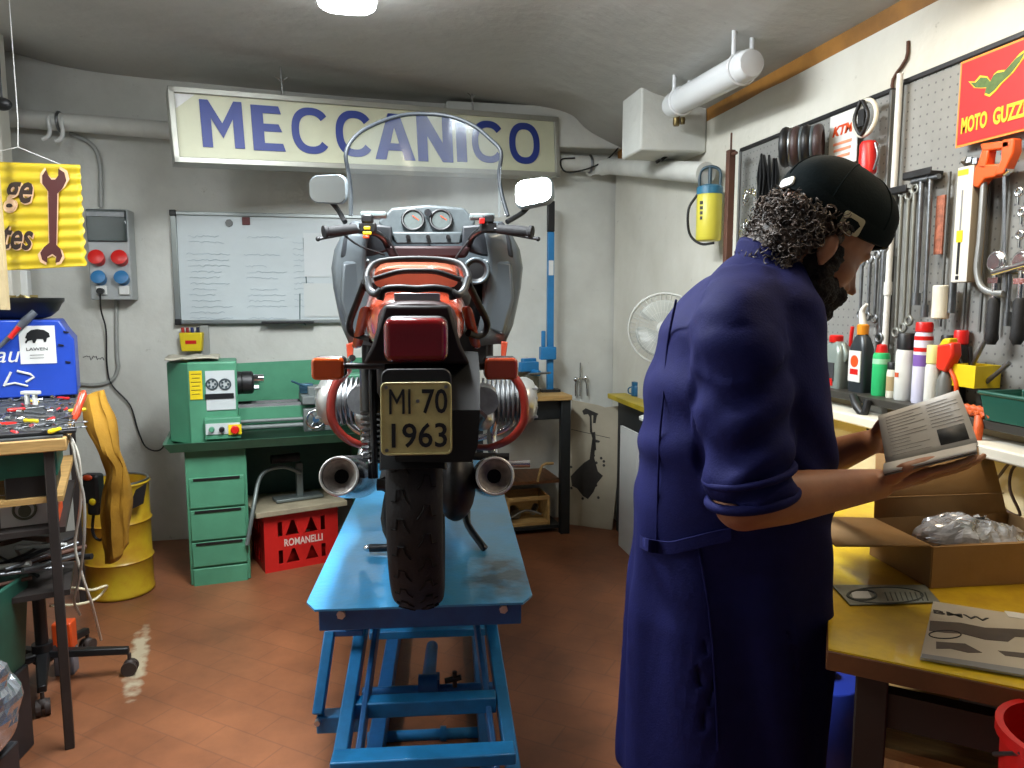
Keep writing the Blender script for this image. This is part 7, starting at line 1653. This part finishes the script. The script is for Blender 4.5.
# patterned plate and magazine
def flat(nm, pts_, th, m, lb, cat, z=ZT+.002):
    P = [onz(x, y, z) for x, y in pts_]; c = sum(P, V())/len(P); t = thing(nm, lb, cat, c, math.atan2((P[1]-P[0]).y, (P[1]-P[0]).x)); f_ = Fr(c, t.rotation_euler.z); Q = [f_.loc(p) for p in P]; B().prism([(q.x, q.y) for q in Q], Matrix.Translation((0, 0, 0)), th).obj('cover', m, t, bevel=.0008); return t, f_, Q
pt_, f_, Q = flat('patterned_plate', ((850, 606), (940, 603), (925, 586), (832, 586)), .003, mat('plate_grey_green', '8b9088', .4, .3, vary=.25, vs=30), 'grey patterned sticker plate lying flat on the yellow bench', 'plate')
def onflat(f_, px, py, z): q = f_.loc(onz(px, py, ZT+.006)); return V((q.x, q.y, z))
b = B(); el_ = [onflat(f_, 885+38*math.cos(a), 595+8*math.sin(a), .0035) for a in [2*math.pi*i/36 for i in range(36)]]; b.tube(el_, .0016, closed=True, n=6); b.tube([onflat(f_, 862+14*math.cos(a), 595+5*math.sin(a), .0035) for a in [2*math.pi*i/24 for i in range(24)]], .0025, closed=True, n=6)
for k in range(9): b.tube([onflat(f_, 885+5*k, 592, .0035), onflat(f_, 888+5*k, 600, .0035)], .0012, n=5)
b.obj('dark_pattern', mat('pattern_dark', '3b4240', .5), pt_)
b = B(); b.prism([(lambda q: (q.x, q.y))(onflat(f_, x, y, 0)) for x, y in ((853, 598), (872, 598), (868, 591), (851, 591))], Matrix.Identity(4), .0012, z0=.0028); b.obj('pale_field', paper, pt_)
mg, f_, Q = flat('magazine', ((920, 660), (1060, 684), (1060, 624), (933, 604)), .006, mat('magazine_cover', 'b9b2a2', .45, vary=.08), 'motorcycle magazine lying on the front corner of the yellow bench', 'magazine')
e_ = onflat(f_, 1000, 620, .0065)-onflat(f_, 935, 610, .0065); u_ = e_.normalized(); 
text('BMW', frame(onflat(f_, 961, 617, .0066), u_, V((-u_.y, u_.x, 0))), .088, .017, black, parent=mg, ext=.0004, bold=.009)
def mp(b, pts_, z=.0062, t=.0005): b.prism([(lambda q: (q.x, q.y))(onflat(f_, x, y, 0)) for x, y in pts_], Matrix.Identity(4), t, z0=z)
b = B(); mp(b, ((930, 622), (960, 624), (985, 629), (1010, 630), (1040, 632), (1040, 640), (1015, 638), (1008, 643), (985, 641), (962, 635), (945, 634), (929, 632))); b.obj('cover_photo', mat('photo_brown', '4a4039', .5, vary=.3, vs=40), mg)
b = B(); mp(b, ((936, 643), (965, 645), (982, 654), (968, 654), (950, 650), (936, 650))); mp(b, ((998, 652), (1030, 655), (1030, 660), (1005, 657))); b.obj('small_photo', mat('photo_brown', '4a4039'), mg)
b = B(); mp(b, ((922, 655), (1060, 676), (1060, 683), (921, 659))); b.obj('grey_band', mat('band_grey', '7f8284', .5), mg)
b = B(); b.tube([onflat(f_, 945+16*math.cos(a), 636+4*math.sin(a), .0066) for a in [2*math.pi*i/24 for i in range(24)]], .0012, closed=True, n=5); b.obj('wheel_print', black, mg)
b = B(); mp(b, ((1004, 612), (1060, 620), (1060, 625), (1008, 618))); b.obj('corner_print', paper, mg)
q = onz(862, 452, ZT+.01); b = B(); b.ell((0, 0, 0), (.07, .05, .015), n=24, m=12); ob = b.obj('crumpled_paper', paper)
for v in ob.data.vertices: v.co += v.normal*.02*noise.noise(v.co*30)
q = YF.w((.13, .82, ZT+.016)); tag(ob, 'crumpled white paper on the yellow bench behind the booklet', 'paper', loc=q)

# ---------------- far right corner: bench, fan, jar ----------------
zf = .87; a_ = onz(622, 401, zf); a_.x += .03; print('far bench', a_)
fb_ = thing('corner_bench', 'yellow topped bench with dark cabinet front in the far right corner', 'workbench', (a_.x, a_.y-.0, 0)); fx = XW-a_.x-.01; fy0 = -.95; fy1 = .35
B().box((fx/2, (fy0+fy1)/2, zf-.015), (fx, fy1-fy0, .03)).obj('tabletop', mat('far_yellow', 'c7ad28', .45, vary=.25, vs=6), fb_, bevel=.003)
B().box((fx/2+.03, (fy0+fy1)/2, (zf-.03)/2), (fx-.06, fy1-fy0-.06, zf-.03)).obj('cabinet', mat('cabinet_black', '23272b', .5, vary=.2), fb_)
wp_ = tag(B().box((0, 0, .36), (.015, .28, .72)).obj('white_sheet', white), 'white upright panel leaning against the end of the corner bench', 'panel', loc=(a_.x-.015, a_.y-.1, 0), rz=0)
q = onz(626, 394, zf); jr = thing('blue_jar', 'small blue jar standing on the far corner bench', 'jar', (q.x+.03, q.y-.1, zf+.001)); b = B(); b.lathe([(0, 0), (.03, 0), (.033, .01), (.033, .055), (.027, .065)], None, 24, caps=False); b.obj('jar', mat('jar_blue', '1f5f8a', .3, coat=.5), jr); b = B(); b.lathe([(.03, .062), (.031, .085), (.0, .087)], None, 24); b.obj('lid', mat('jar_blue', '1f5f8a'), jr); b = B(); b.tube([(-.03, -.0, .055), (-.052, 0, .045), (-.05, 0, .02), (-.03, 0, .012)], .004, sm=3); b.obj('handle', mat('jar_blue', '1f5f8a'), jr)
# fan
fc = pt(664, 329, 3.55); fan = thing('desk_fan', 'white caged fan standing on the corner bench behind the man', 'fan', (fc.x, fc.y, zf+.001)); FH = fc.z-zf; fr__ = 36/740*3.55*.98
fax = V((-.45, -.85, .12)).normalized(); Mf = axis_frame((0, 0, FH), V((0, 0, FH))+fax)
cw_ = mat('fan_white', 'c4c6c0', .4); 
for z_, nm in ((.05, 'front_cage'), (-.04, 'rear_cage')):
    b = B(); b.torus(Mf @ Matrix.Translation((0, 0, z_*.2)), fr__, .005, n=44, m=8)
    for k in range(40):
        a = 2*math.pi*k/40; b.tube([Mf @ V((.03*math.cos(a), .03*math.sin(a), z_)), Mf @ V((fr__*.8*math.cos(a), fr__*.8*math.sin(a), z_*.9)), Mf @ V((fr__*math.cos(a), fr__*math.sin(a), z_*.2))], .0013, n=4)
    for rr in (.45, .75): b.torus(Mf @ Matrix.Translation((0, 0, z_*.95)), fr__*rr, .0014, n=36, m=4)
    b.obj(nm, cw_, fan)
for k in range(3):
    a0_ = 2*math.pi*k/3; P = []
    for j in range(7):
        for i in range(7):
            r_ = .03+(fr__*.82-.03)*i/6; a = a0_+(j/6-.5)*1.75*(.45+.55*math.sin(math.pi*i/6*.75)); P.append(Mf @ V((r_*math.cos(a), r_*math.sin(a), (j/6-.5)*.035)))
    b = B(); b.sheet(P, 7, 7); b.obj('blade', mat('fan_blade', 'aeb2ac', .35), fan, solid=.002)
b = B(); b.cyl(Mf @ V((0, 0, -.14)), Mf @ V((0, 0, -.03)), .05, .04); b.cyl(Mf @ V((0, 0, .035)), Mf @ V((0, 0, .06)), .03); b.obj('motor', cw_, fan, bevel=.004)
b = B(); b.cyl((0, 0, .02), Mf @ V((0, 0, -.10)), .018); b.lathe([(0, 0), (.11, 0), (.11, .012), (.03, .03)], None, 28, caps=False); b.obj('stand', cw_, fan)
# leaning board with oil stain
zb4 = onz(612, 530, 0); zb5 = onz(566, 524, 0); lnb = Fr(zb5, math.atan2((zb4-zb5).y, (zb4-zb5).x)); w4 = (zb4-zb5).length
tl4 = lnb.at(566, 398, .12).z; tr4 = lnb.at(627, 392, .12); 
lb4 = thing('leaning_board', 'pale board with a large dark oil stain leaning between the benches', 'board', zb5, r=(R(-6), 0, lnb.yaw)); W4 = tr4.x
print('board', w4, tl4, W4)
bm_ = mat('pale_board', 'a89f8a', .7, vary=.12, vs=4); outb = [(0, 0), (w4, 0), (W4, tl4*.98), (W4*.62, tl4*.955), (W4*.5, tl4*.97), (0, tl4)]
Mb = frame((0, 0, 0), (1, 0, 0), (0, 0, 1)); B().prism(outb, Mb, .012, z0=-.012).obj('board', bm_, lb4, bevel=.002)
stn = mat('oil_stain', '2f2c28', .4, vary=.3, vs=20)
def bp4(x, y): return ((x-566)/(627-566)*W4, (529-y)/(529-397)*tl4)
b = B(); P4 = [(584, 462), (590, 458), (592, 436), (590, 430), (595, 429), (596, 438), (595, 456), (600, 470), (606, 474), (600, 482), (596, 492), (590, 500), (584, 497), (577, 490), (571, 488), (569, 478), (576, 470)]
b.prism([bp4(*p) for p in P4], Mb, .0012, z0=.0); b.prism([bp4(*p) for p in ((579, 408), (583, 405), (598, 410), (596, 412), (595, 420), (592, 420), (592, 412), (590, 412), (591, 424), (592, 432), (589, 430), (588, 414), (586, 411), (581, 412))], Mb, .0012); b.prism([bp4(*p) for p in ((592, 436), (601, 438), (600, 440), (596, 440), (597, 448), (593, 449))], Mb, .0012)
random.seed(17)
for k in range(14): x, y = random.uniform(568, 608), random.uniform(448, 500); b.prism([bp4(x+1.6*math.cos(a), y+1.6*math.sin(a)) for a in (0, 1, 2, 3, 4, 5)], Mb, .001)
b.obj('stain', stn, lb4); b = B(); b.prism([bp4(*p) for p in ((567, 428), (612, 434), (612, 434.6), (567, 428.6))], Mb, .001); b.obj('scratch', stn, lb4)
# middle table with vice, blue press
mt = onz(567, 394, .90); leg4 = onz(561, 533, 0); zmt = Fr(leg4, 0).at(561, 395).z; print('mid table', zmt)
T3 = Fr(leg4+V((.02, -.02, 0)), R(4)); mtb = thing('corner_table', 'wooden topped table with dark steel leg against the back wall behind the motorcycle', 'table', T3.o, T3.yaw)
B().box((-.28, .2, zmt-.012), (.62, .46, .03)).obj('tabletop', wood, mtb, bevel=.003)
for x, y in ((-.0, .02), (-.54, .02), (-.0, .38), (-.54, .38)): B().box((x, y, (zmt-.027)/2), (.06 if (x, y) == (-.0, .02) else .04, .05, zmt-.027)).obj('leg', mat('leg_slate', '2b2f31', .45, .4, vary=.2), mtb, bevel=.003)
B().box((-.27, .2, zmt-.09), (.5, .34, .12)).obj('drawer_body', mat('leg_slate', '2b2f31'), mtb, bevel=.004)
B().box((-.27, .2, T3.at(530, 525, .1).z), (.5, .34, .02)).obj('shelf', mat('leg_slate', '2b2f31'), mtb); B().box((-.27, .2, T3.at(530, 480, .1).z), (.5, .34, .02)).obj('shelf', dwood, mtb)
zs1 = T3.at(530, 525, .1).z+.011
cr_ = thing('wooden_crate', 'small open wooden crate with metal parts on the lower shelf behind the lift', 'crate', T3.w((-.22, .16, zs1)), T3.yaw)
for x in (-.13, .13): B().box((x, 0, .09), (.014, .22, .18)).obj('side', wood, cr_)
B().box((0, 0, .01), (.26, .22, .02)).obj('bottom', wood, cr_); B().box((0, .10, .09), (.26, .012, .18)).obj('back', wood, cr_); B().box((0, -.10, .17), (.26, .012, .025)).obj('front_rail', wood, cr_)
b = B(); b.cyl((-.06, -.02, .05), (-.06, .05, .06), .035); b.cyl((.05, -.03, .06), (.09, .04, .08), .02); b.tube([(-.1, -.05, .04), (0, -.04, .08), (.1, -.05, .05)], .008, sm=3); b.obj('metal_parts', steel, cr_)
b = B(); b.tube([(0, 0, .0), (.03, 0, .10), (.10, 0, .11)], .008, sm=3); tag(b.obj('bent_rod', wood), 'pale bent rod leaning on the shelf of the corner table', 'rod', loc=T3.w((-.18, .0, T3.at(530, 480, .1).z+.012)))
q = T3.w((-.08, .12, zmt+.003)); vs_ = thing('bench_vice', 'blue and bare metal vice on the corner table behind the fairing', 'vice', T3.w((-.19, .16, zmt+.004)), R(20))
b = B(); b.cyl((0, 0, 0), (0, 0, .03), .07); b.box((0, 0, .07), (.10, .09, .09)); b.ell((0, .02, .13), (.07, .06, .05)); b.obj('base', mat('vice_metal', '77766a', .45, .6, vary=.4, vs=20), vs_, bevel=.008)
b = B(); b.box((-.02, -.03, .165), (.13, .04, .06)); b.box((.03, .05, .175), (.10, .035, .07)); b.cyl((0, -.12, .13), (0, .1, .13), .018); b.obj('jaws', mat('vice_blue', '2277b0', .4, vary=.2), vs_, bevel=.006); b = B(); b.cyl((-.08, -.12, .13), (.08, -.12, .13), .007); b.obj('handle', steel, vs_)
q0 = ony(550, 352, 4.5); q1 = ony(552, 201, 4.5); b = B(); pj = thing('pump_lever', 'tall blue jack handle with black grip standing upright beside the right mirror', 'lever', V((q0.x, q0.y, 0)))
zA, zB2, zC = ony(549, 356, 4.5).z, ony(551, 232, 4.5).z, ony(552, 201, 4.5).z
B().box((0, 0, (zmt+zB2)/2), (.042, .03, zB2-zmt)).obj('lever_body', mat('vice_blue', '2277b0'), pj, bevel=.004); B().box((0, 0, (zB2+zC)/2), (.045, .034, zC-zB2)).obj('grip', black, pj, bevel=.006); zz = ony(550, 268, 4.5).z; B().box((0, -.017, zz), (.03, .003, .09)).obj('white_label', paper, pj); b = B(); b.box((-.02, -.02, zA+.02), (.10, .06, .08)); b.cyl((-.05, -.03, zA+.06), (-.05, -.03, zA+.16), .014); b.obj('pivot', mat('vice_blue', '2277b0'), pj, bevel=.006)
B().box((0, 0, zmt+.01), (.12, .08, .02)).obj('foot', dsteel, pj)
q = ony(580, 396, YW-.03); cs = thing('clamp_stand', 'small chrome clamp standing on the board edge against the wall', 'clamp', q); b = B(); b.cyl((0, 0, 0), (0, 0, .22), .005); b.tube([(-.03, 0, .0), (-.03, 0, .09), (0, 0, .12), (.04, 0, .10), (.05, 0, .0)], .006, sm=3); b.ell((-.03, 0, .11), (.015, .012, .018)); b.ell((.04, 0, .12), (.012, .012, .015)); b.obj('frame', chrome, cs)
b = B(); b.cyl((0, 0, 0), (0, 0, .14), .02, .018); q = T3.w((-.40, .10, zs1+.19)); 
q = bl(515, 462, .55); q = V((ct.x, ct.y, LZ))+BX*q.x+BY*q.y+V((0, 0, q.z)); q = pt(517, 463, 3.4); b = B(); b.cyl((0, 0, -.03), (0, 0, .05), .035); b.cyl((-.09, 0, .02), (-.0, 0, .02), .016); b.cyl((0, 0, -.05), (0, 0, -.03), .045); ob = b.obj('spray_gun', mat('royal_blue', '1f3fae', .3, coat=.4)); tag(ob, 'royal blue metal fitting behind the right muffler', 'fitting', loc=T3.w((-.36, .08, T3.at(530, 480, .1).z+.062)))
